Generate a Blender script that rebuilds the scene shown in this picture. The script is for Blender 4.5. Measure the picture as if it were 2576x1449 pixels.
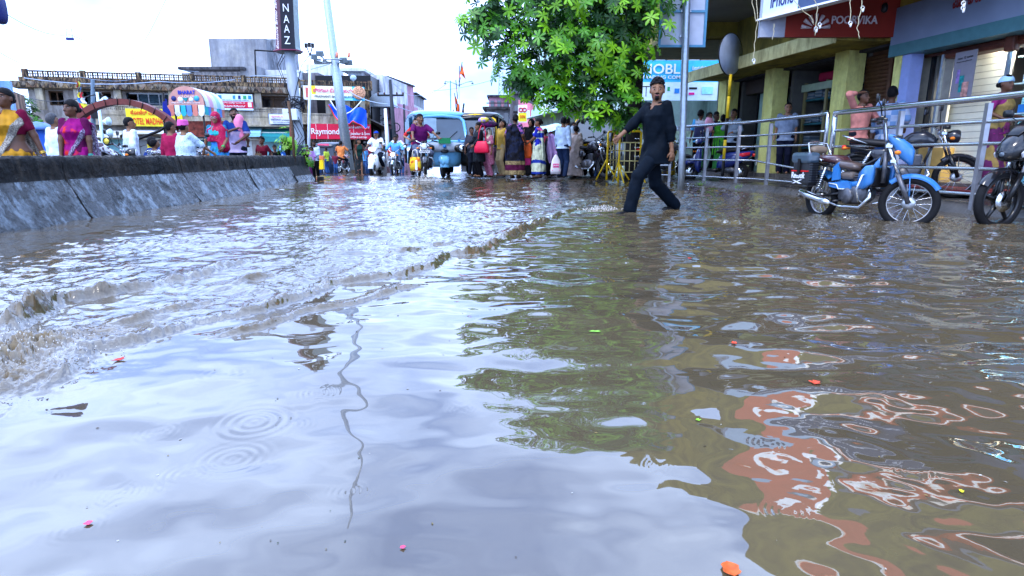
import bpy, bmesh, math, random
import numpy as np
from mathutils import Vector, Matrix, Euler
for _o in list(bpy.data.objects): bpy.data.objects.remove(_o)
S = bpy.context.scene
COL = S.collection
PI = math.pi
CAMZ = 0.72; PITCH = math.atan(0.2223); FPX = 1500.0
cd = bpy.data.cameras.new('camera'); cam = bpy.data.objects.new('camera', cd); COL.objects.link(cam)
cam.location = (0, 0, CAMZ); cam.rotation_euler = (PI/2 - PITCH, 0, 0)
cd.sensor_width = 36; cd.lens = 36*FPX/2576; cd.clip_start = 0.05; cd.clip_end = 1000
S.camera = cam
wd = bpy.data.worlds.new('World'); S.world = wd; wd.use_nodes = True
nt = wd.node_tree; bg = nt.nodes['Background']
sky = nt.nodes.new('ShaderNodeTexSky'); sky.sky_type = 'NISHITA'; sky.sun_disc = False
SUN_EL = math.radians(52); SUN_ROT = math.radians(215)
sky.sun_elevation = SUN_EL; sky.sun_rotation = SUN_ROT; sky.dust_density = 4; sky.air_density = 1.0
tc = nt.nodes.new('ShaderNodeTexCoord')
mp = nt.nodes.new('ShaderNodeMapping'); mp.inputs['Scale'].default_value = (1, 1, 2.2)
cn = nt.nodes.new('ShaderNodeTexNoise'); cn.inputs['Scale'].default_value = 2.6; cn.inputs['Detail'].default_value = 5
cr = nt.nodes.new('ShaderNodeValToRGB')
cr.color_ramp.elements[0].position = .36; cr.color_ramp.elements[0].color = (5.6, 9.2, 19.5, 1)
cr.color_ramp.elements[1].position = .66; cr.color_ramp.elements[1].color = (18.0, 23.5, 36.0, 1)
mx = nt.nodes.new('ShaderNodeMix'); mx.data_type = 'RGBA'; mx.inputs['Factor'].default_value = .88
L = nt.links
L.new(tc.outputs['Generated'], mp.inputs['Vector']); L.new(mp.outputs['Vector'], cn.inputs['Vector'])
L.new(cn.outputs['Fac'], cr.inputs['Fac']); L.new(sky.outputs['Color'], mx.inputs[6]); L.new(cr.outputs['Color'], mx.inputs[7])
L.new(mx.outputs[2], bg.inputs['Color']); bg.inputs['Strength'].default_value = 0.125
sd = bpy.data.lights.new('sun', 'SUN'); sun = bpy.data.objects.new('sun', sd); COL.objects.link(sun)
sd.energy = 1.5; sd.angle = math.radians(14); sd.color = (1, .95, .88)
_az = math.radians(215)
sdir = Vector((math.sin(_az)*math.cos(SUN_EL), math.cos(_az)*math.cos(SUN_EL), math.sin(SUN_EL)))
sun.rotation_euler = sdir.to_track_quat('Z', 'Y').to_euler()
S.view_settings.view_transform = 'Standard'; S.view_settings.look = 'None'
S.view_settings.exposure = 0.45; S.view_settings.gamma = 1
S.cycles.max_bounces = 6; S.cycles.diffuse_bounces = 3; S.cycles.glossy_bounces = 3; S.cycles.transmission_bounces = 4
S.cycles.transparent_max_bounces = 6; S.cycles.caustics_reflective = False; S.cycles.caustics_refractive = False
S.cycles.use_denoising = True; S.cycles.sample_clamp_indirect = 6

SP, CP = math.sin(PITCH), math.cos(PITCH)
def ray(x, y):
    cx = (x-1288)/FPX; cy = (724.5-y)/FPX
    return Vector((cx, CP + cy*SP, -SP + cy*CP))
def at(x, y, Y):
    d = ray(x, y); return Vector((0, 0, CAMZ)) + d*(Y/d.y)
def on(x, y, z=0.0):
    d = ray(x, y); return Vector((0, 0, CAMZ)) + d*((z-CAMZ)/d.z)
def zat(y, Y): return at(1288, y, Y).z
def xat(x, y, Y): return at(x, y, Y).x

MATS = {}
def hexc(h):
    h = h.lstrip('#'); c = [int(h[i:i+2], 16)/255 for i in (0, 2, 4)]
    return tuple((v/12.92 if v <= .04045 else ((v+.055)/1.055)**2.4) for v in c)
def mat(name, col=(.5, .5, .5), rough=.6, metal=0, var=.12, scale=8, bump=.0, bscale=60, emit=0, spec=.22, alpha=1, trans=0, sheen=0, coat=0, stretch=None):
    """procedural principled material with a soft noise variation of its colour"""
    if name in MATS: return MATS[name]
    if isinstance(col, str): col = hexc(col)
    m = bpy.data.materials.new(name); m.use_nodes = True; n = m.node_tree.nodes; l = m.node_tree.links
    b = n['Principled BSDF']; MATS[name] = m
    b.inputs['Roughness'].default_value = rough; b.inputs['Metallic'].default_value = metal
    b.inputs['Specular IOR Level'].default_value = spec; b.inputs['Alpha'].default_value = alpha
    b.inputs['Transmission Weight'].default_value = trans
    if sheen: b.inputs['Sheen Weight'].default_value = sheen
    if coat: b.inputs['Coat Weight'].default_value = coat; b.inputs['Coat Roughness'].default_value = .08
    t = n.new('ShaderNodeTexCoord'); mpp = n.new('ShaderNodeMapping'); l.new(t.outputs['Object'], mpp.inputs['Vector'])
    if stretch: mpp.inputs['Scale'].default_value = stretch
    nz = n.new('ShaderNodeTexNoise'); nz.inputs['Scale'].default_value = scale; nz.inputs['Detail'].default_value = 4
    l.new(mpp.outputs['Vector'], nz.inputs['Vector'])
    r = n.new('ShaderNodeValToRGB'); e = r.color_ramp.elements
    e[0].position = .3; e[1].position = .72
    e[0].color = tuple(c*(1-var) for c in col) + (1,); e[1].color = tuple(min(1, c*(1+var)) for c in col) + (1,)
    l.new(nz.outputs['Fac'], r.inputs['Fac']); l.new(r.outputs['Color'], b.inputs['Base Color'])
    if emit:
        b.inputs['Emission Strength'].default_value = emit; l.new(r.outputs['Color'], b.inputs['Emission Color'])
    if bump:
        n2 = n.new('ShaderNodeTexNoise'); n2.inputs['Scale'].default_value = bscale; n2.inputs['Detail'].default_value = 5
        l.new(t.outputs['Object'], n2.inputs['Vector'])
        bp = n.new('ShaderNodeBump'); bp.inputs['Strength'].default_value = bump; bp.inputs['Distance'].default_value = .02
        l.new(n2.outputs['Fac'], bp.inputs['Height']); l.new(bp.outputs['Normal'], b.inputs['Normal'])
    m['b'] = 1
    return m
def grimy(name, base, dirt=(.03, .028, .025), amount=.5, scale=1.2, streak=5, rough=.8, second=None, bump=.25, wet=0, bscale=14, contrast=.12):
    """weathered plaster or concrete: dark streaks run down, patches of a second colour"""
    if name in MATS: return MATS[name]
    if isinstance(base, str): base = hexc(base)
    if isinstance(second, str): second = hexc(second)
    m = bpy.data.materials.new(name); m.use_nodes = True; n = m.node_tree.nodes; l = m.node_tree.links
    b = n['Principled BSDF']; MATS[name] = m; b.inputs['Specular IOR Level'].default_value = .5 if wet else .15
    t = n.new('ShaderNodeTexCoord')
    def noise(sc, stretch, det=6, rg=.6):
        mpp = n.new('ShaderNodeMapping'); mpp.inputs['Scale'].default_value = stretch
        l.new(t.outputs['Object'], mpp.inputs['Vector'])
        z = n.new('ShaderNodeTexNoise'); z.inputs['Scale'].default_value = sc; z.inputs['Detail'].default_value = det
        z.inputs['Roughness'].default_value = rg; l.new(mpp.outputs['Vector'], z.inputs['Vector']); return z.outputs['Fac']
    def ramp(f, a, c):
        r = n.new('ShaderNodeMapRange'); r.inputs['From Min'].default_value = a; r.inputs['From Max'].default_value = c
        l.new(f, r.inputs['Value']); return r.outputs['Result']
    def mixc(f, a, c):
        q = n.new('ShaderNodeMix'); q.data_type = 'RGBA'; l.new(f, q.inputs['Factor'])
        for k, v in ((6, a), (7, c)):
            if isinstance(v, tuple): q.inputs[k].default_value = v[:3] + (1,)
            else: l.new(v, q.inputs[k])
        return q.outputs[2]
    c = mixc(ramp(noise(scale*.9, (1, 1, 1)), .45, .6), base, second or tuple(v*.72 for v in base))
    c = mixc(ramp(noise(scale*9, (1, 1, 1)), .35, .75), c, tuple(v*.8 for v in base))
    st = n.new('ShaderNodeMath'); st.operation = 'MULTIPLY'; st.inputs[1].default_value = 1
    th = .5 + (.5-amount)*.32
    l.new(ramp(noise(scale*streak, (1, 1, .28), 8, .7), th-contrast, th+contrast), st.inputs[0])
    c = mixc(st.outputs[0], c, dirt)
    l.new(c, b.inputs['Base Color']); b.inputs['Roughness'].default_value = rough
    if wet:
        q = n.new('ShaderNodeMapRange'); q.inputs['To Min'].default_value = rough; q.inputs['To Max'].default_value = wet
        q.inputs['From Min'].default_value = .42; q.inputs['From Max'].default_value = .56
        l.new(noise(scale*3, (1, 1, .3)), q.inputs['Value']); l.new(q.outputs['Result'], b.inputs['Roughness'])
    bp = n.new('ShaderNodeBump'); bp.inputs['Strength'].default_value = bump; bp.inputs['Distance'].default_value = .03
    l.new(noise(bscale, (1, 1, 1), 8, .65), bp.inputs['Height']); l.new(bp.outputs['Normal'], b.inputs['Normal'])
    return m

def V3(*a): return np.array(a, float)
class MB:
    """collects shapes and links them as ONE mesh object"""
    def __init__(s): s.v = []; s.f = []; s.m = []; s.sm = []; s.n = 0
    def add(s, vs, fs, mi=0, smooth=True, M=None):
        vs = np.asarray(vs, float).reshape(-1, 3)
        if M is not None:
            A = np.array(M); vs = vs @ A[:3, :3].T + A[:3, 3]
        s.v.append(vs); s.f += [tuple(i+s.n for i in f) for f in fs]; s.m += [mi]*len(fs); s.sm += [smooth]*len(fs); s.n += len(vs); return s
    def box(s, c, d, mi=0, rz=0, M=None, bev=0):
        x, y, z = [v/2 for v in d]
        if bev <= 0:
            vs = [(a*x, b*y, g*z) for a in (-1, 1) for b in (-1, 1) for g in (-1, 1)]
            fs = [(0, 1, 3, 2), (4, 6, 7, 5), (0, 4, 5, 1), (2, 3, 7, 6), (0, 2, 6, 4), (1, 5, 7, 3)]
        else:
            b = min(bev, .49*min(d)); bm = bmesh.new(); bmesh.ops.create_cube(bm, size=1)
            bmesh.ops.scale(bm, vec=d, verts=bm.verts)
            bmesh.ops.bevel(bm, geom=bm.edges[:], offset=b, segments=2, profile=.5, affect='EDGES')
            bm.verts.index_update(); vs = [tuple(v.co) for v in bm.verts]; fs = [tuple(v.index for v in f.verts) for f in bm.faces]; bm.free()
        R = Matrix.Translation(Vector(c)) @ Matrix.Rotation(rz, 4, 'Z')
        if M is not None: R = M @ R
        return s.add(vs, fs, mi, False, R)
    def tube(s, pts, r, mi=0, seg=8, cap=True, flat=1.0):
        pts = [Vector(p) for p in pts]; rs = r if hasattr(r, '__len__') else [r]*len(pts)
        vs = []; fs = []; up = None
        for i, p in enumerate(pts):
            t = (pts[min(i+1, len(pts)-1)] - pts[max(i-1, 0)]).normalized()
            if up is None: up = Vector((0, 0, 1)) if abs(t.z) < .9 else Vector((1, 0, 0))
            a = t.cross(up).normalized(); b = a.cross(t).normalized(); up = b
            for k in range(seg):
                q = 2*PI*k/seg; vs.append(p + a*(math.cos(q)*rs[i]) + b*(math.sin(q)*rs[i]*flat))
        for i in range(len(pts)-1):
            for k in range(seg):
                k2 = (k+1) % seg; fs.append((i*seg+k, i*seg+k2, (i+1)*seg+k2, (i+1)*seg+k))
        if cap: fs += [tuple(range(seg-1, -1, -1)), tuple((len(pts)-1)*seg+k for k in range(seg))]
        return s.add([tuple(v) for v in vs], fs, mi, True)
    def lathe(s, prof, mi=0, seg=20, c=(0, 0, 0), axis='Z', M=None):
        """prof: (radius, height) pairs round an axis"""
        vs = []; fs = []
        for r, h in prof:
            for k in range(seg):
                q = 2*PI*k/seg; a, b = r*math.cos(q), r*math.sin(q)
                vs.append({'Z': (a, b, h), 'X': (h, a, b), 'Y': (a, h, b)}[axis])
        for i in range(len(prof)-1):
            for k in range(seg):
                k2 = (k+1) % seg; fs.append((i*seg+k, i*seg+k2, (i+1)*seg+k2, (i+1)*seg+k))
        if prof[0][0] > 1e-4: fs.append(tuple(range(seg-1, -1, -1)))
        if prof[-1][0] > 1e-4: fs.append(tuple((len(prof)-1)*seg+k for k in range(seg)))
        R = Matrix.Translation(Vector(c))
        if M is not None: R = M @ R
        return s.add(vs, fs, mi, True, R)
    def torus(s, c, R, r, mi=0, seg=32, sub=10, axis='X', flat=1.0):
        prof = []
        for k in range(sub+1):
            q = 2*PI*k/sub; prof.append((R + r*math.cos(q), r*flat*math.sin(q)))
        vs = []; fs = []
        for k in range(sub):
            q = 2*PI*k/sub; rr = R + r*math.cos(q); h = r*flat*math.sin(q)
            for j in range(seg):
                w = 2*PI*j/seg; a, b = rr*math.cos(w), rr*math.sin(w)
                vs.append({'Z': (a, b, h), 'X': (h, a, b), 'Y': (a, h, b)}[axis])
        for k in range(sub):
            for j in range(seg):
                k2 = (k+1) % sub; j2 = (j+1) % seg; fs.append((k*seg+j, k*seg+j2, k2*seg+j2, k2*seg+j))
        return s.add(vs, fs, mi, True, Matrix.Translation(Vector(c)))
    def ball(s, c, r, mi=0, seg=14, rings=9, M=None):
        r = r if hasattr(r, '__len__') else (r, r, r); vs = []; fs = []
        for i in range(rings+1):
            p = PI*i/rings
            for k in range(seg):
                q = 2*PI*k/seg; vs.append((r[0]*math.sin(p)*math.cos(q), r[1]*math.sin(p)*math.sin(q), r[2]*math.cos(p)))
        for i in range(rings):
            for k in range(seg):
                k2 = (k+1) % seg; fs.append((i*seg+k, (i+1)*seg+k, (i+1)*seg+k2, i*seg+k2))
        R = Matrix.Translation(Vector(c)); R = M @ R if M is not None else R
        return s.add(vs, fs, mi, True, R)
    def prism(s, poly, h0, h1, mi=0, M=None, smooth=False, plane='XY'):
        """polygon extruded from h0 to h1 across its plane"""
        n = len(poly)
        def P(a, b, h): return {'XY': (a, b, h), 'YZ': (h, a, b), 'XZ': (a, h, b)}[plane]
        vs = [P(a, b, h0) for a, b in poly] + [P(a, b, h1) for a, b in poly]
        fs = [tuple(range(n-1, -1, -1)), tuple(range(n, 2*n))] + [(i, (i+1) % n, n+(i+1) % n, n+i) for i in range(n)]
        return s.add(vs, fs, mi, smooth, M)
    def loft(s, st, mi=0, seg=16, p=2.4, axis='Y', M=None, cap=True):
        """rounded body through stations (t, centre a, centre z, half width, half height)"""
        vs = []; fs = []
        for (t, a, z, w, h) in st:
            for k in range(seg):
                q = 2*PI*k/seg; c_, s_ = math.cos(q), math.sin(q)
                u = a + w*math.copysign(abs(c_)**(2/p), c_); v = z + h*math.copysign(abs(s_)**(2/p), s_)
                vs.append((u, t, v) if axis == 'Y' else ((t, u, v) if axis == 'X' else (u, v, t)))
        for i in range(len(st)-1):
            for k in range(seg):
                k2 = (k+1) % seg; fs.append((i*seg+k, i*seg+k2, (i+1)*seg+k2, (i+1)*seg+k))
        if cap: fs += [tuple(range(seg-1, -1, -1)), tuple((len(st)-1)*seg+k for k in range(seg))]
        return s.add(vs, fs, mi, True, M)
    def sheet(s, fn, nu, nv, mi=0, smooth=True):
        vs = [fn(i/nu, j/nv) for i in range(nu+1) for j in range(nv+1)]
        fs = [(i*(nv+1)+j, (i+1)*(nv+1)+j, (i+1)*(nv+1)+j+1, i*(nv+1)+j+1) for i in range(nu) for j in range(nv)]
        return s.add(vs, fs, mi, smooth)
    def quad(s, a, b, c, d, mi=0): return s.add([tuple(a), tuple(b), tuple(c), tuple(d)], [(0, 1, 2, 3)], mi, False)
    def build(s, name, mats, parent=None, recalc=True, thick=0):
        me = bpy.data.meshes.new(name)
        me.from_pydata([tuple(r) for r in np.concatenate(s.v)] if s.v else [], [], s.f)
        for mm in (mats if isinstance(mats, (list, tuple)) else [mats]): me.materials.append(mm)
        me.polygons.foreach_set('material_index', s.m); me.polygons.foreach_set('use_smooth', s.sm)
        if recalc and len(s.f) < 60000:
            bm = bmesh.new(); bm.from_mesh(me); bmesh.ops.recalc_face_normals(bm, faces=bm.faces); bm.to_mesh(me); bm.free()
        o = bpy.data.objects.new(name, me); COL.objects.link(o)
        if parent is not None: o.parent = parent
        if thick:
            md = o.modifiers.new('thickness', 'SOLIDIFY'); md.thickness = thick
        return o
def tag(o, label=None, cat=None, group=None, kind=None):
    if label: o['label'] = label
    if cat: o['category'] = cat
    if group: o['group'] = group
    if kind: o['kind'] = kind
    return o
def thing(name, label, cat, loc=(0, 0, 0), rz=0, group=None, scale=1, tilt=None):
    o = bpy.data.objects.new(name, None); COL.objects.link(o); o.empty_display_size = .2
    o.location = loc; o.rotation_euler = (tilt[0], tilt[1], rz) if tilt else (0, 0, rz); o.scale = (scale,)*3
    return tag(o, label, cat, group)
def kids(o): return [c for c in bpy.data.objects if c.parent == o]
def dup(o, loc=None, rz=None, label=None, scale=None, parent=None):
    c = o.copy(); COL.objects.link(c); c.parent = parent
    for k in kids(o): dup(k, parent=c)
    if loc is not None: c.location = loc
    if rz is not None: c.rotation_euler = (0, 0, rz)
    if scale: c.scale = (scale,)*3
    if label: c['label'] = label
    return c
def frame(o, u, v=Vector((0, 0, 1))):
    """matrix with local X along u, local Y up along v, local Z out of the page"""
    u = Vector(u).normalized(); v = Vector(v); w = u.cross(v).normalized(); v = w.cross(u).normalized()
    M = Matrix.Identity(4)
    for i, c in enumerate((u, v, w)):
        M[0][i], M[1][i], M[2][i] = c
    M[0][3], M[1][3], M[2][3] = o
    return M
def lettering(s, M, h, material, parent, width=None, ext=.004, name='lettering', shear=0, bold=0, align='LEFT', space=1.0):
    """raised letters of height h, standing in the XY plane of matrix M"""
    cu = bpy.data.curves.new(name, 'FONT'); cu.body = s; cu.size = 1; cu.extrude = ext; cu.shear = shear; cu.offset = bold
    cu.space_character = space; cu.align_x = 'LEFT'; cu.resolution_u = 3
    t = bpy.data.objects.new('tmp', cu); COL.objects.link(t)
    bpy.context.view_layer.update()
    me = bpy.data.meshes.new_from_object(t.evaluated_get(bpy.context.evaluated_depsgraph_get()))
    bpy.data.objects.remove(t); me.name = name
    if len(me.vertices):
        co = np.zeros(len(me.vertices)*3); me.vertices.foreach_get('co', co); co = co.reshape(-1, 3)
        x0, x1 = co[:, 0].min(), co[:, 0].max(); y0, y1 = co[:, 1].min(), co[:, 1].max()
        k = h/max(y1-y0, .01); kx = width/max(x1-x0, .01) if width else k
        co[:, 0] = (co[:, 0]-x0)*kx; co[:, 1] = (co[:, 1]-y0)*k
        if align == 'CENTER': co[:, 0] -= (x1-x0)*kx/2
        A = np.array(M); co = co @ A[:3, :3].T + A[:3, 3]
        me.vertices.foreach_set('co', co.ravel())
    me.materials.clear(); me.materials.append(material)
    o = bpy.data.objects.new(name, me); COL.objects.link(o); o.parent = parent
    return o
def img_panel(root, o, u, w, h, name, material, t=.03, part=True):
    pass

def _hash(ix, iy, seed):
    h = (ix.astype(np.int64)*374761393 + iy.astype(np.int64)*668265263 + seed*974634777) & 0xffffffff
    h = ((h ^ (h >> 13))*1274126177) & 0xffffffff
    return (h ^ (h >> 16)) & 0xffffffff
def pnoise(x, y, seed=0):
    ix = np.floor(x); iy = np.floor(y); fx = x-ix; fy = y-iy
    u = fx*fx*fx*(fx*(fx*6-15)+10); w = fy*fy*fy*(fy*(fy*6-15)+10)
    def g(a, b):
        t = _hash(ix+a, iy+b, seed)/4294967296.0*2*PI
        return np.cos(t)*(fx-a) + np.sin(t)*(fy-b)
    return ((g(0, 0)*(1-u)+g(1, 0)*u)*(1-w) + (g(0, 1)*(1-u)+g(1, 1)*u)*w)*1.5
def sstep(a, b, x):
    t = np.clip((x-a)/(b-a), 0, 1); return t*t*(3-2*t)
def base_level(x, y):
    """the flood runs over a low hump of the road where the bikes come through"""
    return float(base_arr(0, np.float64(y)))
def base_arr(X, Y): return .08*sstep(11, 15.2, Y)*(1-sstep(18.5, 23, Y))-.34*sstep(20, 42, Y)
def pl_dist(X, Y, pts):
    """distance to a polyline, arc length there, and side (positive on its left)"""
    best = np.full(X.shape, 1e9); sg = np.zeros(X.shape); arc = np.zeros(X.shape); acc = 0
    for (ax, ay), (bx, by) in zip(pts[:-1], pts[1:]):
        dx, dy = bx-ax, by-ay; ln = math.hypot(dx, dy)
        t = np.clip(((X-ax)*dx+(Y-ay)*dy)/(ln*ln), 0, 1)
        qx, qy = X-(ax+t*dx), Y-(ay+t*dy); d = np.hypot(qx, qy); k = d < best
        best = np.where(k, d, best); arc = np.where(k, acc+t*ln, arc); sg = np.where(k, np.sign(dx*qy-dy*qx), sg); acc += ln
    return best, arc, sg
def W2(l): return [tuple(on(x, y).xy) for x, y in l]
RA = W2([(60, 1010), (235, 887), (318, 868), (400, 845), (490, 816), (590, 795), (686, 767), (765, 742), (833, 718), (907, 708), (1005, 693), (1078, 673), (1127, 648), (1200, 637), (1270, 603), (1340, 570), (1400, 545), (1450, 526), (1520, 532)])
RA2 = W2([(470, 862), (554, 848), (622, 832), (686, 812), (765, 782), (882, 762), (970, 740), (1093, 715)])
RB = W2([(0, 868), (54, 826), (113, 782), (167, 762), (255, 752), (363, 728), (510, 693), (662, 648)])
RC = W2([(569, 728), (637, 708), (735, 690)]); RD = W2([(770, 616), (843, 605), (990, 588)])
RE = W2([(235, 836), (343, 811), (490, 772), (600, 752)]); RF = W2([(330, 655), (345, 690), (420, 680)])
RG = W2([(0, 985), (70, 960), (150, 935)]); RH = W2([(980, 650), (1100, 620), (1180, 610)])
BX0 = lambda y: -4.86 - .036*(y-5.5) - .02*np.clip(y-11, 0, 9)
NA, NR = 1150, 930
th = np.concatenate([np.linspace(-1.45, -.8, 90, endpoint=False), np.linspace(-.8, .8, NA-180), np.linspace(.8, 1.45, 91)[1:]]); rr = .2*(62/.2)**np.linspace(0, 1, NR)
R_, T_ = np.meshgrid(rr, th, indexing='ij'); WX = R_*np.sin(T_); WY = R_*np.cos(T_)
near = np.clip(R_/3.0, .35, 1)
dA, sA_arc, sideA = pl_dist(WX, WY, RA)
sd_ = dA*sideA
rough = sstep(-.02, .22, sd_)
leftm = sstep(.5, -1.2, WX)
warp = pnoise(WX*2.1, WY*2.1, 3)*.18
h = base_arr(WX, WY)
lump = lambda f, s: pnoise(WX*f+warp*f*.5, WY*f, s)
chop = np.zeros_like(h)
for f, a, s in ((2.2, .016, 11), (5, .0095, 12), (10, .0075, 13), (21, .0042, 14), (43, .0016, 15)):
    n_ = lump(f, s); chop += a*(1-2*np.abs(n_))*sstep(.45/f*.9, .3/f*.1, R_*2/NR*2.5) if f > 20 else a*(1-2*np.abs(n_))
patch = .55+.9*np.clip(pnoise(WX*.7, WY*.7, 31)+.35, 0, 1)
nb = np.exp(-((WX-BX0(WY))/1.15)**2)*sstep(3.5, 5, WY)
h += chop*rough*patch*.85*sstep(26, 8, R_)*(1-.93*nb) + nb*(.016*pnoise(WX*1.3, WY*1.9, 61)+.0065*pnoise(WX*3.4, WY*5, 62)+.0012*pnoise(WX*9, WY*12, 63))
rt = sstep(.2, 2.2, WX-.25*WY+.7)*(1-rough)
rip = .011*pnoise(WX*1.6, WY*3.2, 21)+.0075*pnoise(WX*3.4+warp*4, WY*6.5, 22)+.0026*pnoise(WX*8, WY*15, 23)+.0006*pnoise(WX*20, WY*34, 24)*sstep(2, 6, R_)
h += rip*(.40+1.1*sstep(1.6, 4.0, R_))*(1-rough*.6)*(.35+.65*np.clip(rt+sstep(3, 5, R_), 0, 1))*sstep(30, 10, R_)
h += (.010*pnoise(WX*1.3+5, WY*1.9, 41)+.0050*pnoise(WX*3.3, WY*4.3, 42)+.0009*pnoise(WX*9, WY*12, 43))*(1-rough)
h += rt*sstep(3.5, 1.2, R_)*(.0105*pnoise(WX*2.3+WY*2.0, WY*2.6-WX*1.9, 44)+.0042*pnoise(WX*6+WY*4, WY*7.5-WX*3, 45)+.0015*pnoise(WX*14+WY*9, WY*17-WX*6, 46))
foam = np.zeros_like(h); mud = np.zeros_like(h)
def ridge(pts, A, w, fo=.5, jit=.03, seed=0, fr=9, grow=None):
    global h, foam, mud
    d, arc, sg = pl_dist(WX, WY, pts); s_ = d*sg
    L_ = arc.max(); fade = sstep(-.001, .25, arc)*sstep(L_+.001, L_-.3, arc)
    g = 1 if grow is None else grow(arc/L_)
    s_ = s_ + jit*pnoise(arc*3, s_*0+seed, seed)+jit*.5*pnoise(arc*9, s_*4, seed+1)
    prof = np.where(s_ < 0, np.exp(-(s_/(w*.38))**2), np.exp(-(s_/(w*1.3))**2))
    m = .62+.55*pnoise(arc*fr*.3, s_*2, seed+2)+.25*pnoise(arc*fr*1.3, s_*6, seed+3)
    h = h + A*g*fade*prof*m
    crest = np.exp(-((s_-w*.15)/(w*.75))**2)*fade
    cells = np.clip(.5+1.5*pnoise(WX*38, WY*38, seed+5)+.7*pnoise(WX*80, WY*80, seed+6), 0, 1)
    foam = np.maximum(foam, np.clip(crest*fo*g*cells*1.2, 0, 1)); mud = np.maximum(mud, np.clip(crest*g*1.3*np.clip(m, 0, 1.2)*np.where(s_ < w*.2, 1, .5), 0, 1))
    h = h + A*g*.22*crest*(pnoise(WX*34, WY*34, seed+7)+.6*pnoise(WX*70, WY*70, seed+8))
ridge(RA, .070, .075, .16, .03, 101, grow=lambda u: .5+.75*np.exp(-((u-.56)/.17)**2)+.25*np.exp(-((u-.25)/.1)**2))
ridge(RA2, .036, .05, .18, .025, 111)
ridge(RB, .115, .08, .3, .03, 121, grow=lambda u: .42+.8*np.exp(-((u-.16)/.2)**2))
ridge(RC, .05, .06, .12, .03, 131); ridge(RD, .05, .08, .1, .03, 141); ridge(RE, .045, .06, .3, .04, 151)
ridge(RF, .014, .08, .2, .05, 161); ridge(RG, .022, .05, .6, .04, 171); ridge(RH, .034, .08, .15, .04, 181)
def froth(x, y, rad, A, sd, k=1.0, dens=1.0):
    global h, foam, mud
    c = on(x, y); q = ((WX-c.x)**2+((WY-c.y)*k)**2)/(rad*rad); e = np.exp(-q)
    wx = WX+.03*pnoise(WX*20, WY*20, sd+5); wy = WY+.03*pnoise(WX*20+9, WY*20, sd+6)
    nn = .5*pnoise(wx*9, wy*12, sd)+.8*(.5-np.abs(pnoise(wx*26, wy*32, sd+1)))+.3*(.4-np.abs(pnoise(wx*50, wy*56, sd+2)))
    h = h + A*e*(.25+.75*nn); foam = np.maximum(foam, np.clip(e*(.1+1.25*nn)*dens, 0, .9)); mud = np.maximum(mud, e)
froth(5, 900, .2, .085, 201, 1, 1.15); froth(110, 880, .15, .04, 205, 1, .9); froth(230, 850, .2, .018, 208, 1, .5)
froth(0, 960, .2, .03, 211, 1, .5)
froth(1505, 531, .26, .05, 221, 2.6, 1.1); froth(1565, 533, .16, .03, 225, 2, .8); froth(1700, 533, .2, .025, 229, 2, .8)
froth(1072, 456, .38, .09, 233, 1, .9); froth(1790, 540, .3, .012, 239, 3, .5); froth(2270, 560, .3, .02, 241, 1.5, .5); froth(2500, 572, .3, .02, 245, 1.5, .5)
froth(2085, 505, .4, .03, 247, 1.5, .6); froth(1713, 482, .16, .03, 249, 1.5, .9)
dk, ak, sk = pl_dist(WX, WY, W2([(1880, 482), (1960, 486), (2040, 492), (2090, 500)]))
foam = np.maximum(foam, np.exp(-(dk/.12)**2)*np.clip(.2+1.6*pnoise(WX*20, WY*20, 77), 0, 1)*.9)
for (x, y, r_, A) in ((640, 1062, 85, 1), (585, 1150, 78, .9), (295, 1240, 48, .8), (1345, 893, 42, 1.2), (1480, 1058, 26, 1.4), (400, 1088, 52, .5), (470, 1190, 60, .5),
                      (735, 1065, 45, .7), (352, 930, 34, .6), (420, 932, 24, .9), (560, 945, 60, .5), (1160, 1030, 36, .4), (800, 990, 42, 1.2), (1930, 1115, 40, .9), (1660, 1175, 34, .8),
                      (1450, 1010, 34, .5), (2010, 960, 34, .7), (2260, 900, 36, .6), (1560, 875, 30, .6), (190, 1330, 60, .5), (1980, 1290, 50, .8), (2300, 1190, 44, .6), (400, 1226, 24, .9),
                      (1700, 840, 24, .9), (1860, 790, 22, .9), (2100, 760, 20, .9), (2380, 850, 28, .8), (1240, 820, 22, .8), (1010, 905, 30, .5), (880, 1240, 50, .4), (120, 1200, 40, .5)):
    c = on(x, y); rad = r_/FPX*(c.y+.3)*.97; lam = rad/3.4
    r0 = np.hypot(WX-c.x, WY-c.y); h = h + np.where(r0 < rad*1.5, A*.15*lam/6.28*np.cos(r0/lam*6.28)*np.exp(-(r0/rad)**4)*(.3+.7*r0/rad), 0)
chopa = np.clip(rough*patch*.7*(1-.9*nb)+.03*rt+mud, 0, 1)
foam = np.clip(foam+.10*rough*leftm*np.clip(pnoise(WX*24, WY*24, 91)+.7*pnoise(WX*55, WY*55, 92)-.42, 0, 1)*sstep(9, 3, R_), 0, 1)
nv = NR*NA
co = np.stack([WX.ravel(), WY.ravel(), h.ravel()], 1)
ii = (np.arange(NR-1)[:, None]*NA + np.arange(NA-1)[None, :]).ravel()
fc = np.stack([ii, ii+1, ii+NA+1, ii+NA], 1)
BX = lambda y: -4.86 - .036*(y-5.5) - .02*np.clip(y-11, 0, 9)
keep = (WX.ravel()[ii] > BX(WY.ravel()[ii])-.12) | (WY.ravel()[ii] > 17.3)
fc = fc[keep]
me = bpy.data.meshes.new('flood_water'); me.vertices.add(nv); me.vertices.foreach_set('co', co.ravel())
me.loops.add(len(fc)*4); me.polygons.add(len(fc)); me.loops.foreach_set('vertex_index', fc.ravel())
me.polygons.foreach_set('loop_start', np.arange(len(fc))*4); me.polygons.foreach_set('loop_total', np.full(len(fc), 4))
me.polygons.foreach_set('use_smooth', np.ones(len(fc), bool)); me.update(calc_edges=True)
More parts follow.
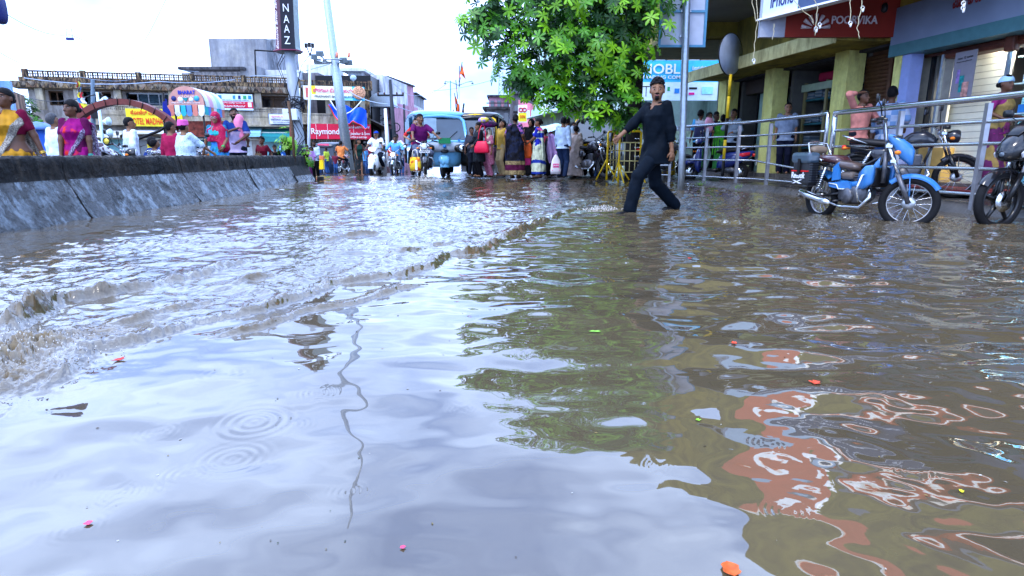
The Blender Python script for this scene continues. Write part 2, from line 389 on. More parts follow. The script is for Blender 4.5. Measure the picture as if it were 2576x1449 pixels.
for nm, ar in (('foam', foam), ('chop', chopa), ('mud', mud)):
    at_ = me.attributes.new(nm, 'FLOAT', 'POINT'); at_.data.foreach_set('value', ar.ravel().astype(np.float32))
wm = bpy.data.materials.new('muddy_water'); wm.use_nodes = True; n = wm.node_tree.nodes; l = wm.node_tree.links; b = n['Principled BSDF']
b.inputs['Roughness'].default_value = .025; b.inputs['IOR'].default_value = 1.98
def attr(a):
    q = n.new('ShaderNodeAttribute'); q.attribute_name = a; return q.outputs['Fac']
t = n.new('ShaderNodeTexCoord')
def nz(sc, det=3, m=None):
    z = n.new('ShaderNodeTexNoise'); z.inputs['Scale'].default_value = sc; z.inputs['Detail'].default_value = det; z.inputs['Roughness'].default_value = .6
    if m:
        q = n.new('ShaderNodeMapping'); q.inputs['Scale'].default_value = m; l.new(t.outputs['Object'], q.inputs['Vector']); l.new(q.outputs['Vector'], z.inputs['Vector'])
    else: l.new(t.outputs['Object'], z.inputs['Vector'])
    return z.outputs['Fac']
mix = n.new('ShaderNodeMix'); mix.data_type = 'RGBA'; mix.inputs[6].default_value = (.064, .048, .027, 1); mix.inputs[7].default_value = (.108, .081, .046, 1)
l.new(nz(1.1, 4), mix.inputs['Factor'])
mm_ = n.new('ShaderNodeMix'); mm_.data_type = 'RGBA'; mm_.inputs[7].default_value = (.085, .056, .022, 1); l.new(mix.outputs[2], mm_.inputs[6]); l.new(attr('mud'), mm_.inputs['Factor'])
mf = n.new('ShaderNodeMix'); mf.data_type = 'RGBA'; mf.inputs[7].default_value = (.24, .185, .11, 1); l.new(mm_.outputs[2], mf.inputs[6]); l.new(attr('foam'), mf.inputs['Factor'])
l.new(mf.outputs[2], b.inputs['Base Color'])
rm = n.new('ShaderNodeMapRange'); rm.inputs['To Min'].default_value = .02; rm.inputs['To Max'].default_value = .22; l.new(attr('foam'), rm.inputs['Value']); l.new(rm.outputs['Result'], b.inputs['Roughness'])
sm = n.new('ShaderNodeMapRange'); sm.inputs['To Min'].default_value = .5; sm.inputs['To Max'].default_value = .04; l.new(attr('mud'), sm.inputs['Value']); l.new(sm.outputs['Result'], b.inputs['Specular IOR Level'])
def bump(height, strength, dist, prev=None):
    q = n.new('ShaderNodeBump'); q.inputs['Distance'].default_value = dist; l.new(height, q.inputs['Height'])
    if isinstance(strength, float): q.inputs['Strength'].default_value = strength
    else: l.new(strength, q.inputs['Strength'])
    if prev: l.new(prev, q.inputs['Normal'])
    return q.outputs['Normal']
def mul(a, k):
    q = n.new('ShaderNodeMath'); q.operation = 'MULTIPLY'; l.new(a, q.inputs[0]); q.inputs[1].default_value = k; return q.outputs[0]
b1 = bump(nz(9, 3, (1, 1.2, 1)), mul(attr('chop'), .35), .03)
b3 = bump(nz(32, 2), mul(attr('chop'), .3), .012, b1)
l.new(b3, b.inputs['Normal'])
me.materials.append(wm)
water = bpy.data.objects.new('flood_water', me); COL.objects.link(water); tag(water, kind='structure')
water['label'] = 'brown flood water covering the street, rippled and foaming'
M_road = grimy('wet_asphalt', (.045, .045, .05), (.02, .02, .022), .4, .6, 1, .35, bump=.3, bscale=40, wet=.08)
g = MB()
def ground(u, v):
    x = -90+180*u; y = -12+270*v**1.6
    z = base_level(x, y) - .16 + .135*float(sstep(20, 27, np.float64(y)))
    return (x, y, z)
g.sheet(ground, 60, 120)
go = g.build('road', M_road); tag(go, kind='structure')
M_pave = grimy('wet_broken_paving', (.10, .09, .08), (.03, .027, .024), .55, 1.5, 1.2, .5, bump=.5, bscale=18, wet=.1)
def pave_edge(x):
    pts = [(-2.2, 19.6), (-1.0, 17.6), (.2, 16.2), (1.6, 15.9), (2.9, 15.6), (3.9, 15.2), (4.3, 13.8), (4.8, 11.9), (5.25, 10.4), (5.5, 8.5), (5.9, 6.0), (6.5, 2.5)]
    return np.interp(x, [p[0] for p in pts], [p[1] for p in pts])
g = MB()
def pave(u, v):
    x = -2.2+12.5*u; y0 = float(pave_edge(x)); y = y0 + (27-y0)*v**1.7
    k = min(1, (y-y0)/.8); z = -.06 + .20*k**.6 + .03*math.sin(x*3.1+y*1.3)*math.sin(y*2.3-x)*k
    if y > 20: z -= .12*min(1, (y-20)/4)
    return (x, y, z)
g.sheet(pave, 110, 70); tag(g.build('pavement', M_pave), kind='structure')
def water_z(x, y):
    r_ = math.hypot(x, y); a = math.atan2(x, y)
    i = int(round(math.log(r_/.2)/math.log(310)*(NR-1))); j = int(np.searchsorted(th, a))
    return float(h[min(max(i, 0), NR-1), min(max(j, 0), NA-1)])
def leaf_mesh(w, l_, curl, seed):
    rnd = random.Random(seed); m = MB()
    def f(u, v):
        k = max(0, math.sin(PI*min(1, u*1.02)))**.7*(1+.35*math.sin(u*13+seed*2)*math.sin(v*9+seed))
        return ((v-.5)*w*k*(1+.2*math.sin(u*9+seed)), (u-.5)*l_, curl*((v-.5)**2*4*k + .6*(u-.5)**2*4)*(1+.3*math.sin(v*7+seed)))
    m.sheet(f, 8, 6); return m
LEAFS = [('floating_petal', 'orange flower petal floating on brown water near the bottom edge', 'petal', (1838, 1428), .035, .04, (.55, .10, .02)),
         ('floating_petal', 'small red petal on the water below the reflected tree, upper of two', 'petal', (1846, 868), .03, .022, (.6, .06, .02)),
         ('floating_petal', 'red petal on the water within the red reflection', 'petal', (2050, 968), .03, .04, (.6, .07, .03)),
         ('floating_petal', 'pink petal floating on the calm water at the lower left', 'petal', (222, 1318), .014, .018, (.75, .08, .16)),
         ('floating_petal', 'pink petal floating near the bottom edge left of the middle', 'petal', (1014, 1383), .009, .012, (.75, .08, .16)),
         ('floating_leaf', 'bright green leaf floating in the dark tree reflection', 'leaf', (1756, 1055), .013, .015, (.25, .55, .03)),
         ('floating_leaf', 'yellow green leaf floating on the green reflection of the tree', 'leaf', (1496, 838), .02, .05, (.2, .45, .05)),
         ('floating_leaf', 'yellow leaf floating at the right among the red reflections', 'leaf', (2417, 1243), .010, .014, (.6, .55, .02)),
         ('floating_petal', 'dark red petals floating left of the centre on the ruffled water', 'petal', (300, 908), .04, .03, (.5, .05, .04)),
         ('floating_petal', 'pink red petal on the rough water left of the wading man', 'petal', (1735, 652), .03, .03, (.55, .05, .04))]
for i, (nm, lb, ca, (x, y), w_, l_, c_) in enumerate(LEAFS):
    p = on(x, y); o = leaf_mesh(w_, l_, .002+w_*.06, i).build(nm, mat('petal_%d' % i, c_, .5, var=.3, scale=60)); o.location = (p.x, p.y, water_z(p.x, p.y)+.002); o.rotation_euler = (0, 0, i*1.3); tag(o, lb, ca)
rnd = random.Random(12); m = MB()
for k in range(100):
    x, y = rnd.uniform(150, 2560), rnd.uniform(500, 1440)**1.0; q = on(x, y, 0); s_ = rnd.uniform(.0015, .005)*(.4+q.y*.5); a = rnd.random()*6.3; z = water_z(q.x, q.y)+.0015; c_, d_ = math.cos(a)*s_, math.sin(a)*s_
    m.add([(q.x+c_, q.y+d_, z), (q.x-d_*.4, q.y+c_*.4, z+s_*.2), (q.x-c_, q.y-d_, z), (q.x+d_*.5, q.y-c_*.5, z)], [(0, 1, 2, 3)], k % 4, False)
tag(m.build('floating_debris', [mat('deb_a', (.05, .03, .015), .6), mat('deb_b', (.18, .13, .04), .6), mat('deb_c', (.45, .42, .35), .6), mat('deb_d', (.03, .05, .01), .6)], recalc=False), 'scattered bits of soaked leaf and litter floating on the flood', kind='stuff')
o = MB().box((0, 0, 0), (.16, .1, .12), bev=.02).build('brick', mat('black_wet', (.01, .01, .012), .3)); p = on(824, 452, .1); o.location = (p.x, 15.3, .15); tag(o, 'small black block standing in the shallow water before the scooter', 'brick')
for k, (lb, x, y) in enumerate((('crumpled clear plastic cup lying upright at the foot of the railing', 1983, 483),)):
    p = on(x, y, .03); o = MB().lathe([(.03, 0), (.038, .05), (.045, .1), (.047, .11)], seg=14).build('plastic_cup', mat('cup_plastic', (.75, .78, .8), .25, alpha=.75)); o.location = p; o.rotation_euler = (.5, .4, 0); tag(o, lb, 'cup')
o = MB().sheet(lambda u, v: (.5*(u-.5), .14*(v-.5)+.04*math.sin(u*5), .02+.015*math.sin(u*11+v*4)), 16, 6).build('paper_sheet', mat('soggy_paper', (.62, .6, .55), .6)); p = on(2040, 492, .02); o.location = p; tag(o, 'strip of soggy white paper lying by the railing foot', 'paper')

M_bar = grimy('wet_old_concrete', (.19, .24, .285), (.006, .009, .011), .60, 2.2, 2.6, .30, second=(.035, .045, .05), bump=1.0, wet=.05, bscale=20, contrast=.05)  # bluish sky sheen of the wet slope is put into the base colour
M_bartop = grimy('black_upper_concrete', (.022, .021, .02), (.005, .005, .006), .6, 2.2, 4, .6, second=(.055, .042, .03), bump=.9, bscale=22)  # upper vertical face, near-black with brown patches
M_barrim = grimy('weathered_rim', (.20, .19, .18), (.02, .02, .018), .62, 7, 1, .85, second=(.09, .085, .08), bump=1.0, bscale=26, contrast=.05)
ys = [2.6, 5.05, 6.95, 9.6, 12.2, 13.9, 15.0, 16.55]
blab = ['concrete barrier block cut by the left edge of the picture', 'concrete barrier block below the woman in the mustard sari', 'concrete barrier block with a crack line below the checked shirt man',
        'dark concrete barrier block below the man in the pink cap', 'concrete barrier block below the woman in the magenta scarf', 'short concrete barrier block with a narrow gap at its far side', 'last concrete barrier block, brown and smooth, ending at the black planter']
rng = random.Random(4)
for bi in range(7):
    y0, y1 = ys[bi]+.012, ys[bi+1]-.014
    prof = [(.34, -.2), (.30, .0), (.245, .08), (.17, .22), (.09, .375), (.055, .45), (.045, .50), (.035, .62), (.02, .683), (-.01, .706), (-.05, .712), (-.16, .712), (-.2, .69), (-.22, .6), (-.26, .4), (-.42, 0), (-.42, -.2)]
    P = []
    for (a, c), (a2, c2) in zip(prof[:-1], prof[1:]):
        k = max(1, int(math.hypot(a2-a, c2-c)/.022))
        P += [(a+(a2-a)*i/k, c+(c2-c)*i/k) for i in range(k)]
    P.append(prof[-1]); N = max(8, int((y1-y0)/.025)); P = np.array(P)
    Yg, Pg = np.meshgrid(np.linspace(y0, y1, N+1), np.arange(len(P)), indexing='ij'); A_ = P[Pg.astype(int), 0]; Z_ = P[Pg.astype(int), 1]
    s_ = np.cumsum(np.r_[0, np.hypot(*np.diff(P, axis=0).T)])[Pg.astype(int)]
    nn = .010*pnoise(Yg*3, s_*3, 50+bi)+.007*pnoise(Yg*10, s_*9, 51+bi)+.005*pnoise(Yg*26, s_*26, 52)
    rim = sstep(.64, .70, Z_); nn = nn + rim*(.016*pnoise(Yg*14, s_*14, 53)+.012*pnoise(Yg*38, s_*38, 54))
    chip = np.clip(pnoise(Yg*2.2, s_*1.5, 60+bi)-.42, 0, 1)*.10; nn = nn - chip*(Z_ < .5)
    X_ = BX(Yg)-.26 + A_ + nn; Z2 = Z_ + nn*(rim*.7)
    if bi == 6: X_ = X_ - .0
    m = MB(); q = len(P)
    fs = [(i*q+j, (i+1)*q+j, (i+1)*q+j+1, i*q+j+1) for i in range(N) for j in range(q-1)]
    fs += [tuple(range(q)), tuple(N*q+j for j in range(q-1, -1, -1))]
    vs = np.stack([X_.ravel(), Yg.ravel(), Z2.ravel()], 1); m.add(vs, fs, 0, True)
    root = m.build('concrete_barrier', [M_bar, M_bartop, M_barrim])
    zc = Z_[:-1, :-1].ravel(); mi = np.where(zc > .69, 2, np.where(zc > (.435 if bi < 6 else .2), 1, 0)).astype(np.int32); mi = np.r_[mi, [1, 1]]
    root.data.polygons.foreach_set('material_index', mi.tolist()); tag(root, blab[bi], 'barrier', 'concrete blocks of the road barrier')
p = at(997, 390, 13.3); p.x = float(BX(13.3))-.33
o = MB().box((0, 0, .03), (.1, .1, .06), bev=.01).tube([(-.02, 0, .05), (-.02, 0, .1), (.02, 0, .1), (.02, 0, .05)], .006).build('iron_stub', mat('rusty_iron', (.12, .08, .04), .7, var=.4)); o.location = (p.x, 13.3, .70); tag(o, 'small rusty box with a wire loop set on the barrier top', 'iron stub')
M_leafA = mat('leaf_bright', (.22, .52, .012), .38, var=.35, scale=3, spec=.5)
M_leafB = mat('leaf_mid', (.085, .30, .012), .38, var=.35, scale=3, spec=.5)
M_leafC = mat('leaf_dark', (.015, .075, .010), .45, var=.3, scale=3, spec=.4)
for m_ in (M_leafA, M_leafB, M_leafC): 
    n = m_.node_tree.nodes; l = m_.node_tree.links; b = n['Principled BSDF']; tr = n.new('ShaderNodeBsdfTranslucent'); ms = n.new('ShaderNodeMixShader'); ms.inputs[0].default_value = .32
    l.new([k for k in n if k.type == 'VALTORGB'][0].outputs['Color'], tr.inputs['Color'])
    l.new(b.outputs['BSDF'], ms.inputs[1]); l.new(tr.outputs['BSDF'], ms.inputs[2]); l.new(ms.outputs[0], n['Material Output'].inputs['Surface'])
M_bark = grimy('dark_bark', (.035, .028, .022), (.012, .01, .009), .5, 4, 3, .9, bump=1, bscale=30)
rng = random.Random(11)
TY = 16.0
tx = xat(1592, 440, TY)
tree = thing('shade_tree', 'broad green tree with whorled leaves overhanging the water behind the wading man', 'tree', (tx, TY, .1))
m = MB()
trunk_pts = [(0, 0, -.1), (-.03, 0, .6), (-.06, -.1, 1.3), (-.10, -.4, 2.2), (-.2, -.9, 3.1), (-.34, -1.6, 4.2), (-.4, -2.1, 5.4)]
m.tube(trunk_pts, [.22, .19, .175, .17, .16, .12, .06], seg=14)
LOB = [(1545, 40, 150, 12.4), (1548, 150, 78, 12.6), (1480, 180, 105, 12.7), (1370, 110, 120, 12.3), (1270, 90, 85, 12.0), (1205, 55, 45, 11.9), (1310, 190, 60, 12.4),
       (1250, 20, 70, 12.0), (1380, -30, 140, 12.2), (1560, -90, 170, 12.4), (1440, 245, 50, 12.6), (1540, 240, 65, 12.5), (1572, 300, 36, 12.9), (1500, 285, 36, 12.2), (1395, 250, 40, 12.1), (1580, 50, 66, 12.9), (1565, 215, 34, 12.9), (1345, 225, 36, 12.4),
       (1460, 90, 130, 12.9), (1600, -60, 100, 12.6)]
lobes = []
for x, y, r_, Y in LOB:
    p = at(x, y, Y); lobes.append((Vector(p)-Vector((tx, TY, .1)), r_/FPX*Y*1.03))
for q in ((-1.4, -1.3, 4.6, 1.35), (-.3, -1.2, 5.0, 1.3), (-.9, -.6, 5.9, 1.3), (-2.4, -1.4, 4.1, .95), (-.6, -.2, 6.5, 1.0), (-.2, .5, 5.4, 1.1), (-.3, .8, 3.9, 1.2)):
    lobes.append((Vector(q[:3]), q[3]))
for c, r_ in lobes[::1]:
    j = min(range(2, len(trunk_pts)), key=lambda i: (Vector(trunk_pts[i])-c).length + (0 if Vector(trunk_pts[i]).z < c.z+.3 else 1.5))
    a = Vector(trunk_pts[j]); mid = (a+c)/2 + Vector((rng.uniform(-.1, .1), rng.uniform(-.1, .1), .12))
    m.tube([a, mid, c], [.055, .04, .02], seg=7)
    for k in range(5):
        d = Vector((rng.gauss(0, 1), rng.gauss(0, 1), rng.gauss(.2, 1))).normalized(); m.tube([c, c+d*r_*.5+Vector((0, 0, .05)), c+d*r_*.85], [.017, .012, .005], seg=5)
m.build('trunk', M_bark, tree)
def whorls(centres, mb, rnd, size=(.12, .18)):
    for c, nrm, mi in centres:
        nrm = nrm.normalized(); a = nrm.orthogonal().normalized(); b_ = nrm.cross(a); L_ = rnd.uniform(*size); k = rnd.choice((6, 7, 7, 8)); off = rnd.random()*6.28
        droop = rnd.uniform(.15, .6)
        for i in range(k):
            q = off+2*PI*i/k+rnd.uniform(-.15, .15); d = a*math.cos(q)+b_*math.sin(q); s = nrm.cross(d); l_ = L_*rnd.uniform(.8, 1.1); w = l_*.17
            pts = []
            for t_, ww in ((.06, .25), (.4, .8), (.72, 1), (.93, .62)):
                ce = c + d*(l_*t_) + nrm*(l_*(.28*t_ - droop*t_*t_)); lift = nrm*(w*ww*.25)
                pts += [ce-s*(w*ww)+lift, ce, ce+s*(w*ww)+lift]
            tip = c+d*l_+nrm*(l_*(.28-droop)); pts.append(tip)
            fs = []
            for r in range(3):
                fs += [(r*3, r*3+1, r*3+4, r*3+3), (r*3+1, r*3+2, r*3+5, r*3+4)]
            fs += [(9, 10, 12), (10, 11, 12)]
            mb.add([tuple(p) for p in pts], fs, mi, True)
mb = MB(); cs = []
for c, r_ in lobes:
    nW = int(30+92*r_*r_*1.5)
    for k in range(nW):
        d = Vector((rng.gauss(0, 1), rng.gauss(0, 1), rng.gauss(0, 1))).normalized()
        rad = r_*(rng.random()**.42)
        p = c + Vector((d.x*rad*1.05, d.y*rad, d.z*rad*.92))
        if any((p-c2).length < r2*.45 for c2, r2 in lobes if (c2-c).length > .01): 
            if rng.random() < .55: continue
        nrm = (d*.8 + Vector((rng.gauss(0, .35), -.45+rng.gauss(0, .35), .75+rng.gauss(0, .3))))
        out = rad/r_; mi = 0 if (out > .82 and rng.random() < .5) else (1 if out > .62 and rng.random() < .7 else 2)  # crown shade put into leaf colour: inner whorls dark, outer ones bright
        cs.append((p, nrm, mi))
whorls(cs, mb, rng)
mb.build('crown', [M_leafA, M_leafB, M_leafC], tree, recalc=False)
print('whorls', len(cs))
class Facade:
    """a vertical plane: local X along the wall, local -Y out of it, Z up"""
    def __init__(s, p0, p1):
        s.o = Vector((p0[0], p0[1], 0)); u = Vector((p1[0]-p0[0], p1[1]-p0[1], 0)); s.len = u.length; s.u = u.normalized()
        s.rz = math.atan2(s.u.y, s.u.x); s.n = Vector((math.sin(s.rz), -math.cos(s.rz), 0))
    def px(s, x, y, off=0):
        d = ray(x, y); c = Vector((0, 0, CAMZ)); q = s.o + s.n*off
        t = (q-c).dot(s.n)/d.dot(s.n); p = c+d*t; return ((p-s.o).dot(s.u), p.z)
    def rect(s, x0, y0, x1, y1, off=0):
        """display rectangle -> (x0, x1, z0, z1) on the wall"""
        a = s.px(x0, (y0+y1)/2, off)[0]; b = s.px(x1, (y0+y1)/2, off)[0]; zt = s.px((x0+x1)/2, y0, off)[1]; zb = s.px((x0+x1)/2, y1, off)[1]
        return a, b, zb, zt
def bxr(m, r, y0, y1, mi=0, bev=0):
    x0, x1, z0, z1 = r
    return m.box(((x0+x1)/2, (y0+y1)/2, (z0+z1)/2), (abs(x1-x0), abs(y1-y0), abs(z1-z0)), mi, bev=bev)
def wall_open(m, x0, x1, z0, z1, ops, y0, y1, mi=0):
    """wall slab with rectangular openings (x0,x1,z0,z1)"""
    xs = sorted({x0, x1, *[v for o in ops for v in o[:2] if x0 < v < x1]}); zs = sorted({z0, z1, *[v for o in ops for v in o[2:] if z0 < v < z1]})
    for a, b in zip(xs[:-1], xs[1:]):
        run = None
        for c, d in zip(zs[:-1], zs[1:]):
            mx_, mz = (a+b)/2, (c+d)/2; hole = any(o[0] < mx_ < o[1] and o[2] < mz < o[3] for o in ops)
            if hole:
                if run: bxr(m, (a, b, run[0], run[1]), y0, y1, mi); run = None
            else: run = (run[0], d) if run else (c, d)
        if run: bxr(m, (a, b, run[0], run[1]), y0, y1, mi)
def banner(name, label, cat, F, r, off, colour, texts=(), frame_m=None, t=.06, parts=()):
    """sign board on a facade: texts = (string, fx, fz, width fraction, height fraction, material); parts = (name, fx0, fx1, fz0, fz1, material)"""
    x0, x1, z0, z1 = r; w, h_ = x1-x0, z1-z0
    q = F.o + F.u*x0 + F.n*off; root = thing(name, label, cat, (q.x, q.y, z0), F.rz)
    MB().box((w/2, 0, h_/2), (w, t, h_)).build('board', colour, root)
    if frame_m:
        fm = MB(); k = min(w, h_)*.03
        for a in ((w/2, 0, w, k), (w/2, h_, w, k)): fm.box((a[0], -.0, a[1]), (a[2]+k, t*1.5, k))
        for a in (0, w): fm.box((a, 0, h_/2), (k, t*1.5, h_-k*1.1))
        fm.build('sign_frame', frame_m, root)
    for i, (nm, a, b, c, d, mm) in enumerate(parts):
        MB().box(((a+b)/2*w, -t/2-.004-.003*i, (c+d)/2*h_), ((b-a)*w, .012, (d-c)*h_)).build(nm, mm, root)
    for s_, fx, fz, fw, fh, mm in texts:
        lettering(s_, frame((fx*w, -t/2-.05, fz*h_), (1, 0, 0)), fh*h_, mm, root, width=fw*w, ext=.008, bold=.012)
    return root
C = lambda nm, c=(.5, .5, .5), r=.55, **k: mat(nm, c, r, **k)
P_white = C('paint_white', (.78, .8, .84), .5, var=.06); P_red = C('sign_red', (.62, .01, .05), .4, var=.08); P_yel = C('banner_yellow', (.85, .72, .03), .5, var=.08)
P_txtred = C('text_red', (.75, .05, .02), .5, var=.03); P_navy = C('text_navy', (.02, .03, .16), .5, var=.03); P_black = C('paint_black', (.006, .006, .007), .4, var=.1)
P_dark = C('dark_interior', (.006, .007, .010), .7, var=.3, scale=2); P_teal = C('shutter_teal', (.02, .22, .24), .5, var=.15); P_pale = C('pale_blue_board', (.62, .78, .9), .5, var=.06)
P_blue = C('paint_blue', (.03, .22, .62), .35, var=.1); P_wood = C('shutter_wood', (.10, .055, .03), .7, var=.35, stretch=(1, 1, 8)); P_glassd = C('window_glass', (.02, .04, .06), .06, var=.2, spec=.9)
P_steel = C('galvanised_steel', (.34, .40, .46), .38, metal=.75, var=.16, scale=14, bump=.15); P_inox = C('stainless_tube', (.58, .60, .62), .17, metal=1, var=.06)
P_wire = C('cable_black', (.015, .015, .02), .6); P_conc = grimy('pole_concrete', (.30, .31, .33), (.08, .08, .09), .35, 1.5, 3, .75, bump=.2)
P_magenta = C('text_magenta', (.75, .02, .25), .5, var=.03); P_green = C('paint_green', (.02, .30, .12), .45)

F = Facade((-37.5, 48.4), (-12.2, 54.9))
ZZ = lambda y, x=300: F.px(x, y)[1]
M_h1 = grimy('stained_cream_wall', (.62, .54, .38), (.07, .05, .035), .44, .8, 3, .85, second=(.42, .40, .38), bscale=6, contrast=.22)
M_h2 = grimy('stained_lavender_wall', (.66, .61, .58), (.12, .09, .08), .36, .8, 3, .85, second=(.5, .46, .42), bscale=6, contrast=.22)
M_hd = grimy('black_mould_wall', (.34, .24, .13), (.022, .02, .02), .62, 1.3, 5, .9, second=(.16, .07, .05), bscale=6, contrast=.09)
M_tri = grimy('diamond_sunshade', (.46, .39, .30), (.04, .035, .03), .5, 2.5, 2, .9, second=(.30, .16, .12), bscale=6)
SPLIT = F.px(752, 300)[0]
hx = thing('hotel_building', 'long two storey stained hotel with pierced parapet behind the yellow banner', 'building', (F.o.x, F.o.y, 0), F.rz)
zr = [ZZ(395), ZZ(312), ZZ(281), ZZ(268), ZZ(229), ZZ(214), ZZ(200), ZZ(183.5)] 
wins = [F.rect(123, 229, 160, 264)[:2], F.rect(205, 229, 255, 264)[:2], F.rect(258, 229, 280, 264)[:2], F.rect(318, 229, 424, 264)[:2], F.rect(440, 229, 520, 264)[:2], F.rect(560, 232, 632, 268)[:2], F.rect(657, 232, 740, 268)[:2]]
m = MB(); ops = [(a, b, zr[3], zr[4]-.1) for a, b in wins]
shops = [(1+i*3.1, 3.4+i*3.1, 0, zr[0]+1.6) for i in range(8) if 3.4+i*3.1 < SPLIT]
wall_open(m, 0, SPLIT, -.6, zr[4], ops+shops, 0, .35, 0)
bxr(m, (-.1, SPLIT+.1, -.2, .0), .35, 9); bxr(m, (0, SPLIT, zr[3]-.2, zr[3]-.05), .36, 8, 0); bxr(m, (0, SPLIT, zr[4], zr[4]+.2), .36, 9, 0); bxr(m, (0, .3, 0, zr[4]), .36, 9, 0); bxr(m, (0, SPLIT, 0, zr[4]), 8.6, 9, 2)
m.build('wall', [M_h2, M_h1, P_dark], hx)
m = MB() 
m.prism([(-1.1, zr[5]+.03), (0, zr[5]+.12), (0, zr[4]-.02), (-1.0, zr[4]+.02)], -.6, SPLIT, 0, plane='YZ')
for i in range(int(SPLIT/.62)):
    x = -.4+i*.62; m.prism([(x, zr[4]+.03), (x+.31, zr[5]-.03), (x+.62, zr[4]+.03)], -1.13, -1.08, 1, plane='XZ')
m.build('sunshade', [M_tri, M_hd], hx)
m = MB(); bxr(m, (-.4, SPLIT, zr[5]+.13, zr[6]), -.25, .35); m.build('roof_band', M_hd, hx)
def jali(x0, x1, z0, z1, y, name, mt, root, step=.34, broken=()):
    m = MB(); bxr(m, (x0, x1, z1-.10, z1), y-.08, y+.08); bxr(m, (x0, x1, z0, z0+.08), y-.07, y+.07); bxr(m, (x0, x1, (z0+z1)/2-.03, (z0+z1)/2+.03), y-.03, y+.03)
    for i in range(int((x1-x0)/step)):
        x = x0+(i+.5)*step
        m.box((x, y, (z0+z1)/2), (.10, .09, z1-z0-.1)); m.box((x+step/2, y, (z0+z1)/2+(z1-z0)*.24), (.05, .05, (z1-z0)*.35)); m.box((x+step/2, y, (z0+z1)/2-(z1-z0)*.24), (.05, .05, (z1-z0)*.35))
    for i in range(int((x1-x0)/3.9)+2):
        x = min(x0+i*3.9, x1); m.box((x, y, (z0+z1)/2+.02), (.36, .24, z1-z0+.12))
    m.build(name, mt, root)
jali(0, SPLIT, zr[6], zr[7]+.02, 0, 'roof_parapet', M_hd, hx)
jali(3.4, SPLIT, zr[2], zr[3]+.05, -1.0, 'balcony_railing', M_h1, hx, .28)
m = MB(); bxr(m, (3.2, SPLIT, zr[1], zr[2]), -1.1, -.9, 0); bxr(m, (3.2, SPLIT, zr[1]-.12, zr[1]), -1.25, .0, 0); bxr(m, (3.2, SPLIT, zr[2]-.3, zr[2]-.2), -1.14, -1.1, 0); m.build('balcony', M_h1, hx)
for a in (105, 200, 298, 432, 540, 645):
    m = MB(); x = F.px(a, 250)[0]; bxr(m, (x, x+.5, zr[2], zr[4]), -.9, -.5); m.build('column', M_h1, hx)
for i, (a, b) in enumerate(wins): 
    m = MB(); w = b-a; zb, zt = zr[3], zr[4]-.1
    for k in range(int(w/.95)+1): bxr(m, (a+k*w/(int(w/.95)+1), a+k*w/(int(w/.95)+1)+.09, zb, zt), .1, .2)
    bxr(m, (a, b, zb, zb+.08), .08, .22); bxr(m, (a, b, zt-.1, zt), .08, .22); wf = m.build('window', P_glassd if i in (1, 3) else P_wood, hx)
    if i in (1, 3, 5, 6):
        m = MB(); nsl = int((zt-zb)/.09)
        for k in range(nsl): m.box(((a+b)/2+w*.12, .16, zb+(k+.5)*(zt-zb)/nsl), (w*.72, .05, .05))
        m.build('shutter', P_wood if i > 4 else C('shutter_blue_grey', (.05, .10, .14), .7, var=.3), wf)
m = MB()
for i, (a, b, c, d) in enumerate(shops): bxr(m, (a+.02, b-.02, c, d-.02), .1, .16, i % 4)
m.build('shop_shutter', [C('shutter_white', (.6, .64, .66), .5), C('shutter_cyan', (.25, .55, .62), .5), C('shutter_grey', (.3, .32, .34), .6), P_teal], hx)
m = MB(); bxr(m, (2, SPLIT-1, zr[0]+1.75, zr[0]+2.05), -.9, 0, 0); bxr(m, (2, SPLIT-1, zr[1]-1.2, zr[1]-1.1), -.2, 0, 0); m.build('shop_ledge', C('cream_ledge', (.7, .68, .58), .7), hx)
F2x1 = F.px(932, 300)[0]
h2 = thing('restaurant_building', 'stained two storey corner building above the red cloth shop sign', 'building', (F.o.x, F.o.y, 0), F.rz)
z2 = [0, ZZ(352, 860), ZZ(312, 860), ZZ(297, 860), ZZ(288, 860), ZZ(250, 860), ZZ(222, 860), ZZ(206, 860)]
m = MB(); wall_open(m, SPLIT+.15, F2x1, -.6, z2[6], [(SPLIT+.8, F2x1-1.6, z2[3], z2[5]), (SPLIT+1.2, SPLIT+4.4, 0, z2[1]), (SPLIT+5.1, SPLIT+8.8, 0, z2[1]), (F2x1-1.0, F2x1-.3, 0, z2[1])], 0, .35)
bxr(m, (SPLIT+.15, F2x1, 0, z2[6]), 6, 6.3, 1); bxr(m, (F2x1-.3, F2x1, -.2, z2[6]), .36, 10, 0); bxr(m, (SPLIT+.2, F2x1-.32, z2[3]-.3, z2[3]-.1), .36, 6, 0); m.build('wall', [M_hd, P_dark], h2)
jali(SPLIT+.15, F2x1+.1, z2[6]-.1, z2[7]+.05, -.1, 'roof_parapet', M_hd, h2); jali(SPLIT+.2, F2x1-.4, z2[3], z2[4], -1.0, 'balcony_railing', M_h1, h2, .28)
m = MB(); bxr(m, (SPLIT+.2, F2x1-.4, z2[2], z2[3]), -1.1, -.9); bxr(m, (SPLIT+.2, F2x1-.4, z2[2]-.1, z2[2]), -1.2, 0); m.build('balcony', M_h1, h2)
for a in (820, 868, 905): m = MB(); x = F.px(a, 270)[0]; bxr(m, (x, x+.45, z2[3], z2[5]), -.8, -.4); m.build('column', M_h1, h2)
for i in range(9):
    y = 1+i*1.0
    for z in ((z2[4]+z2[5])/2, 1.7): MB().box((F2x1+.02, y, z), (.1, .61, 1.2)).build('side_window', P_glassd, h2)
m = MB(); m.prism([(F2x1, z2[2]+.4), (F2x1+1.5, z2[2]-.3), (F2x1+1.5, z2[2]-.2), (F2x1, z2[2]+.5)], .3, 9, 0, plane='XZ'); m.build('tin_awning', C('rusty_tin', (.16, .15, .15), .6, var=.4, stretch=(1, 6, 1)), h2)
m = MB()
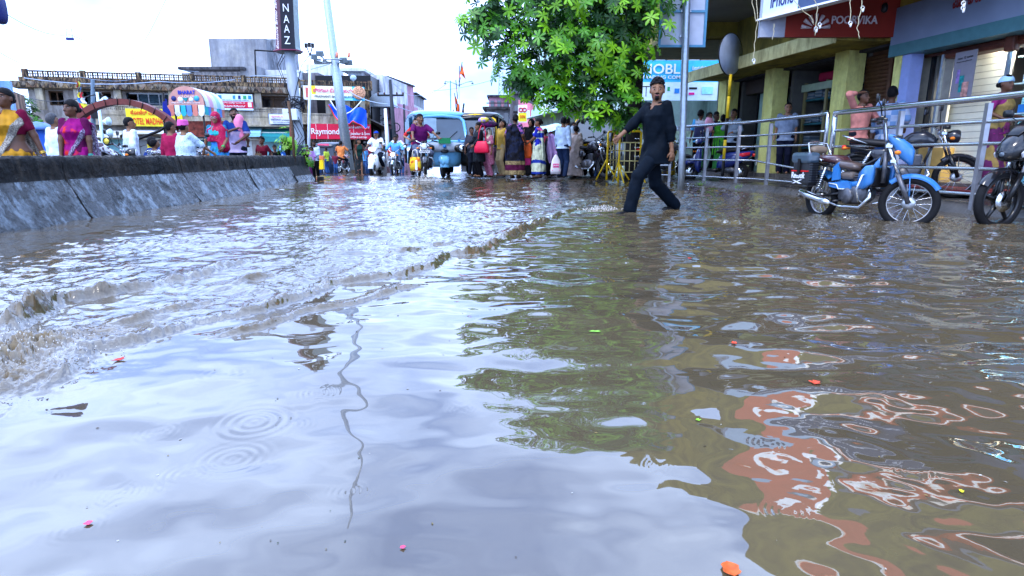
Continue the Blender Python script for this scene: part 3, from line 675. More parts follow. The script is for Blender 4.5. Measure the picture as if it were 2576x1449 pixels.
for k in range(3):  
    for j in range(14):
        x = SPLIT+1.3+j*.21; m.box((x, .8, .75+k*.72), (.17, .3, .6), (j+k) % 2)
m.build('cloth_rack', [P_white, P_pale], h2)
banner('hotel_banner', 'yellow hotel banner with red lettering behind the brown arch', 'banner', F, F.rect(318, 274, 459, 318, 1.3), 1.3, P_yel,
       [('ಹೋಟೆಲ್ ಮಾಧವ ನಿವಾಸ್', .08, .62, .84, .30, P_txtred), ('HOTEL MADHAV NIVAS', .05, .10, .9, .38, P_txtred)])
banner('event_banner', 'white and red event banner beside the man holding the baby', 'banner', F, F.rect(546, 237, 636, 277, 1.3), 1.3, P_pale,
       [('ಭಾರತೀಯ ಸಂಸ್ಕೃತಿ ಉತ್ಸವ - 07', .12, .37, .66, .13, P_white), ('ಮತ್ತು ಕೊತ್ತಲ ಸ್ವರ್ಣ ಜಯಂತಿ', .12, .18, .66, .14, P_white), ('ಶ್ರೀ ಕೊತ್ತಲ ಬಸವೇಶ್ವರ ಭಾರತೀಯ', .15, .58, .75, .08, P_navy)],
       parts=(('red_band', 0, 1, .12, .54, P_red), ('crest', .04, .14, .68, .92, P_blue), ('crest', .3, .37, .7, .92, P_pale), ('crest', .45, .52, .7, .92, P_blue), ('crest', .6, .67, .7, .92, P_navy), ('crest', .74, .83, .7, .92, P_green), ('crest', .88, .97, .7, .93, P_blue), ('portrait', .86, .96, .2, .5, P_white)))
banner('laundry_board', 'small white laundry board with blue letters beside the grey pole', 'sign', F, F.rect(677, 287, 738, 312, 1.3), 1.3, P_white,
       [('ವೈಟ್‌ವೇ ಲಾಂಡ್ರಿ', .1, .62, .8, .2, P_magenta), ('WHITEWAY LAUNDARY', .06, .34, .88, .2, P_navy), ('DRY CLEANERS & DYERS', .15, .12, .7, .1, P_navy)], frame_m=P_blue)
banner('restaurant_sign', 'yellow to blue restaurant sign above the blue tarpaulin', 'sign', F, F.rect(763, 217, 917, 252, 1.3), 1.3, C('board_cream', (.86, .86, .6), .5),
       [('ಪ್ರಶಾಂತ ಭೋಜನಾಲಯ', .16, .5, .64, .36, P_magenta), ('PRASHANT BHOJANALAYA', .18, .13, .64, .2, P_navy)],
       parts=(('white_panel', 0, .13, 0, 1, P_white), ('yellow_panel', .13, .2, .4, 1, P_yel), ('blue_panel', .8, 1, 0, 1, C('board_cyan', (.03, .55, .85), .4)), ('cyan_strip', .5, .8, 0, .3, C('board_aqua', (.3, .75, .8), .4)), ('dancer_picture', .04, .1, .15, .85, C('picture_red', (.6, .12, .1), .5)), ))
q = F.rect(890, 219, 916, 249, 1.42); p = F.o+F.u*((q[0]+q[1])/2)+F.n*1.5
o = MB().lathe([(0, 0), (.52, 0), (.55, .05), (.5, .09), (0, .1)], seg=24, axis='Y').build('plate_picture', C('food_picture', (.55, .28, .16), .5, var=.8, scale=9)); o.location = (p.x, p.y, (q[2]+q[3])/2); o.rotation_euler = (0, 0, F.rz+PI)
tag(o, 'round picture of a meal plate at the right end of the restaurant sign', 'picture')
banner('cloth_shop_sign', 'wide red cloth shop sign with white lettering behind the lamp mast', 'sign', F, F.rect(775, 312, 933, 350, 1.45), 1.45, P_red,
       [('Raymond', .05, .2, .44, .5, P_white), ('ನ್ಯೂ ಬಿ.ಎಸ್. ಜವಳಕರ್ ಆ್ಯಂಡ್ ಸನ್ಸ್', .6, .72, .38, .16, P_white), ('New', .61, .5, .06, .12, P_white), ('B.S Jawalkar & Sons', .6, .24, .38, .22, P_white), ('SUITING & SHIRTING', .65, .08, .28, .1, P_white)],
       parts=(('seam', .125, .13, 0, 1, P_white), ('seam', .305, .31, 0, 1, P_white), ('seam', .72, .724, 0, 1, P_white), ('seam', .9, .904, 0, 1, P_white)))
M_tarp = mat('blue_tarpaulin', (.01, .10, .72), .32, var=.3, scale=1.2, bump=.3, bscale=4)
a0, a1, c0, c1 = F.rect(828, 262, 922, 313, 1.9)
def tarp(u, v):
    top = c1 - .22*math.sin(u*PI*2.3)**2 - .3*u*u; dr = (c1-c0)*np.interp(u, (0, .12, .38, .52, .62, .80, .95, 1), (.05, .45, .95, .90, .62, .85, 1.05, .9))
    return (a0+(a1-a0)*u, -.2*math.sin(u*17+v*3)-.25*v, top-dr*v)
m = MB(); m.sheet(tarp, 40, 14, 0); m.tube([tarp(i/40, 1.0) for i in range(41)], .06, 1, 5)
rt_ = thing('blue_tarpaulin', 'bright blue tarpaulin with a red hem hanging from the balcony', 'tarpaulin', tuple(F.o+F.n*1.6), F.rz); m2 = m.build('tarpaulin_cloth', [M_tarp, C('hem_red', (.8, .08, .05), .5)], rt_)
m = MB(); pz = F.rect(832, 253, 920, 300, 1.9)
for x0_, x1_ in ((pz[0], pz[0]+1.1), (pz[1]-.3, pz[1]-2.2)):
    m.tube([(x0_+(x1_-x0_)*t_, -.4, pz[3]-(pz[3]-pz[2])*(t_+.25*math.sin(t_*PI))*.8) for t_ in (0, .25, .5, .75, 1)], .05, 0, 6)
m.build('rope', P_white, rt_)
def simple_awning(label, x0, y0, x1, y1, mt, off=1.6, name='shop_awning'):
    r = F.rect(x0, y0, x1, y1, off); q = F.o+F.u*r[0]; o = MB()
    o.prism([(-off, 0), (-off, .12*(r[3]-r[2])), (0, r[3]-r[2]), (0, r[3]-r[2]-.08)], 0, r[1]-r[0], 0, plane='YZ')
    o.box(((r[1]-r[0])/2, -off+.02, -.2*(r[3]-r[2])), (r[1]-r[0], .03, .5*(r[3]-r[2])))
    o = o.build(name, mt); o.location = (q.x, q.y, r[2]); o.rotation_euler = (0, 0, F.rz); tag(o, label, 'awning'); return o
simple_awning('dark green shop awning behind the girl in maroon', 655, 322, 748, 346, P_teal)
simple_awning('light blue shop awning beside the man with the baby', 622, 318, 654, 336, C('awning_cyan', (.3, .6, .75), .5))
simple_awning('white shop awning below the yellow hotel banner', 330, 322, 455, 332, P_white)
simple_awning('pale cream shop awning behind the woman in the purple sari', 100, 328, 300, 340, C('awning_cream', (.75, .74, .66), .6))
def block(name, label, x0, y0, x1, y1, Y, mt, depth=6, z0=-.5, side=None, cat='building', turn=0, details=None, roof=None):
    """a building volume whose front fills a display rectangle at distance Y"""
    a = at(x0, y1, Y); b = at(x1, y0, Y); c = at((x0+x1)/2, y0, Y); w = b.x-a.x; H = c.z-z0
    root = thing(name, label, cat, ((a.x+b.x)/2, Y, z0), turn)
    m = MB(); m.box((0, depth/2, H/2), (w, depth, H)); m.build('wall', mt, root)
    if roof: MB().box((0, depth/2-.1, H+.08), (w+roof, depth+roof, .16)).build('roof_slab', roof_m, root)
    if details: details(root, w, H)
    return root
roof_m = grimy('roof_slab_black', (.10, .10, .11), (.02, .02, .022), .5, 1, 3)
M_tow = grimy('tower_concrete', (.36, .38, .42), (.10, .10, .11), .42, .35, 2.2, .85, second=(.50, .49, .44), bscale=5, contrast=.22)
M_pal = grimy('pale_render', (.66, .70, .74), (.25, .25, .26), .22, .5, 3, .8, bscale=5)
def tw(root, w, H):
    m = MB(); m.box((0, -.25, H*.60), (w*1.04, .7, .35)); m.build('ledge', roof_m, root)
    m = MB(); m.box((0, -.12, H*.30), (w*.95, .2, H*.5)); m.build('infill_panel', M_pal, root)
    m = MB()
    for k in (-.45, 0.02, .44): m.box((w*k, -.2, H*.3), (w*.09, .32, H*.58))
    m.build('pier', M_tow, root)
    m = MB()
    for k in (-.22, .24): m.box((w*k, -.24, H*.555), (w*.38, .1, .3))
    m.build('vent_slot', P_dark, root)
block('concrete_tower', 'tall bare concrete stair tower rising behind the hotel roof', 545, 97, 668, 300, 63, M_tow, 7, -.5, details=tw, cat='tower')
block('stained_annexe', 'streaked concrete annexe on the right of the tall stair tower', 668, 98, 697, 300, 64.2, grimy('streaked_annexe', (.40, .42, .46), (.12, .12, .13), .5, .6, 6, .85), 6, -.5, cat='tower')
def rf(root, w, H): MB().box((0, 1, H+.1), (w+1.2, 5, .22)).build('roof_slab', roof_m, root)
block('rooftop_room', 'low white rooftop room with black streaks before the tower', 500, 180, 613, 300, 57, grimy('streaked_white', (.72, .72, .74), (.04, .04, .04), .30, .8, 6), 5, -.5, details=rf)
block('rooftop_room', 'small grey rooftop room at the left of the white one', 470, 183, 500, 300, 57.6, M_tow, 4, 0)
block('rooftop_wall', 'slanted grey concrete rooftop wall below the thin metal frame', 615, 166, 646, 300, 56.2, M_tow, 3, 0, cat='wall')
block('rooftop_wall', 'pale blue rendered rooftop wall behind the black sign pole', 648, 176, 751, 300, 58, M_pal, 3, 0, cat='wall')
block('rooftop_room', 'dark grey rooftop room between the pole and the lamp mast', 752, 183, 800, 300, 59, grimy('dark_render', (.22, .21, .23), (.08, .08, .09), .4, .5, 3), 5, 0)
block('rooftop_room', 'pale square rooftop room left of the lamp mast', 779, 161, 830, 300, 64, M_pal, 5, 0)
block('rooftop_room', 'black tin sheds on the roof right of the lamp mast', 800, 190, 932, 300, 58.5, P_black, 5, 0)
def slab(root, w, H): MB().box((0, 1.5, H+.12), (w*1.7, 5, .3)).build('roof_slab', M_pal, root)
block('water_tank_tower', 'white tower with an overhanging flat slab beyond the restaurant roof', 882, 181, 910, 300, 66, M_pal, 3, -.5, details=slab, cat='tower')
m = MB(); a = at(641, 126, 55.5); b_ = at(644, 196, 55.5); c = at(706, 130, 55.5)
o = MB().tube([b_, a], .07).tube([a, c], .07).build('metal_frame', P_black); tag(o, 'thin black metal frame standing on the roof before the tower', 'frame')
p = at(889, 197, 56.5); o = MB().lathe([(0, 0), (.3, .04), (.55, .16), (.56, .18), (.3, .08), (0, .04)], seg=20, axis='Y').tube([(0, .1, -.9), (0, .1, 0)], .05).build('satellite_dish', P_pale); o.location = p; o.rotation_euler = (.5, 0, .4); o.scale = (.5, .5, .5); tag(o, 'grey satellite dish on the restaurant roof', 'satellite dish')
le = thing('peach_building', 'peach building with black roof lattice at the left edge', 'building', (at(0, 300, 30).x, 30, 0), .5)
z_ = lambda y: zat(y, 30)
x1 = at(34, 250, 30).x-at(0, 250, 30).x
m = MB(); m.box((x1-4-.55, 3, z_(213)/2), (8, 6, z_(213))); m.build('wall', grimy('peach_wall', (.55, .33, .22), (.03, .028, .03), .5, .7, 3), le)
m = MB(); m.box((x1-4.6, .2, (z_(213)+z_(185))/2), (8, .3, z_(185)-z_(213))); m.build('roof_band', M_hd, le)
jali(x1-5, x1-.75, z_(190), z_(152), .2, 'roof_lattice', C('lattice_dark', (.05, .06, .09), .7), le, .3)
m = MB(); m.box((x1-.35, .6, z_(200)/2+1), (.5, .5, z_(200)-2)); m.build('blue_cladding', C('blue_sheet', (.25, .45, .8), .4), le)
def bush(name, label, cat, loc, rad, nl, mats_, size, seed, parent=None, stem=True):
    rnd = random.Random(seed); root = thing(name, label, cat, loc); mb = MB(); cs = []
    for k in range(nl):
        d = Vector((rnd.gauss(0, 1), rnd.gauss(0, 1), rnd.gauss(0, 1))).normalized(); r_ = rnd.random()**.4*(1+.25*math.sin(d.x*7+seed)+.2*math.sin(d.z*9))
        cs.append((Vector((d.x*rad[0]*r_, d.y*rad[1]*r_, rad[2]+d.z*rad[2]*r_)), d+Vector((0, -.4, .6)), rnd.randrange(3)))
    whorls(cs, mb, rnd, size); mb.build('foliage', mats_, root, recalc=False)
    if stem:
        m = MB()
        for k in range(6): m.tube([(0, 0, 0), (rad[0]*.3*math.cos(k), rad[1]*.3*math.sin(k), rad[2]), (rad[0]*.7*math.cos(k), rad[1]*.7*math.sin(k), rad[2]*1.6)], [.03, .02, .01], seg=5)
        m.build('stem', M_bark, root)
    return root
p = at(48, 300, 46); bush('far_tree', 'dull green tree between the peach building and the hotel', 'tree', (p.x, 46, 1.2), (1.6, 1.2, 1.7), 260, [M_leafC, M_leafB, M_leafC], (.3, .5), 5)
def wd(cols, rows, mt=P_glassd, bal=None, fw=.5, fh=.5):
    def f(root, w, H):
        for r_ in range(rows):
            for c_ in range(cols):
                x = (c_+.5)/cols*w-w/2; z = (r_+.55)/rows*H; m = MB(); m.box((x, -.04, z), (w/cols*fw, .12, H/rows*fh)); wn = m.build('window', mt, root)
                MB().box((x, -.08, z-H/rows*fh/2-.05), (w/cols*fw+.2, .25, .1)).build('sill', roof_m, wn)
        if bal:
            m = MB()
            for r_ in range(1, rows+1): m.box((0, -.4, r_*H/rows-.05), (w, .9, .12)); m.box((0, -.82, r_*H/rows+.4), (w, .06, .08))
            m.build('balcony', bal, root)
    return f
M_pink = grimy('pink_render', (.58, .30, .38), (.2, .1, .12), .25, .5, 3); M_wh = grimy('white_render', (.68, .70, .76), (.2, .2, .22), .3, .5, 3)
block('street_house', 'white house with a pink side next to the restaurant corner', 943, 188, 962, 420, 62, M_wh, 9, details=wd(1, 4, fw=.4), turn=-.1)
block('street_house', 'pink narrow house behind the restaurant corner', 958, 196, 976, 420, 68, M_pink, 9, details=wd(1, 4, fw=.35), roof=.4, turn=-.15)
block('street_house', 'grey and pink shop house with small balconies in the far street', 968, 258, 990, 425, 62, M_pink, 7, details=wd(2, 3, bal=roof_m), turn=-.2)
block('silk_shop_building', 'tall pale block below the pink lettered rooftop sign', 987, 262, 1040, 430, 78, M_wh, 9, details=wd(3, 5, fw=.3, fh=.4), turn=0)
block('street_house', 'blue grey slab house right of the tall pale block', 1026, 236, 1042, 430, 84, M_tow, 9, details=wd(1, 6, bal=roof_m), roof=.8, turn=0)
block('street_house', 'low white shop house with awnings in the far street', 1002, 320, 1050, 432, 66, M_wh, 5, details=wd(3, 2, P_teal), turn=0)
FI = Facade((at(984, 250, 77).x, 77), (at(1030, 250, 77).x, 77))
banner('silk_shop_sign', 'white rooftop sign with pink letters reading MRAN SILK HOUSE', 'sign', FI, FI.rect(986, 243, 1026, 262), .1, P_white, [('IMRAN', .0, .45, .98, .45, P_magenta), ('SILK HOUSE', .02, .08, .94, .26, P_magenta)])
p = at(958, 268, 58); o = MB().prism([(1.25*math.cos(i*PI/18), 1.25*math.sin(i*PI/18)) for i in range(19)], 0, 1.8, 0, plane='XZ').build('half_round_awning', P_steel); o.location = p; tag(o, 'grey half round awning above the far pink shop', 'awning')
def tower_top(root, w, H):
    wd(2, 5, fw=.25, fh=.3)(root, w, H); MB().box((w*.25, -1.0, H*.72), (w*.42, 1.9, H*.2)).build('box_balcony', C('dark_plaster', (.10, .11, .12), .8, var=.3), root)
    MB().box((w*.02, -1.05, H*.72), (w*.04, 1.9, H*.24)).build('pink_fin', M_pink, root)
block('grey_apartment_block', 'unpainted grey concrete block with a box balcony left of the tree', 1283, 206, 1345, 420, 48, grimy('grey_block', (.20, .20, .22), (.06, .06, .07), .4, .5, 2.5), 10, details=tower_top, roof=.3)
block('street_house', 'low white house with a dark roof edge left of the grey block', 1226, 274, 1284, 425, 52, M_wh, 8, details=wd(3, 3, bal=roof_m), roof=.7)
block('street_house', 'grey and pink upper storey above the low white house', 1231, 244, 1281, 430, 56, M_pink, 8, details=wd(3, 4), roof=.3)
block('street_house', 'farthest low grey house at the end of the street', 1160, 298, 1228, 432, 80, M_tow, 8, details=wd(5, 3), roof=.4)
block('street_house', 'distant flat shed beyond the black rickshaw', 1160, 318, 1225, 432, 60, C('shed_black', (.04, .05, .07), .7), 5, details=wd(4, 2))
p = at(1261, 300, 75); th_ = zat(182, 75); m = MB()
for sx in (-.6, .6):
    for sy in (-.6, .6): m.tube([(sx, sy, 0), (sx*.35, sy*.35, th_)], .06, seg=5)
for i in range(22):
    k0, k1 = i/22, (i+1)/22; s0, s1 = .6*(1-.65*k0), .6*(1-.65*k1); sg = 1 if i % 2 else -1
    m.tube([(-s0*sg, -s0, k0*th_), (s1*sg, -s1, k1*th_)], .035, seg=4); m.tube([(-s0, -s0, k0*th_), (s0, -s0, k0*th_)], .03, seg=4)
o = m.build('lattice_mast', C('mast_blue_grey', (.25, .33, .45), .5)); o.location = (p.x, 75, 0); tag(o, 'thin lattice communication mast above the far houses', 'mast')
FG = Facade((at(1345, 300, 44).x, 44), (at(1640, 250, 25).x, 25))
M_gr = grimy('pale_green_wall', (.50, .66, .58), (.2, .26, .24), .25, .6, 3, .7)
gb = thing('green_building', 'pale green building with tall glass bays behind the tree', 'building', (FG.o.x, FG.o.y, 0), FG.rz)
m = MB(); Lg = FG.len-.5; ops = [(1.2+i*3.0, 3.4+i*3.0, 3.6, 6.4) for i in range(int(Lg/3))]+[(1.2+i*3.0, 3.4+i*3.0, 6.9, 9.4) for i in range(int(Lg/3))]+[(.8+i*3.0, 3.4+i*3.0, 0, 2.6) for i in range(int(Lg/3))]
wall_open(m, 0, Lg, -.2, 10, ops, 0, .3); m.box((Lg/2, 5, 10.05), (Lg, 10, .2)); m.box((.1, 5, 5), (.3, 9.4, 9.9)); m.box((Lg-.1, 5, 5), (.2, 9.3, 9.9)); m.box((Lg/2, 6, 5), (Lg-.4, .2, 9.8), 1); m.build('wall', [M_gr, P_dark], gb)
for a, b, c, d in ops:
    if c > 1:
        m = MB(); bxr(m, (a, b, c, d), .12, .15); wn = m.build('window', C('green_glass', (.30, .62, .55), .12, spec=.8, var=.2), gb); m = MB()
        for k in (0, .33, .66, 1): bxr(m, (a+(b-a)*k-.04, a+(b-a)*k+.04, c, d), .04, .11)
        m.build('window_frame', P_white, wn)
m = MB(); m.prism([(-1.5, 3.05), (-1.5, 3.12), (0, 3.4), (0, 3.3)], 0, Lg, plane='YZ'); m.build('long_awning', C('awning_white_blue', (.55, .72, .78), .5, var=.3), gb)
m = MB()
for i in range(9): m.box((.5+i*2.4, -1.3, 3.3+.12*math.sin(i*3)), (1.6, .08, .5), i % 3)
m.build('shop_board', [P_white, P_pale, C('board_mint', (.45, .75, .68), .5)], gb)
FS = Facade((at(1303, 285, 38).x, 38), (at(1326, 285, 38).x, 38)); rr_ = banner('optician_sign', 'tall white optician sign with a pair of spectacles drawn on it', 'sign', FS, FS.rect(1303, 264, 1326, 308), 0, P_white, [('50%', .2, .25, .6, .16, P_txtred)], parts=(('yellow_field', .05, .95, .05, .55, P_yel),))
m = MB(); w_ = FS.rect(1303, 264, 1326, 308); ww, hh = w_[1]-w_[0], w_[3]-w_[2]; m.torus((ww*.3, -.06, hh*.72), .11, .03, axis='Y', seg=16, sub=6); m.torus((ww*.7, -.06, hh*.72), .11, .03, axis='Y', seg=16, sub=6); m.box((ww*.5, -.06, hh*.74), (.1, .03, .03)); m.build('spectacles', P_red, rr_)
p = at(1331, 296, 46); o = MB().sheet(lambda u, v: (1.6*(u-.5), .1*math.sin(u*9), 2.0*v*(1-.25*u)), 12, 6).build('pink_sheet', C('cloth_pink', (.8, .25, .35), .8)); o.location = (p.x, 45.5, zat(290, 45.5)-.9); tag(o, 'pink sheet hanging below the box balcony of the grey block', 'sheet')
YP = 18.0
base = at(757, 395, YP); topp = at(729, 120, YP)
pr = thing('sign_pole', 'thick grey pole carrying the black vertical shop sign', 'pole', (base.x, YP, 0))
dx = (topp.x-base.x)/(topp.z-base.z)
rb = 16/FPX*YP; m = MB(); m.tube([(0, 0, -.1), (dx*.6, 0, .6), (dx*2, 0, 2), (dx*6.2, 0, 6.2)], [rb*.95, rb*.93, rb*.82, rb*.6], seg=18); m.build('pole_shaft', C('pole_grey', (.36, .40, .45), .5, var=.2, stretch=(1, 1, .3), bump=.1), pr)
zb = zat(345, YP)-.0; z1_, z0_ = zat(276, YP), zat(304, YP)
m = MB(); m.box((0, -rb-.05, (z0_+z1_)/2), (36/FPX*YP*.95, .26, z1_-z0_), bev=.015); jb = m.build('meter_box', C('box_grey_white', (.62, .68, .74), .45), pr); jb.location = (dx*1.9-.05, 0, 0)
MB().box((0, -rb-.19, z1_-.1), (.09, .02, .02)).build('latch', P_black, jb)
m = MB()
rnd = random.Random(2)
for k in range(16):  
    z = zat(265-rnd.uniform(-8, 12), YP); r_ = rb*rnd.uniform(1.05, 1.5); a0_ = rnd.uniform(0, 6)
    m.tube([(dx*z+r_*math.cos(a0_+i*.6), r_*math.sin(a0_+i*.6), z+rnd.uniform(-.12, .12)+.05*math.sin(i)) for i in range(9)], .012, seg=4)
for k in range(5): m.tube([(dx*z1_+rnd.uniform(-.3, .3), -rb-.05, z1_+.2), (dx*z1_+rnd.uniform(-.4, .4), -rb-.1, (z1_+z0_)/2-.6), (rnd.uniform(-.3, .3), -rb, .9)], .01, seg=4)
for sx, x0_ in ((-.25, 692), (-.2, 700), (.28, 762)): m.tube([at(x0_+20, 135, YP)-Vector((base.x, YP, 0)), Vector((dx*3+sx*1.3, -.2, 3.2)), (dx*2.2+sx*.2, -rb, 2.3)], .012, seg=4)
m.build('cable_tangle', P_wire, pr)
m = MB(); m.tube([(-.19, -.1, .5), (-.2, -.1, 1.3), (-.17, -.1, z0_)], .05, seg=8); m.build('rust_pipe', C('rust_pipe', (.20, .06, .04), .6, var=.3), pr)
zt_, zb_ = zat(-20, YP), zat(132, YP); wtop, wbot = 52/FPX*YP*1.06, 52/FPX*YP
sb = thing('black_sign_box', 'tall black box sign reading NAAZ high on the grey pole', 'sign', (xat(724, 60, YP), YP, 0), .12)
Hs = zt_-zb_; sl = (xat(722, -20, YP)-xat(729, 132, YP))/Hs
def sec(w, d): return [(-w/2, -d*.18), (-w*.2, -d/2), (w*.36, -d*.46), (w/2, -d*.05), (w*.3, d/2), (-w*.4, d/2)]
m = MB(); nst = 14; vs = []; fs = []; mi_ = []
for i in range(nst+1):
    k = i/nst; z = zb_+Hs*k; fl = 1+.10*math.exp(-k*14)+.05*math.exp(-(1-k)*14)+.04*(1-k); ox = sl*(z-(zb_+zt_)/2)
    for a, b_ in sec(.62*fl, .55*fl): vs.append((a+ox, b_, z))
for i in range(nst):
    for k in range(6): fs.append((i*6+k, i*6+(k+1) % 6, (i+1)*6+(k+1) % 6, (i+1)*6+k))
for idx, mm_i in ((0, 1), (1, 0), (2, 2), (3, 0), (4, 0), (5, 0)):
    sel = [f for q, f in enumerate(fs) if q % 6 == idx]; m.add(vs, sel, mm_i, False)
m.add(vs, [tuple(range(5, -1, -1)), tuple(nst*6+k for k in range(6))], 0, False)
m.build('sign_body', [C('sign_black', (.008, .008, .016), .3), C('sign_maroon', (.09, .015, .03), .3), C('sign_side_glossy', (.5, .5, .55), .15, metal=.6)], sb, recalc=False)
for i, ch in enumerate('NAAZ'):
    yd = (32, 60, 84, 112)[i]+4; z = zat(yd, YP)-.0; ox = sl*(z-(zb_+zt_)/2)
    lettering(ch, frame((-.03+ox, -.335, z), (1, .04, 0)), .20, P_white, sb, width=.15, ext=.006, bold=.0)
zl = zat(128, YP); lettering('Exclusive Bridal Series', frame((-.20+sl*(zl-(zb_+zt_)/2)+.0, -.31, zl), (sl, -.02, 1), (-1, 1.2, 0)), .12, C('text_pinkwhite', (.8, .7, .75), .5), sb, width=1.42, ext=.004, shear=.4)
m = MB()
for i, k in ((0, 1.09), (1, 1.04)):
    pts = [(a*k+sl*((zb_, zt_)[i]-(zb_+zt_)/2), b_*k, (zb_+.02, zt_)[i]) for a, b_ in sec(.72, .64)]; m.tube(pts+[pts[0]], .018, seg=6)
m.build('sign_trim', C('trim_maroon', (.2, .03, .07), .3), sb)
YM = 35
b0 = at(868, 345, YM); t0 = at(822, 0, YM); dx = (t0.x-b0.x)/(t0.z-b0.z)
ms_ = thing('lamp_mast', 'very tall tapering steel mast with floodlight arms low down', 'lamp mast', (b0.x, YM, 0))
m = MB(); Hm = 24; rr0 = 12.5/FPX*YM
m.tube([(dx*z-dx*1.7, 0, z) for z in (-.1, 5, 5.05, 11, 11.05, 18, Hm)], [rr0*1.05, rr0*.86, rr0*.8, rr0*.62, rr0*.56, rr0*.4, rr0*.28], seg=12); m.build('mast_shaft', P_steel, ms_)
zl = zat(153, YM); ox = dx*(zl-1.7)
m = MB(); m.torus((ox, 0, zl), .62, .045, axis='Z', seg=24, sub=8); arms = []
for x_, y_ in ((793, 142), (813, 136), (842, 138), (868, 150), (878, 155), (800, 152)):
    q = at(x_, y_+8, YM); e = Vector((q.x-b0.x, -.5+.25*(x_ % 3), q.z)); m.tube([(ox, 0, zl-.05), ((ox+e.x)/2, e.y/2, zl-.12), tuple(e)], .05, seg=6); arms.append(e)
m.build('lamp_arm', P_steel, ms_)
for e in arms: m = MB(); m.box((0, 0, .12), (.42, .12, .3), bev=.03, M=Matrix.Translation(e) @ Matrix.Rotation(.5, 4, 'X')); m.build('floodlight', C('flood_grey', (.2, .25, .28), .4), ms_)
MB().tube([(ox+.2, -.3, zl+.12), (ox+.25, -.3, zl+.4)], .07, seg=8).tube([(ox+.85, -.3, zl+.12), (ox+.9, -.3, zl+.4)], .07, seg=8).build('orange_beacon', C('beacon_orange', (.8, .25, .15), .4), ms_)
ck = MB(); ck.tube([(-.25, -.45, 0), (-.2, -.5, .6), (-.3, -.46, 1.2)], .15, seg=7); ck.build('peeling_poster', C('poster_rust', (.4, .18, .1), .8, var=.5), ms_)
def thin_pole(label, x0, y0, x1, y1, Y, r, mt, top=None, name='thin_pole', cat='pole', z0=None):
    a = at(x1, y1, Y); b_ = at(x0, y0, Y); k = (b_.x-a.x)/(b_.z-a.z); gz = 0 if z0 is None else z0
    root = thing(name, label, cat, (a.x-k*(a.z-gz), Y, gz)); H = b_.z-gz
    MB().tube([(0, 0, 0), (k*H*.5, 0, H*.5), (k*H, 0, H)], [r, r*.95, r*.7], seg=9).build('pole_shaft', mt, root)
    if top: top(root, k*H, H)
    return root
def claw(root, x, H):
    m = MB(); m.tube([(x, 0, H), (x-.12, 0, H+.35)], .03, seg=6).tube([(x, 0, H), (x+.12, 0, H+.35)], .03, seg=6).box((x-.16, 0, H+.45), (.12, .12, .2)).box((x, 0, H+.48), (.12, .12, .2)).box((x+.16, 0, H+.45), (.12, .12, .2)); m.build('camera_head', P_black, root)
thin_pole('slender white pole with three small cameras left of the lamp mast', 780, 140, 777, 350, 30, .075, C('pole_white', (.62, .7, .78), .4), claw)
def mesh_box(root, x, H):
    m = MB(); m.ball((x+.1, -.1, H*.36), (.17, .17, .25)); m.tube([(x-.5, -.1, H*.15), (x+.1, -.1, H*.34)], .05, seg=6); m.build('black_lamp', P_black, root)
thin_pole('thin white pipe pole standing against the balcony', 753, 222, 752, 345, 34, .06, P_white)
def xarm(root, x, H):
    m = MB(); m.box((x, 0, H*.82), (1.9, .12, .12)); m.build('cross_arm', P_black, root)
    m = MB()
    for a in (-.9, -.45, .45, .9): m.lathe([(.05, 0), (.08, .08), (.04, .16)], c=(x+a, 0, H*.82+.06), seg=8)
    m.build('insulator', C('insulator_brown', (.1, .05, .04), .3), root)
    m = MB(); m.torus((x+.3, -.1, H*.45), .3, .04, axis='Y', seg=16, sub=6); m.build('cable_coil', P_wire, root)
thin_pole('black leaning power pole with a cross arm in the far street', 981, 200, 996, 400, 45, .16, C('pole_black', (.03, .035, .045), .6), xarm, 'power_pole')
thin_pole('white concrete post left of the leaning power pole', 969, 273, 977, 400, 40, .13, P_white)
thin_pole('dark power pole right of the pink lettered sign', 1016, 262, 1022, 400, 60, .13, C('pole_black', (.03, .03, .04)), None, 'power_pole')
def dbl(root, x, H):
    m = MB()
    for s_ in (-1, 1): m.tube([(x, 0, H-.12), (x+s_*.55, 0, H+.12), (x+s_*1.05, 0, H+.2)], .035, seg=6); m.tube([(x+s_*1.05, 0, H+.22), (x+s_*1.05, 0, H-.02)], [.03, .1], seg=8)
    m.build('lamp_arm', P_steel, root)
thin_pole('double armed street lamp behind the orange flags', 1154, 211, 1157, 400, 48, .055, P_steel, dbl, 'street_lamp', 'street lamp')
thin_pole('plain blue grey lamp post left of the flag pole', 1133, 203, 1136, 400, 46, .05, P_blue, None, 'street_lamp', 'street lamp')
def flag(label, pts, Y, col, name='flag'):
    w = [at(x, y, Y) for x, y in pts]; c = sum(w, Vector())/len(w); root = thing(name, label, 'flag', c)
    m = MB(); n_ = 8; A_, B_, C_ = [p_-c for p_ in w[:3]]
    D_ = (w[3]-c) if len(w) > 3 else C_
    def f(u, v):
        t_ = A_.lerp(B_, v); q_ = D_.lerp(C_, v); p_ = t_.lerp(q_, u); return (p_.x, p_.y+.12*math.sin(u*6+v*4), p_.z)
    m.sheet(f, n_, n_); m.build('flag_cloth', col, root)
    m = MB(); a_, b_ = A_, B_; d = (a_-b_).normalized(); m.tube([a_+d*.1, b_-d*.6], .03, seg=6); m.build('flag_staff', P_black, root); return root
OR = C('saffron_cloth', (.85, .12, .02), .6, var=.2, scale=3)
flag('saffron pennant flying at the top of the street lamp', [(1162, 160), (1158, 185), (1172, 200)], 44, OR)
flag('saffron pennant just left of the topmost one', [(1156, 170), (1156, 195), (1160, 204)], 43.4, OR)
flag('small saffron pennant below the lamp arms', [(1147, 205), (1149, 226), (1153, 245)], 43, OR)
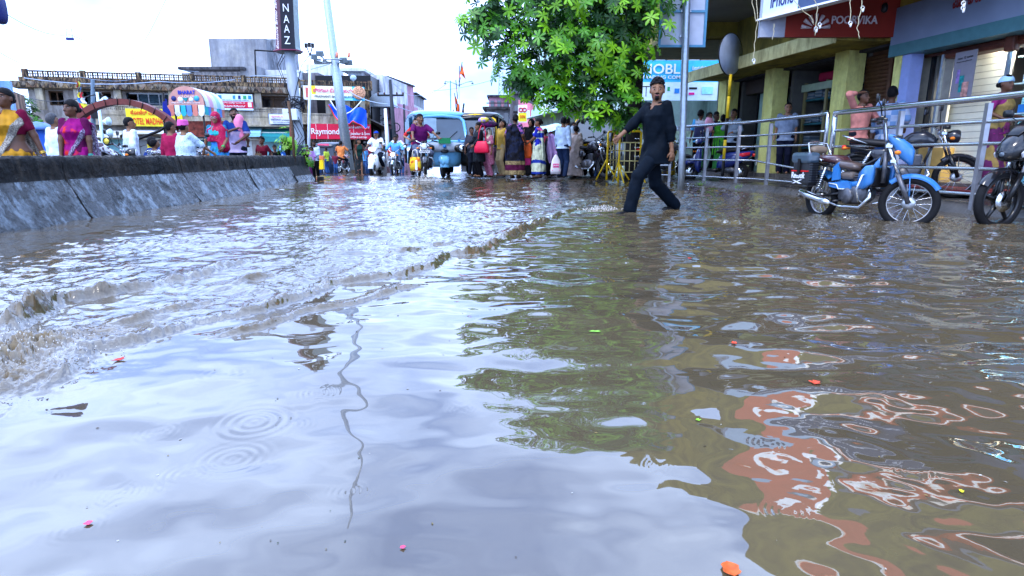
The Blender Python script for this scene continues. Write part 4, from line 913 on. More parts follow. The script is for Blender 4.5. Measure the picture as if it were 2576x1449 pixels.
flag('saffron swallow flag in the middle of the flag row', [(1144, 238), (1146, 262), (1152, 262), (1150, 250)], 42, OR)
flag('saffron square flag right of the swallow flag', [(1149, 258), (1149, 282), (1157, 284), (1156, 264)], 41, OR)
flag('saffron triangular flag beside the roof of the blue rickshaw', [(1166, 268), (1156, 330), (1171, 318)], 20, OR)
flag('tiny saffron pennant low behind the blue rickshaw roof', [(1140, 280), (1138, 292), (1142, 293)], 36, OR)
MULT = C('flag_yellow', (.85, .75, .05), .6); rootf = thing('striped_flag', 'tall narrow red white yellow and blue flag leaning behind the purple sari woman', 'flag', at(203, 250, 16))
A_, B_ = at(194, 205, 16)-at(203, 250, 16), at(217, 300, 16)-at(203, 250, 16)
m = MB()
for i in range(7):
    k0, k1 = i/7, (i+1)/7
    for j in range(2):
        def f(u, v, j=j): p_ = A_.lerp(B_, k0+(k1-k0)*v); w_ = .10*(.4+k0); return (p_.x+w_*(j+u-1)+.03*math.sin(v*4+i), p_.y+.05*math.sin(u*4+i), p_.z)
        m.sheet(f, 3, 3, (i+j*2) % 4)
m.build('flag_cloth', [C('flag_red', (.75, .03, .05), .6), C('flag_white', (.8, .8, .82), .6), MULT, P_blue], rootf)
MB().tube([A_+Vector((0, 0, .1)), B_-Vector((0, 0, 1.4))], .018, seg=6).build('flag_staff', P_wood, rootf)
flag('dark blue flag rolled round a brown staff left of the ice stall', [(411, 246), (414, 300), (428, 312), (418, 262)], 13.5, C('flag_navy', (.02, .04, .4), .6))
def spk(root, x, H):
    m = MB()
    for zz, s_ in ((H-.3, 1), (H-1.0, 1), (H-1.4, .8)): m.lathe([(.03, 0), (.06, .08), (.15, .22), (.16, .24)], c=(x+.1, -.1, zz), seg=12, axis='X')
    m.build('loudspeaker', P_pale, root)
thin_pole('bluish pole carrying grey horn loudspeakers behind the brown arch', 244, 232, 256, 330, 22, .06, P_pale, spk)
def junk(root, x, H):
    m = MB(); m.box((x, 0, H-.3), (.8, .05, .05)); m.box((x, -.1, H-1.2), (.3, .15, .5)); m.build('bracket', P_black, root)
thin_pole('dark electric pole with red cables left of the arch', 233, 200, 235, 330, 24, .09, C('pole_slate', (.1, .15, .2), .6), junk, 'power_pole')
def wire(pts, r=.014, sag=.0):
    m = MB(); p_ = [at(*q) for q in pts]; L_ = []
    for a, b_ in zip(p_[:-1], p_[1:]):
        for i in range(8): t_ = i/8; L_.append(a.lerp(b_, t_)-Vector((0, 0, sag*4*t_*(1-t_))))
    L_.append(p_[-1]); m.tube(L_, r, seg=5)
    return m
WC = C('wire_pale', (.35, .45, .6), .5)
for i, (pts, r, lb) in enumerate((([(-60, -20, 14), (176, 87, 22), (500, 180, 40)], .010, 'faint overhead wire crossing the upper left sky'), ([(-60, 90, 20), (120, 172, 30), (330, 200, 48)], .012, 'faint wire running down to the hotel roof'),
        ([(430, -30, 30), (320, 165, 48)], .012, 'single thin wire dropping steeply through the left sky'), ([(60, 196, 44), (400, 205, 46), (640, 190, 54), (860, 150, 35)], .03, 'long sagging wire along the front of the hotel'),
        ([(1580, 90, 30), (1330, 170, 40), (1090, 228, 60)], .022, 'wire running from the tree to the far lamp posts'), ([(870, 225, 52), (985, 262, 45), (1120, 290, 60)], .03, 'wire from the restaurant corner to the power pole'),
        ([(60, 240, 40), (240, 238, 22), (470, 250, 40)], .02, 'bundle of cables strung past the horn loudspeakers'), ([(990, 210, 45), (1050, 240, 60), (1130, 205, 46)], .015, 'wire between the power pole and the lamp post'))):
    tag(wire(pts, r, .3).build('overhead_wire', WC if i != 6 else P_wire), lb, 'wire', 'overhead wires')
p = at(176, 98, 22); o = MB().box((0, 0, 0), (.22, .1, .08)).tube([(-.09, 0, 0), (-.09, 0, .3), (.1, 0, .33), (.1, 0, 0)], .008, seg=4).build('wire_spacer', P_navy); o.location = p; tag(o, 'small dark clip hanging on the wire in the left sky', 'wire clip')
p = at(-14, 20, 9); o = MB().loft([(-.16, 0, 0, .05, .11), (-.1, 0, 0, .10, .2), (.1, 0, 0, .1, .2), (.16, 0, 0, .05, .11)], p=3).box((0, 0, .25), (.1, .1, .2)).build('lamp_housing', P_navy); o.location = p; tag(o, 'dark blue lamp housing cut by the top left corner', 'lamp')
YA = 13.0; c0_ = at(327, 436, YA); ra = 170/FPX*YA; m = MB()
N_ = 30; vs = []; fs = []
for i in range(N_+1):
    q_ = PI*(.22+.56*i/N_); 
    for r_ in (ra*1.035, ra*.955):
        for yy in (-.09, .09): vs.append((r_*math.cos(q_), yy, r_*math.sin(q_)))
for i in range(N_):
    a = i*4; b_ = a+4; fs += [(a, b_, b_+1, a+1), (a+2, a+3, b_+3, b_+2), (a, a+2, b_+2, b_), (a+1, b_+1, b_+3, a+3)]
m.add(vs, fs, 0, False)
for i in range(0, N_, 3):
    q_ = PI*(.22+.56*i/N_); m.tube([(ra*.94*math.cos(q_), -.1, ra*.94*math.sin(q_)), (ra*1.05*math.cos(q_), -.1, ra*1.05*math.sin(q_))], .008, 1, seg=4)
o = m.build('brown_arch', [C('arch_brown', (.15, .035, .028), .5, var=.35, scale=6), P_black], None, recalc=True); o.location = c0_; tag(o, 'half round reddish brown arch standing before the yellow hotel banner', 'arch')
bpz = on(1713, 481); Yp = bpz.y
sp = thing('street_sign', 'large blue framed sign seen from behind on a galvanised post in the water', 'sign', (bpz.x, Yp, 0))
xt = xat(1728, 0, Yp)-bpz.x; zt = zat(0, Yp)
kx = xt/zt; MB().tube([(kx*z, 0, z) for z in (-.1, .8, 1.6, 2.6, zt, zt+1.2)], 8.6/FPX*Yp, seg=12).build('post', P_steel, sp)
x0_, x1_ = xat(1661, 60, Yp)-bpz.x, xat(1781, 60, Yp)-bpz.x; zb_, zm_ = zat(117, Yp), zat(26, Yp)
m = MB(); m.box(((x0_+x1_)/2, .12, (zb_+zt+1)/2), (x1_-x0_, .02, zt+1-zb_)); m.build('sign_panel', C('panel_lavender_grey', (.46, .50, .60), .4, var=.06), sp)
m = MB(); k = .045
for a, b_ in ((x0_+k/2, zb_), (x1_-k/2, zb_)): m.box((a, .10, (zb_+zt+1)/2), (k, .05, zt+1-zb_))
for z in (zb_+k/2, zm_, zt+.98): m.box(((x0_+x1_)/2, .098, z), (x1_-x0_-2*k, .046, k))
m.build('sign_frame', C('frame_blue', (.08, .26, .42), .35, var=.1), sp)
m = MB(); m.box((xt*.85, .06, zb_+.2), (.2, .03, .04)); m.box((xt*.9, .06, zm_), (.2, .03, .04)); m.build('clamp', P_steel, sp)
q = at(1816, 458, 14.6); rs = thing('round_sign', 'round grey sign seen from behind on a yellow and black banded post', 'sign', (q.x, 14.6, q.z))
xt = xat(1838, 187, 14.6)-q.x; zt = zat(187, 14.6)-q.z; zc = zat(137, 14.6)-q.z; xc = xat(1838, 137, 14.6)-q.x
m = MB(); n_ = 5
for i in range(n_): 
    k0, k1 = i/n_, (i+1)/n_; m.tube([(xt*k0, 0, zt*k0), (xt*k1, 0, zt*k1)], .036, (1, 0, 1, 0, 0)[i] if i < 4 else 0, seg=10)
m.build('post', [C('post_yellow', (.72, .50, .02), .45, var=.2), P_black], rs)
R_d = 47/FPX*14.6; m = MB(); m.lathe([(0, -.012), (R_d, -.012), (R_d, .012), (0, .012)], seg=40, axis='Y'); m.torus((0, 0, 0), R_d, .014, 1, axis='Y', seg=40, sub=6)
dsk = m.build('sign_disc', [C('disc_grey', (.36, .44, .60), .35, var=.25, scale=3), P_black], rs); dsk.location = (xc, 0, zc); dsk.rotation_euler = (0, .04, math.radians(37))
def railing(name, label, pts, heights, posts, top_r=.034, r=.02, H=1.3, endcap=(0, 0)):
    """pts: world (x, y, base z) path"""
    root = thing(name, label, 'railing', pts[0]); o = Vector(pts[0])
    P_ = [Vector(p_)-o for p_ in pts]
    def al(t_):
        k = t_*(len(P_)-1); i = min(int(k), len(P_)-2); return P_[i].lerp(P_[i+1], k-i)
    N_ = 26; m = MB(); tp = [al(i/N_)+Vector((0, 0, H)) for i in range(N_+1)]
    a, b_ = tp[0], tp[-1]
    tp = ([a-Vector((0, 0, H))]+[a-Vector((0, 0, .10))] if endcap[0] else [])+tp+([b_-Vector((0, 0, .10)), b_-Vector((0, 0, H))] if endcap[1] else [])
    m.tube(tp, top_r, seg=12); m.build('top_rail', P_inox, root)
    for h_ in heights:
        m = MB(); f = h_ if callable(h_) else (lambda t_, h_=h_: h_); m.tube([al(i/N_)+Vector((0, 0, f(i/N_))) for i in range(N_+1)], r, seg=8); m.build('rail', P_inox, root)
    for t_ in posts:
        p_ = al(t_); m = MB(); m.box((p_.x, p_.y, (H-.03)/2-.1), (.06, .06, H+.1)); m.build('post', C('post_steel', (.36, .36, .38), .3, metal=.8, var=.2), root)
    return root
def gp(x, y, z): v = on(x, y, z); return (v.x, v.y, z)
ra_ = [gp(1703, 455, .1), gp(1765, 459, .1), gp(1820, 463, .1), gp(1880, 466, .1), gp(1960, 474, .1), gp(2062, 484, .1)]
ra_ = [(x, y, .1) for x, y, z in ra_]
railing('steel_railing', 'curved stainless steel railing between the sign post and the parked moped', ra_, [1.02, lambda t_: .80-.0*t_, lambda t_: .52 if t_ < .62 else .52-.5*(t_-.62), .14], [.02, .22, .50, .72], endcap=(0, 1))
rb_ = [gp(2079, 486, .1)]; p2 = on(2446, 519, .1); rb_ += [(p2.x+(rb_[0][0]-p2.x)*(1-k), p2.y+(rb_[0][1]-p2.y)*(1-k), .1) for k in (.33, .66)]+[(p2.x, p2.y, .1), (p2.x+.08, p2.y-1.6, .1), (p2.x+.3, p2.y-3.2, .1)]
railing('steel_railing', 'straight stainless steel railing behind the blue moped and black motorcycle', rb_, [1.02, .76, .46, .15], [.31, .60, .84], top_r=.042, r=.022, endcap=(1, 0))
rc_ = [(3.95, 15.25, .12), (3.6, 15.6, .12), (3.15, 15.75, .12)]
railing('steel_railing', 'short far stretch of steel railing left of the sign post', rc_, [1.02, .8, .58, .36, .12], [.0, .35], r=.018)
rnd = random.Random(8); m = MB()
for k in range(190):
    x = rnd.uniform(1725, 1905); y = 452+ (x-1725)*.05+rnd.uniform(-2, 9); p_ = on(x, y, .06); s_ = rnd.uniform(.015, .05)
    m.ball((p_.x, p_.y, .06), (s_*rnd.uniform(.7, 1.5), s_*rnd.uniform(.7, 1.5), s_*rnd.uniform(.5, 1)), rnd.randrange(5), seg=5, rings=3)
o = m.build('rubble', [C('rub_a', (.35, .12, .06), .8), C('rub_b', (.4, .36, .32), .8), C('rub_c', (.12, .1, .09), .8), C('rub_d', (.5, .45, .42), .8), C('rub_e', (.3, .08, .07), .8)]); tag(o, 'strip of brick rubble and litter along the railing foot', 'rubble', kind='stuff')
for j, (x, y) in enumerate(((1860, 462), (1890, 468), (2000-130, 476))):
    pass
for j, (lb, x, y) in enumerate((('small grass tuft at the railing foot under the scooter', 1762, 462), ('small grass tuft at the railing foot by the round sign post', 1755+5, 463), )[:1]+(('grass tuft at the railing foot in front of the yellow pillar', 1872, 474), ('grass tuft nearer the scooter wheel behind the railing foot', 1765, 466))[:]):
    p_ = on(x, y, .05); m = MB()
    for k in range(60):
        a = rnd.random()*6.28; l_ = rnd.uniform(.05, .13); d = Vector((math.cos(a), math.sin(a), 0)); b_ = Vector((rnd.gauss(0, .09), rnd.gauss(0, .05), 0))
        m.add([tuple(b_), tuple(b_+d.orthogonal()*.004+Vector((.006, 0, 0))), tuple(b_+d*l_*.5+Vector((0, 0, l_)))], [(0, 1, 2)], 0)
    o = m.build('grass_tuft', M_leafA, recalc=False); o.location = p_; tag(o, lb, 'grass')
def barricade(label, x0, x1, ytop, ybot, Y, rz):
    zb_ = .12; H = zat(ytop, Y)-zb_; W_ = abs(xat(x1, 400, Y)-xat(x0, 400, Y))/math.cos(rz); root = thing('yellow_barricade', label, 'barricade', (xat((x0+x1)/2, 400, Y), Y, zb_), rz, 'yellow barricades under the tree')
    m = MB(); r_ = .025
    m.tube([(-W_/2, 0, 0), (-W_/2, 0, H*.97), (-W_/2+.05, 0, H), (W_/2-.05, 0, H), (W_/2, 0, H*.97), (W_/2, 0, 0)], r_, seg=8)
    m.tube([(-W_/2, .3, 0), (-W_/2, 0, H*.45)], .018, seg=6).tube([(-W_/2, -.3, 0), (-W_/2, 0, H*.35)], .018, seg=6).tube([(W_/2, -.3, 0), (W_/2, 0, H*.35)], .018, seg=6); m.build('barricade_frame', C('barricade_yellow', (.72, .46, .01), .45, var=.25), root)
    m = MB()
    for k in (.78, .62, .42, .2): m.tube([(-W_/2, 0, H*k), (W_/2, 0, H*k)], .014, seg=6)
    for k in (-.25, .0, .25): m.tube([(W_*k, 0, H*.2), (W_*k, 0, H*.78)], .01, seg=5)
    m.build('cross_bar', C('bar_pale', (.6, .5, .2), .45), root); return root
barricade('yellow barricade standing just behind the wading man', 1556, 1612, 330, 440, 13.9, .25)
barricade('rusty yellow barricade in the shade left of the tree trunk', 1524, 1562, 332, 438, 15.2, .9)
pl = thing('planter', 'tall black planter box at the end of the concrete barrier', 'planter', (-5.86, 16.9, 0)); m = MB()
m.loft([(0, 0, 0, .23, .2), (.35, -.02, 0, .21, .19), (.98, -.07, 0, .19, .17), (1.0, -.07, 0, .18, .16)], axis='Z', p=6, seg=20); m.build('planter_box', C('planter_black', (.012, .02, .03), .35, var=.3), pl)
p = at(775, 420, 16.7); bush('creeper_plant', 'green leafy creeper hanging over the black planter', 'plant', (p.x, 16.6, .42), (.16, .1, .28), 26, [M_leafA, M_leafB, M_leafA], (.06, .11), 3, stem=True)
p = at(722, 360, 15.9); bush('shrub', 'green shrub growing behind the barrier beside the pole', 'plant', (p.x, 15.9, .55), (.26, .18, .4), 60, [M_leafA, M_leafB, M_leafA], (.07, .13), 9, stem=True)
o = MB().tube([(0, 0, -.5), (.02, 0, .5), (-.03, 0, 1.35)], .035, seg=8).build('wooden_stake', P_wood); p = at(738, 380, 15.6); o.location = (p.x, 15.6, .7); tag(o, 'brown wooden stake beside the shrub behind the barrier', 'stake')
SF = Facade((6.3-.15*(22-15), 22.0), (6.3-.15*(3.0-15), 3.0))
def sx(x, y, off=0): return SF.px(x, y, off)
def sY(Y): return (22.0-Y)/(-SF.u.y)        
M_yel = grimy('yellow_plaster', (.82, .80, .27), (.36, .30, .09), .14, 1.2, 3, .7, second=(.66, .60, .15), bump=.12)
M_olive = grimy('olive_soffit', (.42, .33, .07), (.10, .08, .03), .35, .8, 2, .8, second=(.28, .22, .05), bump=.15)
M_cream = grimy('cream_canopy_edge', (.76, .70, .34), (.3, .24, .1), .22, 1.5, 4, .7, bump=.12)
M_floor = grimy('wet_stone_floor', (.13, .12, .11), (.05, .045, .04), .4, 1.5, 1, .4, bump=.2, wet=.12)
yb = thing('shop_row', 'yellow shop row with thick pillars and a sloping concrete canopy', 'building', (SF.o.x, SF.o.y, 0), SF.rz)
HC = 2.72
PIL = [(17.75, .42), (15.45, .42), (12.92, .42)]
m = MB()
for i, (Y, w) in enumerate(PIL):
    x = sY(Y); q = MB(); q.box((x+.21, .18, (HC)/2+.1), (w, .38, HC-.1), bev=.006); q.build('pillar', M_yel, yb)
x3 = sY(11.3); q = MB(); q.box((x3+.08, .18, 1.5), (.16, .38, 2.6)); q.build('pillar', M_yel, yb)
m = MB(); m.box((x3+.27, .12, 1.6), (.20, .24, 3.0)); m.build('blue_pier', C('pier_blue', (.30, .38, .72), .45, var=.08), yb)
m = MB(); m.box(((sY(18)+sY(2))/2, 1.6, .08), (sY(2)-sY(18), 3.6, .44)); m.box(((sY(17)+sY(2))/2, -.38, .06), (sY(2)-sY(17), .36, .3)); m.build('platform', M_floor, yb)
m = MB(); m.box(((sY(11.2)+sY(3))/2, -.6, .235), (sY(3)-sY(11.2), .8, .02)); m.build('red_mat', C('mat_red', (.16, .02, .025), .6, var=.2), yb)
m = MB(); xa, xb = sY(17.7), sY(11.62)
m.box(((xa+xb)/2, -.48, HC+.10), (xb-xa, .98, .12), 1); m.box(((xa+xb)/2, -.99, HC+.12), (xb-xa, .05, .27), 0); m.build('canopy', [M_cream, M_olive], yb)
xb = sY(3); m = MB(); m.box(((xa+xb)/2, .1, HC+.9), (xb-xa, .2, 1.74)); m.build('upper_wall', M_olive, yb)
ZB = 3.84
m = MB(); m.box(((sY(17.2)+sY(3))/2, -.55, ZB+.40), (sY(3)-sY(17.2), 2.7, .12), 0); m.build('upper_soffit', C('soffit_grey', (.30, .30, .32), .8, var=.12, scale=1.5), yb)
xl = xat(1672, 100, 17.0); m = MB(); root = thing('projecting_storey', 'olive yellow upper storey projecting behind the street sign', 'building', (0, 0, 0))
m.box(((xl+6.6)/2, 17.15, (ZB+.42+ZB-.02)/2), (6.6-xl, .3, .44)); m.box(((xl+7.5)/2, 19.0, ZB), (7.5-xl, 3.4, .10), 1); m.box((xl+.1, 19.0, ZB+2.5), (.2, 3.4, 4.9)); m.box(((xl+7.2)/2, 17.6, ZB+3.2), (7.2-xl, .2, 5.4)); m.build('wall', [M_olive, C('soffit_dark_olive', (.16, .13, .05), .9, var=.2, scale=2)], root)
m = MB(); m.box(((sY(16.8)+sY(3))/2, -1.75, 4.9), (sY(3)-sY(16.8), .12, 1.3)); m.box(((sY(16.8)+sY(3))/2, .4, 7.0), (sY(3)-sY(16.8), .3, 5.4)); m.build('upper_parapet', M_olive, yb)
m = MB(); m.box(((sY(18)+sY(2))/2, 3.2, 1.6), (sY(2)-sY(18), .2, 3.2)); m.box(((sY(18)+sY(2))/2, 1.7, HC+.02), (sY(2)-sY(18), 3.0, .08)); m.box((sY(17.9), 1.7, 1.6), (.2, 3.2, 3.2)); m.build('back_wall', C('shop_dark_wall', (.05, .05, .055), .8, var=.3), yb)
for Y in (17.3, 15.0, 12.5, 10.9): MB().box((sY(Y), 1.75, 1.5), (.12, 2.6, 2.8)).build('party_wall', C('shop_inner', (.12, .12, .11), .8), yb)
xa, xb = sY(17.2), sY(15.5)
m = MB(); m.box(((xa+xb)/2+.15, .75, 1.35), (xb-xa-.4, .03, 2.1)); gd = m.build('glass_door', C('door_glass_pale', (.32, .48, .42), .12, spec=.8, var=.2, scale=2), yb)
m = MB(); 
for a in (xa+.32, (xa+xb)/2+.1, xb-.08): m.box((a, .72, 1.35), (.05, .06, 2.15))
m.build('door_frame', P_dark, gd); MB().box((xa+.75, .71, 2.05), (.3, .02, .18)).build('door_sticker', P_teal, gd)
MB().box(((xa+xb)/2, .6, 2.52), (xb-xa, .2, .34)).build('shutter_box', C('shutter_box_brown', (.05, .035, .03), .7), yb)
xa, xb = sY(15.0), sY(12.95)
m = MB()
for z in (.9, 1.45, 2.0): m.box(((xa+xb)/2, .9, z), (xb-xa-.2, .35, .04), 0)
for a in (xa+.15, (xa+xb)/2-.1, xb-.45): m.box((a, .72, 1.35), (.07, .05, 2.1), 1)
m.box(((xa+xb)/2, .70, 2.28), (xb-xa, .08, .16), 2); m.build('shelf_unit', [C('shelf_teal', (.02, .12, .15), .5), C('frame_brass', (.25, .22, .10), .4), C('board_mint_pale', (.40, .52, .38), .5)], yb)
rnd = random.Random(5)
for z in (.92, 1.47, 2.02):
    for k in range(6):
        m = MB()
        for j in range(rnd.randint(3, 7)): m.box((xa+.35+k*.28+rnd.uniform(-.02, .02), .85, z+.03+j*.035), (.24, .25, .026), (k+j) % 2)
        m.build('folded_stock', [C('stock_grey', (.22, .26, .30), .5), C('stock_blue', (.08, .14, .2), .5)], yb)
m = MB(); m.box(((xa+xb)/2-.1, .9, 2.5), (1.0, .2, .2), bev=.05); m.build('red_bundle', C('bundle_red', (.45, .02, .08), .7), yb)
m = MB(); m.box((xb-.25, .55, 1.5), (.35, .05, 2.1)); m.build('display_glass', P_glassd, yb)
xa, xb = sY(12.5), sY(11.35); m = MB(); z = .3
while z < 2.65: m.tube([(xa, .42, z), (xb, .42, z)], .042, seg=6); z += .074
m.box(((xa+xb)/2, .48, 1.5), (xb-xa, .04, 2.5)); m.box((xa+(xb-xa)*.62, .36, 1.5), (.07, .06, 2.5)); m.build('rolling_shutter', C('shutter_brown', (.10, .045, .025), .5, var=.25), yb)
xa, xb = sY(10.95), sY(3.5)
d0, d1 = sx(2312, 200, -.5)[0], sx(2390, 200, -.5)[0]; e0, e1 = sx(2388, 200, -.7)[0], sx(2540, 200, -.7)[0]; dw = d1-d0
m = MB(); m.box((d0+dw*.30, .5, 1.4), (dw*.42, .05, 2.3), 0); m.box((d0+dw*.78, .56, 1.4), (dw*.42, .05, 2.3), 0); m.box((d0+dw*.55, .42, 1.4), (.04, .08, 2.4), 1); m.box((d0+.02, .3, 1.4), (.06, .1, 2.4), 1); m.build('folding_door', [C('door_taupe', (.42, .40, .34), .4, var=.15), P_dark], yb)
m = MB(); nb = 22; ew = e1-e0
for k in range(nb): m.box((e0+ew/2, .7, .32+k*.105), (ew, .03, .098), 0)
m.box((e0+ew/2, .73, 1.4), (ew, .02, 2.4), 1); m.build('slat_wall', [C('slat_cream', (.78, .78, .64), .35, var=.05), C('slat_gap', (.10, .09, .08), .7)], yb)
m = MB(); xa = e1-4.5; m.box((xa+6.2, 1.0, 1.4), (3.4, .03, 2.4)); m.build('aqua_wall', C('wall_aqua', (.25, .62, .72), .4, var=.1), yb)
m = MB()
for z in (.9, 1.35, 1.8, 2.2): m.box((xa+6.2, .82, z), (3.2, .3, .02))
m.build('glass_shelf', C('shelf_glass', (.5, .7, .75), .2), yb)
m = MB(); rnd = random.Random(9)
for z in (.91, 1.36, 1.81, 2.21):
    for k in range(11): m.box((xa+4.75+k*.27, .8, z+.07), (.16, .1, .12), rnd.randrange(3))
m.build('phone_box', [P_white, P_pale, P_blue], yb)
xa = sY(10.95); xb = sY(3.5); m = MB(); m.box(((xa+xb)/2+.3, .45, 2.52), (xb-xa, .3, .42), bev=.03)
for z in (2.40, 2.50, 2.60): m.tube([(xa, .29, z), (xb, .29, z)], .03, seg=6)
for a in (1.0, 2.3, 3.6): m.box((xa+a+.6, .27, 2.36), (.16, .12, .26), bev=.02)
m.build('shutter_roll', C('shutter_roll_brown', (.10, .03, .018), .5, var=.3), yb)
m = MB(); m.box(((xa+xb)/2+1.5, .9, 2.62), (4.8, .9, .04)); m.build('ceiling_panel', C('ceiling_white', (.8, .82, .78), .5), yb)
m = MB()
for a, b_ in ((1.4, .55), (2.1, .55), (3.2, .55)): m.lathe([(0, 0), (.1, 0), (.1, .03)], c=(xa+a, b_, 2.57), seg=16)
ll = m.build('spot_light', C('lit_lamp', (1, 1, .85), .5, emit=7), yb)
m = MB(); m.box((xa+5.6, .5, 2.36), (2.2, .03, .12)); m.build('green_light_strip', C('lit_green', (.25, .9, .03), .5, emit=1.1), yb)
for a in (1.4, 2.1, 3.2):
    ld = bpy.data.lights.new('shop_lamp', 'AREA'); ld.energy = 300; ld.size = .5; ld.color = (1, .97, .85); lo = bpy.data.objects.new('shop_lamp', ld); COL.objects.link(lo); lo.parent = yb; lo.location = (xa+a, .45, 2.52)
for a in (d1+.02, sx(2530, 200, -.3)[0]): MB().box((a, .30, 1.35), (.04, .05, 2.2)).build('glass_edge', P_steel, yb)
SP_ = SF; r = SF.rect(2397, 130, 2450, 252, -.28); q = SF.o+SF.u*r[0]-SF.n*.28
po = thing('poster', 'grey poster of three phones hanging in the bright shop window', 'poster', (q.x, q.y, r[2]), SF.rz); w, hh = r[1]-r[0], r[3]-r[2]
MB().box((w/2, 0, hh/2), (w, .012, hh)).build('poster_sheet', C('poster_grey', (.26, .25, .29), .4, var=.08), po)
for nm, a, z, ww, h2_, cc in (('phone_picture', .28, .50, .14, .28, (.3, .2, .5)), ('phone_picture', .48, .34, .2, .34, (.02, .3, .3)), ('phone_picture', .68, .22, .3, .3, (.6, .3, .25))):
    MB().box((w*a, -.012, hh*z), (w*ww, .008, hh*h2_), bev=.003).build(nm, C('phone_%d' % int(a*100), cc, .4, var=.5, scale=20), po)
lettering('reno 12 series', frame((w*.15, -.009, hh*.84), (1, 0, .05)), .04, P_black, po, width=w*.7, ext=.002); lettering('Portrait phone', frame((w*.12, -.009, hh*.77), (1, 0, .05)), .025, P_black, po, width=w*.7, ext=.002)
M_fas = C('fascia_blue_grey', (.20, .26, .38), .4, var=.12, scale=2); M_fat = C('fascia_teal', (.07, .19, .22), .4, var=.1)
FF = Facade((7.0-.15*(11.4-10)+.0, 11.4), (7.0-.15*(4-10), 4.0))
fa = thing('shop_fascia', 'blue grey fascia board with a teal lower band over the bright phone shop', 'sign', (FF.o.x, FF.o.y, 0), FF.rz)
L_f = FF.len; m = MB(); m.box((L_f/2, .25, 2.95), (L_f, .5, .62)); m.build('board', M_fas, fa); m = MB(); m.box((L_f/2, .245, 2.54), (L_f, .51, .2)); m.build('teal_band', M_fat, fa)
a = FF.px(2386, 10, 0); lettering('ಪೂರ್ವಿಕಾ', frame((a[0]+.1, -.01, 2.98), (1, 0, 0)), .22, C('text_maroon', (.25, .03, .03), .5), fa, width=.5, ext=.004, bold=.01)
lettering('ಮೊಬೈಲ್ಸ್', frame((a[0]+.75, -.01, 2.98), (1, 0, 0)), .22, C('text_darkgreen', (.02, .08, .04), .5), fa, width=.7, ext=.004, bold=.01)
M_org = C('board_brick_red', (.24, .02, .010), .45, var=.12, scale=2)
YB = 11.35; rbx = thing('red_shop_board', 'dark red shop board with a shell emblem and grey capitals', 'sign', (0, YB, 0))
xa, xb = xat(1912, 93, YB), xat(2262, 93, YB); zb_, zt_ = zat(93, YB), zat(93, YB)+1.35
m = MB(); xw = xat(1975, 80, YB); m.box(((xw+xb)/2, .05, (zb_+zt_)/2), (xb-xw, .1, zt_-zb_)); m.build('board', M_org, rbx)
m = MB(); m.box(((xa+xw)/2, .06, (zb_+zt_)/2), (xw-xa, .1, zt_-zb_)); m.build('white_return', C('return_grey', (.36, .38, .45), .5, var=.15), rbx)
lettering('POORVIKA', frame((xat(2090, 60, YB), -.02, zat(61, YB)), (1, 0, 0)), .135, C('letter_grey', (.72, .64, .66), .5), rbx, width=xat(2205, 60, YB)-xat(2090, 60, YB), ext=.01, bold=.01)
m = MB(); cx_, cz_ = xat(2050, 70, YB), zat(72, YB)
for k in range(7):  
    q_ = PI*(.04+.92*k/6); d = Vector((math.cos(q_), 0, math.sin(q_)*.95)); L0, L1 = .07, .25
    m.tube([tuple(Vector((cx_, -.02, cz_))+d*L0), tuple(Vector((cx_, -.02, cz_))+d*(L0*.5+L1*.5)), tuple(Vector((cx_, -.02, cz_))+d*L1)], [.006, .024, .036], seg=8, flat=1); 
m.ball((cx_, -.02, cz_-.01), (.03, .02, .045))
m.build('shell_emblem', C('letter_grey'), rbx)
SI = Facade((4.42, 11.4), (5.9, 8.25))
si = thing('white_shop_board', 'white and navy slanting shop board above the red one', 'sign', (SI.o.x, SI.o.y, 0), SI.rz)
s1 = SI.px(2006, 20)[0]; z0_ = 3.09; m = MB(); m.box((s1/2, .06, z0_+.36), (s1, .12, .72)); m.build('white_panel', P_pale, si)
m = MB(); m.box(((s1+SI.len)/2, .062, z0_+.36), (SI.len-s1, .12, .72)); m.build('navy_panel', C('panel_navy', (.05, .08, .16), .4), si)
m = MB(); m.box((SI.len/2, .02, z0_-.02), (SI.len+.04, .18, .03)); m.build('board_edge', P_white, si)
a = SI.px(1936, 50); b_ = SI.px(1993, 30); lettering('iPhone', frame((a[0], -.01, z0_+.13), (1, 0, 0)), .22, P_navy, si, width=b_[0]-a[0], ext=.004, bold=.006)
a = SI.px(2022, 10); lettering('Smartphones', frame((s1+.12, -.01, z0_+.20), (1, 0, 0)), .26, P_white, si, width=SI.len-s1-.3, ext=.004, bold=.01)
m = MB(); m.box((SI.len/2, .5, z0_+.9), (SI.len, 1.0, .35)); m.build('board_top', P_pale, si)
SU = Facade((4.9, 10.9), (6.8, 4.6)); su = thing('upper_red_board', 'large brick red upper board with white tubes, seen mirrored in the water', 'sign', (SU.o.x, SU.o.y, 0), SU.rz)
m = MB(); m.box((SU.len/2, .1, 5.2), (SU.len, .2, 2.8)); m.build('board', C('board_orange_red', (.74, .18, .09), .5, var=.1, emit=.35), su)  # glow added to strengthen the board's mirror image in the water
lettering('POORVIKA', frame((.7, -.02, 4.9), (1, 0, 0)), .75, C('letter_white', (.85, .88, .95), .4, emit=1.6), su, width=4.6, ext=.02, bold=.03); lettering('MOBILES', frame((1.2, -.02, 4.35), (1, 0, 0)), .34, C('letter_white'), su, width=3.2, ext=.02, bold=.02)  # white letters and tubes glow so they show in the water reflection
m = MB()
for k in range(9): m.tube([(.3+k*.75, -.06, 4.0+.25*(k % 2)), (.75+k*.75, -.06, 4.15+.25*(k % 3))], .05, seg=6)
for z in (3.85, 6.55): m.tube([(.1, -.06, z), (SU.len-.1, -.06, z)], .05, seg=6)
m.build('tube_trim', C('letter_white'), su)
